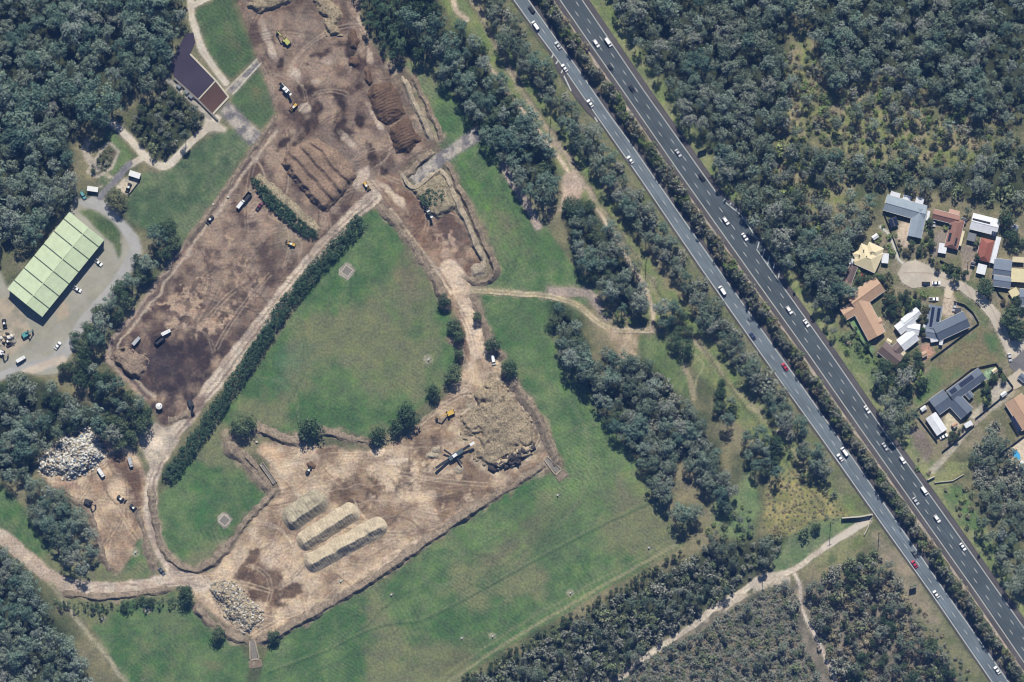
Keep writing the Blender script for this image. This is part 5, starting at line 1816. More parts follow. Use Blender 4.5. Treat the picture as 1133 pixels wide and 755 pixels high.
def wing(root, x, y, L, Wd, ang, eave, rise, m, hip=0.0, wall=WALL_P, over=0.5, asym=0.0):
    """gabled or hipped block: ridge along its length; ang clockwise from plan right, sizes in plan units"""
    L, Wd = L * S / 2, Wd * S / 2
    yr = asym * Wd
    hx = hip * Wd
    zr = eave + rise
    prof_w = MB()
    li, wi = L - over, Wd - over
    prof_w.box(-li, li, -wi, wi, -0.2, eave - 0.12)
    place(root, prof_w.build('wall', wall, root), x, y, ang)
    A_, B_, C_, D_ = (-L, -Wd, eave), (L, -Wd, eave), (L, Wd, eave), (-L, Wd, eave)
    E_, F_ = (-L + hx, yr, zr), (L - hx, yr, zr)
    place(root, slab([A_, B_, F_, E_], 0.14).build('roof_plane', m, root), x, y, ang)
    place(root, slab([C_, D_, E_, F_], 0.14).build('roof_plane', m, root), x, y, ang)
    if hip:
        place(root, slab([B_, C_, F_], 0.14).build('roof_plane', m, root), x, y, ang)
        place(root, slab([D_, A_, E_], 0.14).build('roof_plane', m, root), x, y, ang)
    else:
        place(root, MB().add([(-li, -wi, eave - 0.12), (-li, wi, eave - 0.12), (-li, yr, zr - 0.25), (li, -wi, eave - 0.12), (li, wi, eave - 0.12), (li, yr, zr - 0.25)],
                             [(0, 1, 2), (5, 4, 3), (0, 2, 5, 3), (2, 1, 4, 5), (1, 0, 3, 4)]).build('gable', wall, root), x, y, ang)
    place(root, MB().beam((-L + hx, yr, zr + 0.05), (L - hx, yr, zr + 0.05), 0.35, 0.16).build('ridge_cap', m, root), x, y, ang)
    for s in (-1, 1):
        place(root, MB().beam((-L, s * (Wd + 0.08), eave - 0.06), (L, s * (Wd + 0.08), eave - 0.06), 0.14, 0.12).build('gutter', TRIM, root), x, y, ang)


def cover(root, x, y, L, Wd, ang, z, m, name='patio_cover', tilt=0.25):
    L, Wd = L * S / 2, Wd * S / 2
    place(root, slab([(-L, -Wd, z), (L, -Wd, z), (L, Wd, z + tilt), (-L, Wd, z + tilt)], 0.12).build(name, m, root), x, y, ang)
    for sx in (-1, 1):
        for sy in (-1, 1):
            place(root, MB().tube((sx * (L - 0.3), sy * (Wd - 0.3), 0), (sx * (L - 0.3), sy * (Wd - 0.3), z), 0.07, n=6).build('post', TRIM, root), x, y, ang)


def panels(root, x, y, L, Wd, ang, z, slope_deg=15, side=1):
    """array of solar panels; each panel about a metre by 1.7"""
    L, Wd = L * S, Wd * S
    nx, ny = max(1, round(L / 1.1)), max(1, round(Wd / 1.75))
    me = MB().box(-0.5 * L / nx + 0.04, 0.5 * L / nx - 0.04, -0.5 * Wd / ny + 0.04, 0.5 * Wd / ny - 0.04, 0, 0.06).mesh('solar_panel', SOLAR)
    arr = bpy.data.objects.new('solar_array', None)
    link(arr, root)
    place(root, arr, x, y, ang)
    arr.location.z = z
    arr.rotation_euler = (R(slope_deg) * side, 0, R(-ang))
    for i in range(nx):
        for j in range(ny):
            obj('solar_panel', me, arr, ((i + 0.5) / nx * L - L / 2, (j + 0.5) / ny * Wd - Wd / 2, 0.1))


def house(label, x, y, name='house', cat='house'):
    t = thing(name, label, cat, W3(x, y, 0))
    t['px'], t['py'] = x, y
    return t


# --- depot shed
h = house('long green gabled depot shed with six dark skylight strips', 63, 293, 'depot_shed', 'shed')
S_GREEN = roof_mat('shed_green_roof', alb(196, 210, 172))
S_STRIP = mat('shed_skylight', alb(62, 78, 66), 0.4, 0.1)
ang = math.degrees(math.atan2(85, -68.5))          # along the shed
LS, WS = 109.0, 49.5
EV, RS = 6.0, 2.0
ts = [0.0, 0.09, 0.25, 0.415, 0.57, 0.73, 0.89, 1.0]
half = WS * S / 2
yr = 0.1 * half
for i in range(7):
    x0 = -LS * S / 2 + ts[i] * LS * S + (0.32 if i else 0)
    x1 = -LS * S / 2 + ts[i + 1] * LS * S - (0.32 if i < 6 else 0)
    for sgn in (-1, 1):
        o = slab([(x0, sgn * half, EV), (x1, sgn * half, EV), (x1, yr, EV + RS), (x0, yr, EV + RS)], 0.16)
        place(h, o.build('roof_panel', S_GREEN, h), 63, 293, ang)
for i in range(1, 7):
    x0 = -LS * S / 2 + ts[i] * LS * S
    for sgn in (-1, 1):
        o = slab([(x0 - 0.32, sgn * half * 0.995, EV - 0.05), (x0 + 0.32, sgn * half * 0.995, EV - 0.05), (x0 + 0.32, yr, EV + RS - 0.05), (x0 - 0.32, yr, EV + RS - 0.05)], 0.08)
        place(h, o.build('skylight_strip', S_STRIP, h), 63, 293, ang)
place(h, MB().box(-LS * S / 2 + 0.4, LS * S / 2 - 0.4, -half + 0.5, half - 0.5, -0.2, EV - 0.2).build('wall', mat('shed_wall', alb(150, 168, 138), 0.8, 0.1, 0.6), h), 63, 293, ang)
place(h, MB().beam((-LS * S / 2, yr, EV + RS + 0.06), (LS * S / 2, yr, EV + RS + 0.06), 0.5, 0.2).build('ridge_cap', S_GREEN, h), 63, 293, ang)
for k in range(5):
    xx = -20 + k * 10
    place(h, MB().box(xx - 2.2, xx + 2.2, -half + 0.35, -half + 0.5, 0, 4.6).build('roller_door', DARK_FIT, h), 63, 293, ang)

# --- houses at the cul-de-sac
h = house('L-shaped house with pale grey ribbed metal roof, topmost in the cul-de-sac', 1006, 238)
wing(h, 1001, 230.5, 46, 18, 16, 3.0, 1.7, R_GREY, asym=-0.05)
wing(h, 1014.5, 247, 32, 15.5, 102, 3.02, 1.6, R_GREY)
cover(h, 990, 216, 11, 6, 16, 2.7, R_WHITE)
cover(h, 1003, 219.5, 9, 6, 16, 2.6, R_WHITE)
cover(h, 1017, 222.5, 9, 7, 16, 2.8, R_WHITE)
cover(h, 1026.5, 239, 11, 3, 100, 2.5, R_WHITE)
cover(h, 981, 222, 3.5, 8, 16, 2.5, R_CREAM)
h2 = house('small black carport roofed with solar panels beside the grey metal roofed house', 988, 246, 'carport', 'carport')
cover(h2, 988, 246, 10, 9.5, 70, 2.5, R_CHAR, 'roof', 0.1)
panels(h2, 985.6, 246.8, 8.5, 4.2, 70, 2.72, 3, 1)
panels(h2, 990.6, 245.1, 8.5, 3.6, 70, 2.74, 3, 1)

h = house('red-brown tiled house with skylights, second from the left along the top row', 1054, 252)
wing(h, 1046, 240.5, 30, 11, 14, 2.9, 1.4, R_REDB)
wing(h, 1055.5, 259, 33, 15, 104, 2.95, 1.7, R_REDB, 0.6)
cover(h, 1055, 236, 12, 7, 14, 2.6, mat('pink_cover', alb(206, 168, 146), 0.7, 0.1))
cover(h, 1042.5, 275, 11, 9, 100, 2.6, R_WHITE, tilt=0.1)
cover(h, 1063.5, 264, 17, 3, 104, 2.4, R_CREAM)
for x, y, l in ((1050.5, 251, 4), (1050, 262.5, 9), (1056.5, 268, 9)):
    o = MB().box(-l * S / 2, l * S / 2, -0.7, 0.7, 3.75, 4.1).build('skylight', GLASS, h)
    place(h, o, x, y, 104)

h = house('white metal roofed house with a red tiled front wing', 1090, 258)
wing(h, 1089, 248.5, 31, 18, 14, 3.0, 1.2, R_WHITE)
wing(h, 1089.5, 277, 25, 15.5, 104, 3.02, 1.8, R_RED, 0.7)
cover(h, 1101, 277, 30, 5.5, 104, 2.8, R_WHITE)
cover(h, 1085.5, 298, 11, 10, 104, 2.5, R_WHITE, tilt=0.5)
cover(h, 1074.5, 262.5, 9, 9, 104, 2.6, roof_mat('roof_mid_grey', alb(122, 124, 126)), 'carport_roof')
panels(h, 1099.4, 258.5, 6, 7.5, 14, 3.45, 6, -1)
o = MB().box(-5, 5, -0.5, 0.5, 3.9, 4.25).build('vent_strip', DARK_FIT, h)
place(h, o, 1085, 245, 14)

h = house('grey and pale yellow roofed house at the right edge of the photo', 1114, 304)
wing(h, 1108.5, 296, 20, 18, 8, 2.9, 1.3, R_SLATE2, asym=-0.3)
wing(h, 1108, 312, 20, 12, 8, 2.85, 1.0, R_SLATE2, asym=0.2)
cover(h, 1127, 305, 15, 18, 94, 3.1, R_YELL, 'roof_plane', 0.3)
cover(h, 1126, 287.5, 13, 6, 4, 2.8, R_CREAM)
cover(h, 1121.5, 324, 9, 10, 60, 2.6, R_YELL)
wing(h, 1133, 329, 12, 18, 4, 2.8, 1.2, R_SLATE2)

h = house('cream many-sided house roof with pale panels left of the turning bulb', 960, 286)
wing(h, 960, 286, 27, 24, 24, 3.2, 2.4, R_CREAM, 0.9)
wing(h, 966, 279, 18, 16, 24, 3.3, 2.0, R_CREAM, 0.9)
wing(h, 951, 283, 12, 12, 60, 3.1, 1.2, R_CREAM, 0.8)
cover(h, 979, 286, 11, 7.5, 95, 2.6, R_WHITE)
cover(h, 942.5, 290, 5, 7, 30, 2.5, R_WHITE)
for x, y in ((955, 277), (950, 283), (958, 284), (963, 280), (944, 290)):
    place(h, MB().tube((0, 0, 3.6), (0, 0, 6.0), 0.3, n=8).build('roof_vent', DARK_FIT, h), x, y, 0)
h = house('low brown tiled annex below the cream house', 938, 308, 'annex', 'annex')
wing(h, 941, 303, 19, 9, 110, 2.6, 1.0, R_BROWN)
wing(h, 936, 314.5, 13, 12, 100, 2.5, 1.1, R_REDB, 0.6)
o = house('small white garden shed above the cream house', 968, 262, 'garden_shed', 'shed')
wing(o, 968, 262, 7, 4.5, -35, 2.1, 0.4, R_WHITE, over=0.2)

h = house('tan tiled house with two long wings meeting at a corner', 957, 340)
wing(h, 957.5, 325, 39, 20, -36, 3.0, 2.1, R_TAN)
wing(h, 959.5, 353, 44, 21, 62, 3.02, 2.2, R_TAN)
wing(h, 938.5, 345, 14, 14, -30, 2.7, 1.2, R_TAN)
cover(h, 972.5, 364, 6, 7, -30, 2.4, R_CREAM)
wing(h, 972, 357, 9, 9, -30, 2.7, 0.9, R_TAN)

h = house('white house roof of stepped ridges between the tan and slate houses', 1004, 364)
wing(h, 1001, 359, 22, 12, -38, 3.0, 1.2, R_WHITE)
wing(h, 1008, 351, 22, 11, -38, 3.1, 1.2, R_WHITE)
wing(h, 1010, 364, 14, 12, 10, 3.05, 1.0, R_WHITE)
wing(h, 1004, 376, 21, 15, -38, 3.0, 1.5, R_WHITE)
h = house('small dark brown tiled house below the white stepped roof', 988, 390)
wing(h, 985, 392, 26, 15, 40, 2.8, 1.6, R_BROWN)
wing(h, 995, 384, 14, 12, -42, 2.8, 1.2, R_BROWN)
cover(h, 999.5, 392, 6, 5.5, -35, 2.4, R_CREAM)

h = house('slate grey house with two long strips of solar panels, inside the bend of the street', 1046, 360)
wing(h, 1033, 351, 26, 15, 100, 2.8, 0.8, R_SLATE2)
wing(h, 1052, 361, 38, 19, -25, 3.0, 1.9, R_SLATE)
wing(h, 1030, 368, 14, 13, 10, 2.7, 0.9, R_SLATE2)
panels(h, 1030.6, 351, 22, 3.6, 98, 3.28, 7, 1)
panels(h, 1037.6, 348.5, 15, 3.6, 98, 3.26, 7, -1)
cover(h, 1033.5, 376, 9, 5, -10, 2.4, R_WHITE)
cover(h, 1041, 378, 4, 8, 10, 2.4, R_WHITE)
cover(h, 1022.5, 361.5, 4, 5, 10, 2.2, R_WHITE)
o = house('small black tank cover in the concrete yard of the slate house', 1059.5, 343.5, 'tank_cover', 'tank')
cover(o, 1059.5, 343.5, 7, 5.5, 5, 1.8, R_CHAR, 'roof', 0.05)

h = house('dark grey house of several gables with solar panels on its long wing', 1058, 438)
wing(h, 1068.5, 426, 44, 15, -36, 3.0, 1.6, R_SLATE)
wing(h, 1041, 445, 20, 20, -36, 3.02, 1.6, R_SLATE)
wing(h, 1062, 450, 22, 18, 47, 3.04, 1.7, R_SLATE)
wing(h, 1072, 437, 8, 7, 47, 2.6, 0.6, R_SLATE)
panels(h, 1068.5, 422, 18, 5.6, -36, 3.85, 22, -1)
panels(h, 1054, 432.6, 8, 5.6, -36, 3.85, 22, -1)
h = house('long white gabled outbuilding left of the dark grey house', 1035.5, 469, 'outbuilding', 'shed')
wing(h, 1035.5, 469, 23, 13, 56, 2.7, 0.7, R_WHITE, over=0.25)
o = house('small white lean-to at the fence above the white outbuilding', 1021.5, 452, 'garden_shed', 'shed')
wing(o, 1021.5, 452, 7, 4, -35, 2.1, 0.3, R_WHITE, over=0.2)
o = house('small white awning at the gate right of the beige patio', 1071, 469.5, 'awning', 'awning')
cover(o, 1071, 469.5, 9, 5.5, -30, 2.2, R_WHITE, 'roof', 0.1)
h = house('tan roofed house cut off by the right edge above the pool', 1130, 456)
wing(h, 1130, 456, 36, 22, 58, 2.9, 1.6, R_TAN)
panels(h, 1123.5, 469, 18, 6, 58, 3.05, 8, -1)

# --- sheds, tanks and terraces between the houses
for k, (x, y, l_, w_, a, m, lab) in enumerate(((1122, 252, 8, 6, 20, R_SLATE2, 'small grey garden shed right of the white roofed house'), (1128, 340, 10, 8, 10, R_GREY, 'grey shed below the grey and yellow roofed house'), (1066, 244, 6, 5, 14, R_CHAR, 'dark garden shed in the gap right of the red-brown tiled house'),
                                               (983, 378, 6, 5, 30, R_CREAM, 'cream garden shed left of the brown roofed house'), (1022, 392, 7, 5, -30, R_TAN, 'tan pergola on the red paving behind the slate house'), (1012, 404, 7, 5, -30, R_SLATE2, 'grey shed behind the brown roofed house'),
                                               (1131, 418, 9, 7, 40, R_SLATE, 'slate shed at the right edge beside the dark street'), (1110, 436, 7, 4, -35, R_WHITE, 'white awning beside the lower drive'), (1100, 410, 6, 4, -36, R_CREAM, 'cream cubby at the top corner of the dark grey house garden'),
                                               (1131, 515, 9, 7, 40, R_WHITE, 'white pool house at the right edge'), (1056, 470, 6, 5, -36, R_TAN, 'tan gazebo on the beige patio'), (1076, 292, 5, 4, 14, R_CHAR, 'small dark carport left of the white sail'), (1018, 222, 5, 4, 16, R_CHAR, 'dark patio roof behind the topmost house'))):
    o = house(lab, x, y, 'garden_shed', 'shed')
    wing(o, x, y, l_, w_, a, 2.2, 0.5, m, over=0.2)
# --- pool
PB = water_mat('pool_water', alb(82, 168, 214), 0.08)
t = thing('swimming_pool', 'blue kidney-shaped swimming pool on a beige terrace at the right edge', 'pool', W3(1124, 503, 0.05), R(-52))
ring = []
for k in range(20):
    a = 2 * math.pi * k / 20
    ring.append((math.cos(a) * 3.3 * (1 + 0.12 * math.cos(2 * a)), math.sin(a) * 1.7 * (1 + 0.1 * math.sin(a))))
MB().add([(x, y, 0.2) for x, y in ring], [tuple(range(20))]).build('water', PB, t)
mb = MB()
for k in range(20):
    j = (k + 1) % 20
    a, b = ring[k], ring[j]
    mb.add([(a[0], a[1], 0.12), (b[0], b[1], 0.12), (b[0] * 1.14, b[1] * 1.2, 0.12), (a[0] * 1.14, a[1] * 1.2, 0.12), (a[0], a[1], 0.28), (b[0], b[1], 0.28), (b[0] * 1.14, b[1] * 1.2, 0.28), (a[0] * 1.14, a[1] * 1.2, 0.28)],
           [(4, 5, 6, 7), (0, 4, 7, 3), (2, 6, 5, 1), (2, 3, 7, 6), (0, 1, 5, 4)])
mb.build('coping', CONC, t)

# --- fences around the gardens
def fence(label, pts, h=1.8, m=FENCE_M):
    t = thing('garden_fence', label, 'fence', (0, 0, 0))
    for a, b in zip(pts[:-1], pts[1:]):
        p, q = Vector((*W(*a), 0)), Vector((*W(*b), 0))
        n = max(1, int((q - p).length / 2.4))
        for k in range(n):
            u, v = p.lerp(q, k / n), p.lerp(q, (k + 1) / n - 0.03 / max((q - p).length, 1))
            MB().beam(u + Vector((0, 0, h / 2)), v + Vector((0, 0, h / 2)), 0.08, h).build('panel', m, t)
        MB().tube(p, p + Vector((0, 0, h + 0.08)), 0.07, n=6).build('post', m, t)


fence('dark fence around the left and top sides of the dark grey house lot', [(1037, 489), (1011, 455), (1028, 444), (1050, 428), (1075, 408), (1102, 402), (1121, 428)])
fence('dark fence along the drive below the dark grey house', [(1121, 429), (1100, 446), (1079, 463)])
fence('dark fence below the beige patio', [(1078, 470), (1062, 484), (1042, 500)])
fence('dark fence along the lower side of the slate house', [(1030, 397), (1050, 382), (1083, 357), (1076, 345), (1067, 337), (1055, 333)])
fence('dark fence along the highway side of the tan house lawn', [(932, 346), (939, 357), (952, 376), (966, 394)])
fence('dark fence along the left side of the topmost house', [(977, 233), (984, 252), (990, 268), (996, 284)])
fence('dark fence around the pool terrace', [(1133, 482), (1111, 499), (1122, 516), (1133, 531)])
fence('fence in front of the red-brown tiled house', [(1040, 288), (1052, 294), (1062, 297)])
fence('dark fence in front of the grey and yellow roofed house', [(1099, 312), (1105, 325), (1112, 332)])

# --- underpass walls
t = thing('headwall', 'tall concrete underpass headwall casting a dark wedge shadow beside the left carriageway', 'wall')
wall_line('wall', [(931, 573), (952, 571.5), (965, 569)], 0.5, 3.0, CONC, t)
wall_line('capping', [(931, 573), (952, 571.5), (965, 569)], 0.7, 3.2, CONC, t, 3.01)
wall_line('wing_wall', [(965, 570), (960, 584), (956, 592)], 0.4, 1.4, CONC, t)
t = thing('headwall', 'low underpass headwall at the right carriageway beside the fenced track', 'wall')
wall_line('wall', [(1026, 531), (1034, 527)], 0.5, 2.0, CONC, t)
wall_line('wing_wall', [(1034, 534), (1054, 532), (1066, 525)], 0.3, 1.2, CONC, t)
# ---- woods (crown radius in metres)
scatter(wood_nw, 14.5, ['gum_b', 'gum_b', 'gum_b', 'gum'], (4.6, 7.2), 'gum_tree', 'tall blue-green gum tree in the dense wood left of the pond', 'gum trees of the wood left of the pond', 1)
scatter(wood_ne, 12.5, ['gum', 'gum_b', 'gum'], (3.2, 5.6), 'gum_tree', 'grey-green gum tree in the wood right of the highway', 'gum trees of the wood right of the highway', 2)
scatter([(880, 180), (935, 195), (980, 205), (1060, 215), (1133, 225), (1200, 240), (1200, 170), (1120, 160), (1060, 185), (960, 185), (900, 165)], 13.5, ['gum', 'shrub', 'gum'], (3.6, 4.8),
        'gum_tree', 'pale gum tree in the belt just above the houses', 'gum trees in the belt above the houses', 3, dens=0.95, hs=0.85)
scatter([(865, 60), (960, 70), (1120, 120), (1133, 170), (1060, 200), (960, 200), (880, 190), (862, 120)], 7.0, ['shrub', 'lime', 'lime', 'gum', 'shrub', 'grey', 'dry'], (1.1, 2.9), 'bush', 'low olive bush in the dry clearing of the wood right of the highway', 'bushes of the dry clearing', 4, dens=0.95, hs=1.0, cat='bush')
scatter([(865, 60), (960, 70), (1120, 120), (1133, 170), (1060, 200), (960, 200), (880, 190), (862, 120)], 24, ['gum', 'gum_b'], (3.4, 4.6), 'gum_tree', 'scattered gum tree standing in the dry clearing of the wood', 'gum trees standing in the dry clearing', 5, dens=0.35, hs=0.9)
scatter([(905, 250), (940, 215), (963, 222), (964, 244), (948, 258), (930, 276), (926, 318), (928, 342), (914, 334), (900, 300)], 12, ['gum', 'gum_b', 'gum'], (3.8, 5.2), 'gum_tree', 'gum tree between the highway and the cream house', 'gum trees between the highway and the cream house', 6)
scatter([(930, 350), (940, 352), (968, 395), (985, 410), (975, 420), (952, 392)], 8, ['shrub', 'lime', 'dense'], (1.5, 2.2), 'bush', 'bush on the bank below the tan house', 'bushes on the bank below the tan house', 7, cat='bush')
scatter([(972, 395), (990, 405), (1004, 425), (1010, 458), (1003, 482), (985, 480), (975, 450), (970, 425)], 12.5, ['gum', 'gum', 'dense'], (3.6, 4.8), 'gum_tree', 'tall gum tree overhanging the right-hand carriageway beside the vacant lot', 'gum trees beside the vacant lot', 8)
scatter([(1075, 500), (1100, 470), (1118, 495), (1140, 540), (1200, 600), (1200, 690), (1133, 590), (1100, 570), (1080, 545)], 7.6, ['grey', 'grey', 'gum', 'gum'], (2.2, 3.8), 'gum_tree', 'grey tree in the thicket below the pool garden', 'trees in the thicket below the pool garden', 9, hs=0.8)
scatter([(1085, 575), (1110, 580), (1180, 680), (1180, 720), (1133, 660), (1108, 625)], 12.5, ['gum', 'gum_b'], (3.4, 4.8), 'gum_tree', 'gum tree at the bottom right edge shading the highway', 'gum trees at the bottom right edge of the highway', 10)
scatter(wood_w, 11.5, ['gum', 'gum_b', 'dense'], (3.8, 5.2), 'gum_tree', 'gum tree in the wood above the rubbish heap', 'gum trees around the rubbish heap', 12)
scatter([(36, 524), (50, 535), (80, 552), (98, 575), (104, 600), (104, 628), (86, 628), (66, 600), (42, 580), (28, 552)], 11, ['gum', 'gum_b'], (3.8, 5.0), 'gum_tree', 'gum tree in the clump between the waste yard and the lower left road', 'gum trees left of the waste yard', 13)
scatter(wood_sw, 12, ['gum_b', 'gum_b', 'gum'], (3.8, 5.2), 'gum_tree', 'blue-green gum tree in the wood at the bottom left corner', 'gum trees of the bottom left wood', 14)
# plantation and belts between the yards and the highway
scatter([(388, -40), (440, -40), (445, 10), (452, 40), (450, 58), (432, 66), (416, 42), (400, 18)], 8.5, ['cone'], (2.6, 3.4), 'plantation_tree', 'dark pointed tree in the plantation block beside the upper yard', 'plantation trees beside the upper yard', 15, hs=0.95)
scatter([(445, -40), (480, -40), (486, 10), (492, 40), (486, 60), (462, 62), (452, 30)], 13.5, ['dense', 'gum_b', 'dense'], (4.2, 5.4), 'windbreak_tree', 'broad dark tree behind the plantation block', 'broad trees behind the plantation block', 16, hs=1.4)
scatter(belt1, 11.7, ['gum', 'gum_b', 'gum_b', 'dense'], (4.0, 5.2), 'windbreak_tree', 'tree in the upper windbreak belt left of the service track', 'trees of the upper windbreak belt', 17)
scatter(belt2, 11.2, ['gum', 'gum_b', 'dense'], (3.8, 4.8), 'windbreak_tree', 'tree in the middle windbreak block above the farm track', 'trees of the middle windbreak block', 18)
scatter([(668, 340), (690, 345), (716, 340), (716, 358), (690, 360), (672, 352)], 7, ['lime', 'shrub'], (1.5, 2.1), 'bush', 'light green bush along the bend of the farm track', 'bushes along the bend of the farm track', 19, cat='bush')
scatter(belt3, 11.2, ['gum', 'gum_b', 'gum', 'dense'], (4.0, 5.2), 'windbreak_tree', 'tree in the long windbreak belt along the big right-hand field', 'trees of the long windbreak belt', 20)
scatter(belt4, 10.7, ['gum', 'gum', 'gum_b', 'grey'], (3.8, 5.0), 'windbreak_tree', 'tree in the inner row of the long windbreak belt', 'trees of the inner windbreak row', 21)
scatter([(728, 338), (748, 340), (766, 362), (768, 382), (752, 392), (736, 372)], 12, ['gum_b', 'dense'], (3.6, 4.6), 'windbreak_tree', 'tree in the clump at the end of the farm track', 'trees at the end of the farm track', 22)
scatter([(786, 420), (802, 422), (820, 446), (822, 462), (806, 466), (790, 448)], 11, ['dense', 'gum_b'], (3.4, 4.4), 'windbreak_tree', 'dark tree in the upper of two round clumps beside the creek', 'trees in the upper clump beside the creek', 23)
scatter([(824, 478), (845, 478), (860, 500), (862, 522), (848, 532), (828, 518)], 11, ['dense', 'gum_b'], (3.4, 4.6), 'windbreak_tree', 'dark tree in the lower of two round clumps beside the creek', 'trees in the lower clump beside the creek', 24)
# roadside belt along the left carriageway
scatter([(526, -40), (550, -30), (562, 10), (584, 45), (604, 78), (624, 106), (651, 140), (681, 176), (705, 209), (734, 251), (754, 281), (783, 323), (812, 363), (842, 405), (872, 447), (897, 484), (918, 515), (904, 526), (876, 484), (846, 444),
         (813, 400), (781, 354), (753, 314), (723, 274), (699, 242), (673, 203), (649, 170), (621, 136), (599, 106), (575, 72), (552, 38), (536, 8)], 9.5, ['gum', 'gum', 'gum_b', 'grey', 'gum'], (3.2, 5.0), 'roadside_tree',
        'grey-green tree in the roadside belt along the left carriageway', 'trees of the roadside belt', 25, hs=1.0)
scatter([(862, 495), (880, 492), (905, 520), (925, 545), (918, 552), (890, 530)], 9, ['grey', 'shrub'], (1.8, 2.8), 'bush', 'low bush beside the straw-coloured corner below the roadside belt', 'bushes beside the straw-coloured corner', 26, cat='bush', dens=0.7)
scatter([(850, 165), (880, 160), (908, 170), (915, 230), (905, 260), (885, 262), (862, 225)], 9, ['lime', 'gum', 'shrub', 'gum'], (2.2, 4.0), 'bush', 'light green scrub tree in the gap of the wood above the highway', 'scrub trees in the gap of the wood', 28, cat='bush', hs=1.2)
scatter([(806, 205), (830, 225), (860, 265), (900, 325), (930, 360), (946, 385), (938, 390), (905, 345), (868, 292), (836, 250), (815, 225)], 9, ['lime', 'shrub', 'dry', 'gum'], (1.2, 2.6), 'bush', 'bush on the verge beyond the right lay-by', 'bushes on the right verge', 29, cat='bush', dens=0.7)
scatter([(868, -20), (900, -20), (905, 40), (892, 110), (870, 110)], 10, ['dry', 'lime', 'shrub'], (1.0, 2.2), 'bush', 'bush in the pale strip clearing at the top of the right wood', 'bushes in the pale strip clearing', 30, cat='bush', dens=0.5)
scatter([(985, 412), (1010, 440), (1012, 470), (1003, 490), (1012, 500), (1030, 525), (1020, 528), (990, 485)], 9, ['dry', 'shrub', 'lime'], (0.9, 1.8), 'bush', 'low bush on the bank below the vacant lot', 'bushes on the bank below the vacant lot', 35, cat='bush', dens=0.5)
scatter([(1045, 540), (1075, 540), (1120, 640), (1108, 640), (1065, 575)], 9, ['lime', 'shrub', 'dry'], (0.9, 2.0), 'bush', 'bush on the green bank right of the lower highway', 'bushes on the green bank right of the highway', 36, cat='bush', dens=0.55)
scatter(straw_corner, 3.8, ['dry', 'dry', 'shrub'], (0.35, 1.2), 'tussock', 'straw-coloured tussock in the dry corner beside the underpass', 'tussocks in the dry corner', 37, cat='tussock', hs=0.5, dens=0.25)
scatter([(1005, 655), (1018, 665), (1070, 740), (1090, 775), (1078, 775), (1040, 715)], 7, ['dry', 'grey', 'shrub'], (0.8, 2.0), 'bush', 'bush on the dry bank beside the lower left carriageway', 'bushes on the dry bank', 38, cat='bush', dens=0.6)
# median planting
med = []
for yy in range(-30, 800, 4):
    xl = 584.5 + yy * 0.7045 + 9
    xr = 619.6 + yy * 0.6985 - 10.5
    med.append((yy, xl, xr))
rng_m = np.random.default_rng(31)
for yy, xl, xr in med:
    for q in range(3):
        if rng_m.random() < 0.16:
            continue
        x = xl + (xr - xl) * (0.25 + 0.5 * rng_m.random() if q == 0 else 0.05 + 0.9 * rng_m.random())
        TREES.append(dict(x=x + 1.0, y=yy + rng_m.uniform(-2, 2), r=rng_m.uniform(1.8, 3.0), kind=['grey', 'dry', 'shrub', 'grey', 'lime'][int(rng_m.integers(5))], name='median_shrub',
                          label='shrub in the planted strip between the two carriageways', group='shrubs of the planted strip between the carriageways', hs=rng_m.uniform(1.4, 2.3), cat='shrub'))
# thicket by the pond and plantings round the depot
scatter([(184, 98), (192, 98), (226, 128), (226, 136), (204, 152), (186, 170), (174, 176), (162, 164), (146, 142), (152, 126)], 8.5, ['grey', 'shrub', 'dense', 'gum'], (2.0, 3.0), 'thicket_tree',
        'grey-green small tree in the square thicket below the pond', 'small trees of the square thicket', 32, hs=1.2)
scatter(garden_bed, 6, ['shrub', 'dense', 'grey'], (1.1, 1.6), 'garden_shrub', 'low shrub in the kerbed garden bed above the depot', 'shrubs in the depot garden bed', 33, edge=2, cat='shrub', hs=0.6)
single(105, 148, 12, 'brown', 'garden_tree', 'yellow-green tree beside the curved garden path above the depot')
single(112, 128, 11, 'lime', 'garden_tree', 'bright yellow-green tree at the lower edge of the dense wood', 2.2)
single(130, 221, 13, 'brown', 'garden_tree', 'lone olive-brown tree in the bend of the depot drive')
for k, (x, y, r) in enumerate(((186, 252, 9), (176, 262, 10), (190, 268, 9), (180, 280, 9), (166, 292, 9), (154, 290, 7), (160, 304, 9), (146, 310, 8), (134, 320, 9), (140, 330, 9), (124, 334, 8), (128, 346, 9), (112, 346, 8), (116, 358, 9), (100, 366, 9), (92, 380, 9), (108, 374, 9), (96, 392, 8), (84, 374, 6))):
    single(x, y, r * 1.25, ['dense', 'gum_b', 'dense'][k % 3], 'boundary_tree', 'tree in the row between the depot drive and the lower compost yard', group='trees between the depot and the compost yard')
scatter([(70, 404), (80, 396), (100, 400), (125, 418), (150, 438), (170, 452), (172, 462), (160, 470), (140, 462), (112, 440), (88, 424), (72, 416)], 9.5, ['dense', 'gum_b', 'dense'], (3.4, 4.4), 'boundary_tree',
        'dark tree in the band below the lower compost yard', 'trees in the band below the lower compost yard', 34, hs=1.25)
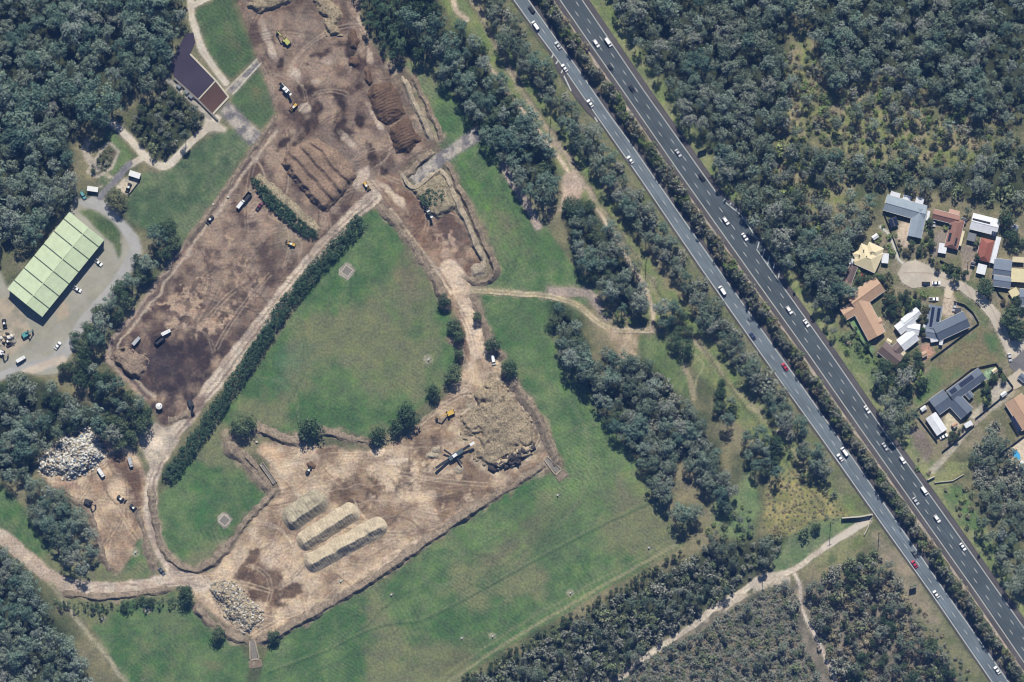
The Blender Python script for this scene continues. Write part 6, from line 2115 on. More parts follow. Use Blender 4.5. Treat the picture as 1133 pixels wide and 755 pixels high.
# single trees around the fields
for x, y, r, kd, lab in ((345, 476, 13, 'dense', 'large round dark tree alone on the top edge of the mulch yard'),
                         (273, 471, 11, 'dense', 'round dark tree at the left corner of the mulch yard'),
                         (262, 473, 7, 'dense', 'smaller dark tree hard against the left corner tree of the mulch yard'),
                         (453, 458, 12, 'dense', 'largest dark tree of the clump on the top edge of the mulch yard'),
                         (437, 472, 9, 'dense', 'middle tree of the clump on the top edge of the mulch yard'),
                         (420, 482, 9, 'dense', 'leftmost tree of the clump on the top edge of the mulch yard'),
                         (479, 435, 8, 'dense', 'small dark tree between the clump and the narrow dirt road'),
                         (501, 413, 10, 'dense', 'dark round tree on the left side of the narrow dirt road mouth'),
                         (545, 381, 8, 'dense', 'dark tree on the right side of the narrow dirt road'),
                         (564, 408, 9, 'dense', 'dark tree above the end of the large mulch pile'),
                         (492, 333, 7, 'dense', 'uppermost dark tree beside the narrow dirt road'),
                         (503, 360, 8, 'dense', 'dark tree midway along the left side of the narrow dirt road'),
                         (507, 371, 7, 'dense', 'dark tree hard below its neighbour left of the narrow dirt road'),
                         (528, 351, 5, 'dense', 'small dark tree on the right bank of the narrow dirt road'),
                         (508, 392, 5, 'dense', 'smallest dark bush left of the narrow dirt road'),
                         (204, 658, 10, 'dense', 'dark tree below the junction of the haul road and the lower left road'),
                         (240, 700, 8, 'dense', 'dark tree on the bank left of the stone block heap'),
                         (303, 703, 7, 'dense', 'dark tree right of the concrete spillway at the bottom'),
                         (757, 566, 12, 'gum_b', 'large dark tree at the lower end of the long windbreak belt'),
                         (770, 566, 9, 'gum', 'tree on the right of the large dark tree at the lower end of the belt'),
                         (890, 590, 7, 'shrub', 'lone bush in the grass beside the concrete path'),
                         (902, 582, 5, 'dense', 'small dark bush on the lawn above the concrete path'),
                         (1056, 308, 5, 'dense', 'small street tree on the upper kerb of the cul-de-sac'),
                         (1089, 318, 9, 'dense', 'round dark tree on the verge in front of the white and red house'),
                         (1118, 352, 11, 'dense', 'spreading dark tree right of the residential street'),
                         (1128, 366, 10, 'dense', 'dark tree right below the spreading street tree'),
                         (1114, 240, 10, 'dense', 'dark tree right of the white roofed house'),
                         (1118, 262, 8, 'dense', 'tree in the garden right of the white roofed house'),
                         (1018, 418, 8, 'lime', 'bright green tree on the lower left of the vacant lot'),
                         (1021, 425, 7, 'dense', 'dark tree beside the bright green tree on the vacant lot')):
    single(x, y, r * 1.18, kd, 'lone_tree', lab)
for k, (x, y, r, kd) in enumerate(((1000, 330, 6, 'dense'), (1008, 334, 5, 'lime'), (994, 338, 5, 'dense'), (1014, 336, 6, 'dense'), (1022, 326, 5, 'lime'), (986, 330, 6, 'dense'), (981, 314, 5, 'brown'), (975, 308, 4, 'lime'), (988, 346, 5, 'dense'), (1020, 365, 4, 'dense'),
                                   (1008, 270, 5, 'dense'), (1018, 276, 5, 'dense'), (1030, 258, 4, 'dense'), (1046, 252, 4, 'lime'), (1082, 284, 5, 'dense'), (1080, 270, 4, 'dense'), (998, 404, 6, 'dense'), (1008, 400, 5, 'shrub'), (1015, 394, 5, 'dense'), (1098, 418, 5, 'dense'),
                                   (1090, 432, 5, 'dense'), (1091, 447, 4, 'dense'), (975, 400, 5, 'shrub'), (950, 312, 5, 'dense'), (944, 325, 6, 'gum_b'), (932, 322, 8, 'gum_b'), (926, 310, 8, 'gum'), (1122, 276, 6, 'shrub'), (1128, 268, 6, 'dense'), (1070, 232, 5, 'gum'))):
    single(x, y, r, kd, 'garden_tree', 'small garden tree among the houses', hs=0.75 if r < 7 else 1.0, group='garden trees among the houses')
# small plants in the house gardens
gard = [[(990, 258), (1000, 272), (1012, 278), (1024, 282), (1022, 268), (1026, 244), (1032, 246), (1032, 284), (1005, 282), (994, 278)], [(1030, 288), (1060, 298), (1072, 300), (1062, 306), (1036, 296)],
        [(962, 304), (985, 300), (990, 320), (982, 350), (974, 345), (978, 325)], [(985, 322), (1016, 322), (1024, 340), (1010, 342), (992, 355), (982, 345)], [(985, 405), (1015, 385), (1022, 402), (1012, 412), (990, 412)],
        [(1086, 424), (1106, 408), (1112, 420), (1094, 432), (1096, 446), (1090, 450)], [(1108, 332), (1133, 334), (1133, 345), (1120, 345)], [(1018, 340), (1026, 342), (1024, 372), (1018, 376)],
        [(1052, 475), (1066, 472), (1060, 482), (1050, 488)], [(946, 300), (956, 304), (964, 308), (950, 318), (942, 322)]]
for k, g in enumerate(gard):
    scatter(g, 4.6, ['dense', 'shrub', 'lime', 'dense', 'brown'], (0.9, 2.2), 'garden_shrub', ['shrub in the front garden of the grey metal roofed house', 'shrub along the front fence of the red-brown tiled house', 'shrub between the tan house and the turning bulb',
            'shrub in the garden above the white ridged roof', 'shrub behind the brown roofed house', 'shrub in the front garden of the dark grey house', 'shrub right of the residential street', 'shrub between the white and the slate roofs',
            'shrub along the beige patio fence', 'shrub between the cream and the tan house'][k], 'shrubs of house garden %d' % (k + 1), 40 + k, cat='shrub', hs=0.9)
SHORT = {
    'straw-coloured tussock in the dry corner beside the underpass': 'straw-coloured tussock in the corner beside the underpass',
    'light green scrub tree in the gap of the wood above the highway': 'scrub tree in the gap of the right wood',
    'bush in the pale strip clearing at the top of the right wood': 'bush in the pale strip clearing at the top',
    'tall blue-green gum tree in the dense wood left of the pond': 'gum tree in the wood left of the pond',
    'low olive bush in the dry clearing of the wood right of the highway': 'bush in the dry clearing right of the highway',
    'tall gum tree overhanging the right-hand carriageway beside the vacant lot': 'gum tree overhanging the highway beside the vacant lot',
    'gum tree in the clump between the waste yard and the lower left road': 'gum tree in the clump left of the waste yard',
    'blue-green gum tree in the wood at the bottom left corner': 'gum tree in the wood at the bottom left corner',
    'dark pointed tree in the plantation block beside the upper yard': 'pointed tree in the plantation block beside the upper yard',
    'tree in the long windbreak belt along the big right-hand field': 'tree in the long windbreak belt beside the right field',
    'grey-green bush tree between the big field and the walking path': 'bush tree between the big field and the walking path',
    'tree in the row between the depot drive and the lower compost yard': 'tree between the depot drive and the compost yard',
    'low dark bush in the line along the lower edge of the big field': 'bush in the line below the big field',
    'low dark bush on the lower bank of the lower left road': 'dark bush on the bank of the lower left road',
    'dry undergrowth bush in the corner wood left of the highway': 'dry bush in the corner wood left of the highway',
    'grey bush tree in the corner wood left of the highway': 'grey tree in the corner wood left of the highway',
    'grey heath bush right of the walking path at the bottom': 'grey heath bush below the walking path',
    'bush in the wet green hollow below the inner windbreak row': 'bush in the hollow below the inner windbreak row',
    'shrub in the front garden of the grey metal roofed house': 'shrub in the garden of the grey metal roofed house',
    'scattered gum tree standing in the dry clearing of the wood': 'scattered gum tree standing in the dry clearing',
    'tree in the upper windbreak belt left of the service track': 'tree in the upper windbreak belt beside the service track',
}
# bush along the south side of the east field
scatter(south1, 8.0, ['grey', 'shrub', 'grey', 'gum'], (1.9, 3.5), 'bushland_tree', 'grey-green bush tree between the big field and the walking path', 'bush trees between the big field and the walking path', 60, hs=1.25)
scatter([(505, 752), (560, 720), (650, 668), (752, 610), (758, 616), (655, 676), (565, 730), (512, 762)], 5.6, ['dense', 'shrub'], (1.1, 1.7), 'bush', 'low dark bush in the line along the lower edge of the big field', 'bushes lining the lower edge of the big field', 61, cat='bush')
south2 = [(664, 790), (698, 742), (735, 716), (780, 694), (815, 671), (845, 652), (872, 646), (882, 662), (883, 700), (904, 745), (916, 790)]
scatter(south2, 9.5, ['grey', 'grey', 'shrub', 'gum'], (1.5, 3.2), 'bushland_tree', 'taller grey bush among the heath below the walking path', 'taller bushes among the heath', 59, dens=0.8, hs=1.0)
scatter(south2, 3.5, ['grey', 'grey', 'shrub', 'grey', 'dry'], (0.7, 1.6), 'heath_bush', 'grey heath bush right of the walking path at the bottom', 'heath bushes below the walking path', 62, hs=0.65, cat='bush')
south3 = [(890, 650), (905, 638), (940, 620), (960, 606), (980, 620), (998, 648), (1006, 672), (1030, 705), (1060, 745), (1080, 790), (950, 790), (920, 735), (898, 690)]
scatter(south3, 7.6, ['grey', 'gum', 'dense', 'grey', 'shrub', 'dry'], (1.9, 3.6), 'bushland_tree', 'grey bush tree in the corner wood left of the highway', 'bush trees of the corner wood left of the highway', 63, hs=1.2)
scatter([(898, 690), (960, 650), (1010, 690), (1060, 760), (950, 790)], 6.5, ['dry', 'grey'], (1.0, 1.6), 'bush', 'dry undergrowth bush in the corner wood left of the highway', 'dry bushes of the corner wood', 64, cat='bush', dens=0.7)
scatter([(770, 600), (800, 560), (825, 555), (840, 590), (800, 600)], 8, ['shrub', 'lime', 'gum'], (1.6, 2.6), 'bush', 'bush in the wet green hollow below the inner windbreak row', 'bushes in the green hollow', 65, cat='bush', dens=0.5)
scatter([(60, 664), (120, 668), (196, 660), (198, 666), (120, 676), (66, 672)], 4.0, ['dense', 'cone', 'shrub'], (0.6, 1.9), 'bush', 'low dark bush on the lower bank of the lower left road', 'bushes on the bank of the lower left road', 66, cat='bush', hs=0.7)
scatter([(975, 245), (985, 262), (990, 285), (975, 272), (968, 262)], 7, ['lime', 'shrub'], (1.2, 2.0), 'bush', 'bush beside the footpath to the cul-de-sac', 'bushes beside the footpath', 67, cat='bush', dens=0.6)


def plant_all():
    rng = np.random.default_rng(5)
    roads = [[(0, 0)]]
    by = {}
    for t in TREES:
        by.setdefault(t['name'], []).append(t)
    solo, mass = [], []

    def ordw(n):
        one = ['', 'first', 'second', 'third', 'fourth', 'fifth', 'sixth', 'seventh', 'eighth', 'ninth', 'tenth', 'eleventh', 'twelfth', 'thirteenth', 'fourteenth', 'fifteenth', 'sixteenth', 'seventeenth', 'eighteenth', 'nineteenth']
        ten = ['', '', 'twenty', 'thirty', 'forty', 'fifty', 'sixty', 'seventy', 'eighty', 'ninety']
        if n < 20:
            return one[n]
        if n < 100:
            return (ten[n // 10][:-1] + 'ieth') if n % 10 == 0 else ten[n // 10] + '-' + one[n % 10]
        return 'hundred-and-' + ordw(n % 100) if n < 200 and n % 100 else ('hundredth' if n == 100 else 'two-hundred-and-' + ordw(n % 100) if n < 300 and n % 100 else 'two-hundredth' if n == 200 else 'three-hundredth')
    for nm, lst in by.items():
        inv = [t for t in lst if -4 < t['x'] < 1137 and -4 < t['y'] < 759]
        outv = [t for t in lst if not (-4 < t['x'] < 1137 and -4 < t['y'] < 759)]
        inv.sort(key=lambda t: (-1 if t.get('keep') else 0, -t['r']))
        solo += inv[:300]
        mass += inv[300:] + outv
    lab = {}
    for t in solo:
        lab.setdefault(t['label'], []).append(t)
    for key, lst in lab.items():           # every tree of a wood is told apart by its row and its place in the row
        if len(lst) < 2:
            continue
        ys_ = [t['y'] for t in lst]
        xs_ = [t['x'] for t in lst]
        if len(lst) <= 14 or lst[0]['name'] in ('median_shrub', 'roadside_tree'):
            lst.sort(key=lambda t: t['y'])
            for k, t in enumerate(lst):
                t['label2'] = SHORT.get(key, key) + ', %s from the top' % ordw(k + 1)
        else:
            n_rows = max(2, int(round((max(ys_) - min(ys_)) / 24.0)))
            h_ = (max(ys_) - min(ys_) + 1e-6) / n_rows
            for row in range(n_rows):
                rr_ = sorted([t for t in lst if min(int((t['y'] - min(ys_)) / h_), n_rows - 1) == row], key=lambda t: t['x'])
                for k, t in enumerate(rr_):
                    t['label2'] = SHORT.get(key, key) + ', %s row down, %s from left' % (ordw(row + 1), ordw(k + 1))
    for t in solo:
        kd = t['kind']
        cm, tm, raw = VAR[kd][int(rng.integers(len(VAR[kd])))]
        sx = t['r'] / BASE_R[kd]
        sz = (0.55 * sx + 0.45) * t['hs'] if BASE_R[kd] > 3 else sx * t['hs']
        e = thing(t['name'], t.get('label2', t['label']), t['cat'], W3(t['x'], t['y'], 0.0), rng.random() * 6.283, t['group'])
        e.scale = (sx, sx * rng.uniform(0.92, 1.08), sz)
        obj('crown', cm, e)
        obj('trunk', tm, e)
    groups = {}
    for t in mass:
        groups.setdefault(t['kind'], []).append(t)
    for kd, lst in groups.items():
        Vs, ts = [], []
        for t in lst:
            V, tn = VAR[kd][int(rng.integers(len(VAR[kd])))][2]
            sx = t['r'] / BASE_R[kd]
            sz = (0.55 * sx + 0.45) * t['hs'] if BASE_R[kd] > 3 else sx * t['hs']
            a = rng.random() * 6.283
            c, s = math.cos(a), math.sin(a)
            x, y = W(t['x'], t['y'])
            Vs.append(np.stack([(V[:, 0] * c - V[:, 1] * s) * sx + x, (V[:, 0] * s + V[:, 1] * c) * sx + y, V[:, 2] * sz], -1))
            ts.append(np.clip(tn * 0.6 + 0.8 * (rng.random() - 0.3), 0, 1.6))
        V = np.concatenate(Vs)
        me = foliage_mesh('woodland_mass', V, np.arange(len(V)).reshape(-1, 4), np.concatenate(ts), LEAF[kd])
        nm = {'gum': 'woodland', 'gum_b': 'woodland', 'dense': 'woodland', 'cone': 'woodland'}.get(kd, 'undergrowth')
        tag(obj(nm, me), {'gum': 'grey-green woodland canopy filling in behind the nearer gum trees', 'gum_b': 'blue-green woodland canopy filling in between the larger gum trees'}.get(kd, 'low bush undergrowth filling in between the larger bushes'),
            'woodland' if nm == 'woodland' else 'undergrowth', kind='stuff')
    print('TREES', len(solo), len(mass), {k: len(v) for k, v in by.items()})


plant_all()


# ---- clipped hedge between the haul road and the middle field
def hedge(name, label, pts, width, height, kind, n_along, seed):
    rng = np.random.default_rng(seed)
    pts = smooth_line(pts, 6)
    p = np.array([W(*q) for q in pts])
    d = np.hypot(*(p[1:] - p[:-1]).T)
    cum = np.concatenate([[0], np.cumsum(d)])
    L = cum[-1]
    n = int(L * n_along)
    s = rng.random(n) * L
    cx = np.interp(s, cum, p[:, 0])
    cy = np.interp(s, cum, p[:, 1])
    k = np.clip(np.searchsorted(cum, s) - 1, 0, len(d) - 1)
    nx = -(p[k + 1, 1] - p[k, 1]) / d[k]
    ny = (p[k + 1, 0] - p[k, 0]) / d[k]
    o = (rng.random(n) * 2 - 1) * width * 0.5
    z = height * (0.55 + 0.25 * (1 - (2 * np.abs(o) / width) ** 2)) * rng.uniform(0.85, 1.12, n)
    c = np.stack([cx + nx * o, cy + ny * o, z], -1)
    V, F, t = leaf_cloud(c, rng.uniform(0.7, 1.3, n) * 1.05, 16, 0.36, rng, 0.95)
    # lower skirt
    c2 = c.copy()
    c2[:, 2] *= 0.45
    V2, F2, t2 = leaf_cloud(c2, rng.uniform(0.8, 1.3, n), 6, 0.5, rng, 1.0)
    me = foliage_mesh('hedge_foliage', np.concatenate([V, V2]), np.arange((len(V) + len(V2))).reshape(-1, 4), np.concatenate([t, t2]), LEAF[kind])
    root = thing(name, label, 'hedge', (0, 0, 0))
    tag(obj('foliage', me, root), kind='stuff')
    mb = MB()
    for q in range(0, int(L / 2.5)):
        x = float(np.interp(q * 2.5, cum, p[:, 0]))
        y = float(np.interp(q * 2.5, cum, p[:, 1]))
        mb.tube((x, y, -0.2), (x + rng.normal() * 0.2, y + rng.normal() * 0.2, height * 0.6), 0.12, 0.06, 5)
    tag(mb.build('stems', BARK, root), kind='stuff')


hedge('long_hedge', 'long dark green hedge running beside the haul road and the middle field', [(401, 243), (381, 264), (346, 302), (312, 343), (286, 384), (258, 426), (231, 466), (206, 502), (186, 529)], 8.2, 5.4, 'cone', 6.5, 70)
# ================================================================ vehicles
CARP = mat('car_paint', (1, 1, 1), 0.35, 0.03, 1.0, 0.0, spec=0.5, objcol=True)
TYRE = mat('tyre', (0.02, 0.02, 0.02), 0.9, 0.1)
LAMP = mat('lamp_glass', (0.6, 0.6, 0.58), 0.2, 0.05)
TAIL = mat('tail_lamp', (0.35, 0.03, 0.03), 0.3, 0.05)
DARKM = mat('dark_metal', (0.03, 0.032, 0.035), 0.6, 0.15)
YEL = mat('machine_yellow', alb(204, 168, 78), 0.5, 0.12)
WHT = mat('machine_white', alb(226, 226, 222), 0.5, 0.08)
GRN = mat('machine_green', alb(52, 122, 88), 0.55, 0.12)
TEAL = mat('machine_teal', alb(86, 150, 146), 0.5, 0.12)
RUBB = mat('conveyor_rubber', (0.025, 0.028, 0.032), 0.85, 0.15)


def loft(profile, widths, bevel):
    """car hull: profile points (x, z) each with its own half width, mirrored"""
    v = []
    for (x, z), w in zip(profile, widths):
        v += [(x, -w, z), (x, w, z)]
    return v


def wheel_mesh(r, w):
    return MB().tube((0, -w / 2, 0), (0, w / 2, 0), r, n=12).mesh('wheel', TYRE)


def body_mesh(L, Wd, z0, zb, hood, tail):
    """lower body with sloping nose and tail"""
    h, w = L / 2, Wd / 2
    prof = [(-h, z0 + 0.15), (-h + 0.05, z0), (h - 0.1, z0), (h, z0 + 0.2), (h - 0.05, zb - hood), (h - 0.9, zb), (-h + 0.5, zb), (-h + 0.03, zb - tail)]
    mb = MB().prism_y(prof, -w, w)
    return mb.mesh('body', CARP, 0.08)


def cabin_mesh(x0, x1, Wd, zb, zt, rf, rr):
    w = Wd / 2 - 0.05
    t = 0.2
    v = [(x0, -w, zb), (x1, -w, zb), (x1, w, zb), (x0, w, zb), (x0 + rr, -w + t, zt), (x1 - rf, -w + t, zt), (x1 - rf, w - t, zt), (x0 + rr, w - t, zt)]
    f = [(3, 2, 1, 0), (4, 5, 6, 7), (0, 1, 5, 4), (1, 2, 6, 5), (2, 3, 7, 6), (3, 0, 4, 7)]
    g = MB().add(v, f).mesh('windows', GLASS)
    e = 0.05
    r = MB().box(x0 + rr - e, x1 - rf + e, -w + t - e, w - t + e, zt - 0.03, zt + 0.05, 0.04).mesh('roof', CARP)
    return g, r


CAR_TYPES = {}


def car_type(kind):
    if kind in CAR_TYPES:
        return CAR_TYPES[kind]
    parts = []
    if kind == 'sedan':
        L, Wd = 4.7, 1.85
        parts.append(('body', body_mesh(L, Wd, 0.25, 0.92, 0.18, 0.12)))
        g, r = cabin_mesh(-1.75, 1.15, Wd, 0.9, 1.45, 0.95, 0.75)
    elif kind == 'suv':
        L, Wd = 4.75, 1.92
        parts.append(('body', body_mesh(L, Wd, 0.32, 1.08, 0.2, 0.1)))
        g, r = cabin_mesh(-2.2, 1.2, Wd, 1.05, 1.72, 0.75, 0.35)
    elif kind == 'van':
        L, Wd = 5.4, 2.0
        parts.append(('body', body_mesh(L, Wd, 0.3, 1.15, 0.25, 0.05)))
        g, r = cabin_mesh(-2.65, 1.95, Wd + 0.05, 1.12, 2.1, 0.8, 0.08)
    elif kind == 'ute':
        L, Wd = 5.3, 1.9
        parts.append(('body', body_mesh(L, Wd, 0.35, 1.05, 0.2, 0.02)))
        g, r = cabin_mesh(-0.75, 1.35, Wd, 1.02, 1.75, 0.8, 0.3)
        parts.append(('tray', MB().box(-2.5, -0.85, -0.78, 0.78, 1.0, 1.1).mesh('tray', DARKM)))
    else:
        L, Wd = 8.5, 2.4
        parts.append(('body', MB().box(-L / 2, L / 2, -0.9, 0.9, 0.6, 1.0).mesh('chassis', DARKM)))
        parts.append(('cab', MB().prism_y([(2.3, 0.6), (4.2, 0.6), (4.2, 1.6), (3.9, 2.8), (2.3, 2.8)], -1.15, 1.15).mesh('cab', CARP, 0.06)))
        parts.append(('cargo_box', MB().box(-4.2, 2.1, -1.2, 1.2, 1.0, 3.2).mesh('cargo_box', CARP, 0.04)))
        parts.append(('windows', MB().box(3.75, 4.14, -1.0, 1.0, 1.75, 2.5).mesh('windows', GLASS)))
        wm = wheel_mesh(0.5, 0.35)
        for x in (-3.0, -1.8, 3.2):
            for y in (-1, 1):
                parts.append(('wheel', wm, (x, y * 1.05, 0.5)))
        CAR_TYPES[kind] = parts
        return parts
    parts += [('windows', g), ('roof', r)]
    wm = wheel_mesh(0.33, 0.24)
    for x in (-0.29 * L, 0.3 * L):
        for y in (-1, 1):
            parts.append(('wheel', wm, (x, y * (Wd / 2 - 0.1), 0.33)))
    lm = MB().box(-0.06, 0.06, -0.22, 0.22, -0.08, 0.08).mesh('headlight', LAMP)
    tm = MB().box(-0.05, 0.05, -0.18, 0.18, -0.1, 0.1).mesh('tail_light', TAIL)
    for y in (-1, 1):
        parts.append(('headlight', lm, (L / 2 - 0.04, y * (Wd / 2 - 0.32), 0.68)))
        parts.append(('tail_light', tm, (-L / 2 + 0.02, y * (Wd / 2 - 0.3), 0.78)))
    CAR_TYPES[kind] = parts
    return parts


COLS = {'white': (0.82, 0.82, 0.80), 'silver': (0.48, 0.49, 0.50), 'black': (0.02, 0.022, 0.028), 'grey': (0.10, 0.11, 0.12), 'blue': (0.03, 0.05, 0.12), 'red': (0.42, 0.025, 0.05), 'maroon': (0.14, 0.03, 0.06), 'teal': (0.12, 0.30, 0.30)}


def car(kind, colour, x, y, ang, label, z=0.29, name=None, group=None):
    """ang: heading clockwise from plan right"""
    nm = name or {'sedan': 'car', 'suv': 'car', 'van': 'van', 'ute': 'utility_truck', 'truck': 'truck'}[kind]
    cat_ = {'sedan': 'car', 'suv': 'car', 'van': 'van', 'ute': 'utility truck', 'truck': 'truck'}[kind]
    t = thing(nm, label, cat_, W3(x, y, z), R(-ang), group)
    c = COLS[colour]
    if kind == 'truck':
        t.scale = (0.66, 0.8, 0.8)
        c = tuple(v * 0.8 for v in c)
    for p in car_type(kind):
        o = obj(p[0], p[1], t, p[2] if len(p) > 2 else (0, 0, 0))
        o.color = (*c, 1)
    return t


HW = math.degrees(math.atan2(100, 69.8))           # the highway runs down to the right
ORD = ['first', 'second', 'third', 'fourth', 'fifth', 'sixth', 'seventh', 'eighth', 'ninth', 'tenth', 'eleventh', 'twelfth', 'thirteenth', 'fourteenth', 'fifteenth', 'sixteenth', 'seventeenth', 'eighteenth', 'nineteenth', 'twentieth']
left_c = [('suv', 'black', 588, 10.5), ('van', 'white', 592.5, 28.5), ('sedan', 'silver', 617.3, 50.5), ('sedan', 'white', 624.6, 75.4), ('sedan', 'white', 653, 114.6), ('sedan', 'white', 697.4, 177), ('van', 'white', 799.2, 321.5),
          ('sedan', 'blue', 832.3, 371.6), ('sedan', 'red', 868.3, 406), ('van', 'white', 934.3, 499.8), ('sedan', 'white', 929.4, 506.4), ('sedan', 'grey', 1011.6, 612.3), ('sedan', 'red', 1011.6, 624.2), ('sedan', 'white', 1035.6, 657.5), ('sedan', 'white', 1103, 741.5)]
right_c = [('suv', 'white', 659.8, 48.3), ('van', 'white', 673, 47), ('sedan', 'black', 675.4, 75), ('sedan', 'black', 699, 98), ('sedan', 'silver', 750.4, 169.6), ('suv', 'black', 776.5, 196.2), ('suv', 'white', 803.2, 244.7), ('sedan', 'white', 824, 262.2),
           ('suv', 'white', 873.2, 343.3), ('sedan', 'white', 892, 357.8), ('sedan', 'white', 959.4, 453.2), ('sedan', 'silver', 979.2, 494.2), ('suv', 'white', 998.6, 509), ('van', 'white', 1022.7, 543.1), ('sedan', 'silver', 1013.2, 554.6),
           ('suv', 'white', 1036.7, 574), ('sedan', 'white', 1065.2, 605)]
for side, lst, hd in (('left', left_c, HW + 180), ('right', right_c, HW)):
    for k, (kd, cl, x, y) in enumerate(lst):
        w = {'sedan': 'car', 'suv': 'wagon', 'van': 'van'}[kd]
        car(kd, cl, x, y, hd, '%s %s on the %s carriageway, %s vehicle from the top' % (cl, w, side, ORD[k]), group='vehicles on the %s carriageway' % side)
# parked and yard vehicles
for kd, cl, x, y, a, lab in (('ute', 'white', 109, 290.5, 40, 'white utility with dark tray beside the upper part of the green shed'),
                             ('ute', 'white', 85.5, 320, 30, 'white utility parked beside the lower part of the green shed'),
                             ('sedan', 'white', 64, 382.5, -52, 'white car on the depot forecourt edge below the shed'),
                             ('truck', 'white', 23.5, 397.5, -30, 'white box truck parked beside the trees at the depot entrance'),
                             ('suv', 'teal', 92, 216, 60, 'dark teal wagon parked at the end of the depot drive'),
                             ('sedan', 'black', 1024.5, 313.8, 0, 'black car parked on the lower kerb of the turning bulb'),
                             ('sedan', 'white', 1035.8, 313.2, 0, 'white car parked on the lower kerb of the turning bulb'),
                             ('ute', 'white', 1033, 331, 0, 'white utility parked above the solar strip roof'),
                             ('sedan', 'silver', 1117, 395.5, 80, 'silver car on the street at the start of the dark asphalt'),
                             ('sedan', 'silver', 1121, 353, -20, 'silver car half hidden under the spreading street tree'),
                             ('sedan', 'red', 950.3, 302.6, 40, 'red car parked beside the brown annex'),
                             ('sedan', 'white', 1044, 483, -25, 'white car parked at the end of the white outbuilding'),
                             ('van', 'white', 545.8, 398.4, 80, 'white van parked on the right edge of the narrow dirt road'),
                             ('ute', 'maroon', 287, 228.5, -55, 'maroon utility beside the green waste row'),
                             ('truck', 'white', 266.5, 226, -52, 'white truck with a dark trailer in the compost yard'),
                             ('truck', 'white', 184, 368, -27, 'white tipper truck on the dark ground of the compost yard'),
                             ('truck', 'silver', 151, 377.5, -48, 'grey truck above the bark chip heap'),
                             ('truck', 'white', 112, 523, 57, 'white truck in front of the demolition waste heap'),
                             ('truck', 'silver', 144.5, 511.5, 75, 'pale truck on the damp ground right of the demolition waste heap'),
                             ('sedan', 'grey', 179, 632, 50, 'small dark car at the fork of the haul road and the lower left road'),
                             ('ute', 'silver', 1056, 339.5, 100, 'silver utility on the concrete yard of the slate house'),
                             ('sedan', 'silver', 1033, 246.5, 90, 'silver car in the gap left of the red-brown tiled house')):
    car(kd, cl, x, y, a, lab, 0.06)


def trailer(label, x, y, a, L, m):
    t = thing('trailer', label, 'trailer', W3(x, y, 0.05), R(-a))
    mb = MB().box(-L / 2, L / 2, -1.2, 1.2, 1.0, 1.2)
    for s in (-1, 1):
        mb.box(-L / 2, L / 2, s * 1.2 - 0.06, s * 1.2 + 0.06, 1.2, 2.6)
    mb.box(-L / 2, -L / 2 + 0.1, -1.14, 1.14, 1.2, 2.6).box(L / 2 - 0.1, L / 2, -1.14, 1.14, 1.2, 2.6)
    mb.build('tub', m, t)
    wm = wheel_mesh(0.5, 0.35)
    for xx in (-L * 0.3, -L * 0.15):
        for s in (-1, 1):
            obj('wheel', wm, t, (xx, s * 1.0, 0.5))
    MB().beam((L / 2, 0, 0.9), (L / 2 + 1.6, 0, 0.8), 0.2, 0.2).build('drawbar', DARKM, t)


trailer('dark empty trailer behind the white truck in the compost yard', 273, 218.5, 128, 6.5, DARKM)
trailer('dark tipping trailer in front of the white tipper truck', 177, 376, 140, 6.0, DARKM)


# ---- plant
def excavator(label, x, y, a, m, boom_a=0, z=0.05, reach=1.0):
    t = thing('excavator', label, 'excavator', W3(x, y, z), R(-a))
    for s in (-1, 1):
        MB().prism_y([(-2.1, 0.3), (-1.8, 0), (1.8, 0), (2.1, 0.3), (2.1, 0.6), (1.8, 0.9), (-1.8, 0.9), (-2.1, 0.6)], s * 1.2 - 0.3, s * 1.2 + 0.3).build('track', DARKM, t)
    MB().box(-2.2, 1.4, -1.35, 1.35, 1.0, 2.2, 0.1).build('engine_house', m, t, 0.08)
    MB().box(-2.5, -1.5, -1.3, 1.3, 1.05, 2.0, 0.1).build('counterweight', DARKM, t, 0.06)
    c = MB().box(0.2, 1.7, 0.35, 1.35, 1.1, 3.0, 0.12).build('cab', GLASS, t, 0.05)
    MB().box(0.3, 1.6, 0.45, 1.25, 3.0, 3.1).build('cab_roof', m, c)
    k = reach
    MB().beam((1.2, -0.2, 1.8), (4.2 * k, -0.2, 5.2), 0.5, 0.7).build('boom', m, t)
    MB().beam((4.2 * k, -0.2, 5.2), (7.2 * k, -0.2, 2.6), 0.4, 0.5).build('stick', m, t)
    MB().prism_y([(6.8 * k, 2.5), (7.6 * k, 2.5), (7.7 * k, 1.2), (6.6 * k, 1.0)], -0.9, 0.5).build('bucket', DARKM, t)


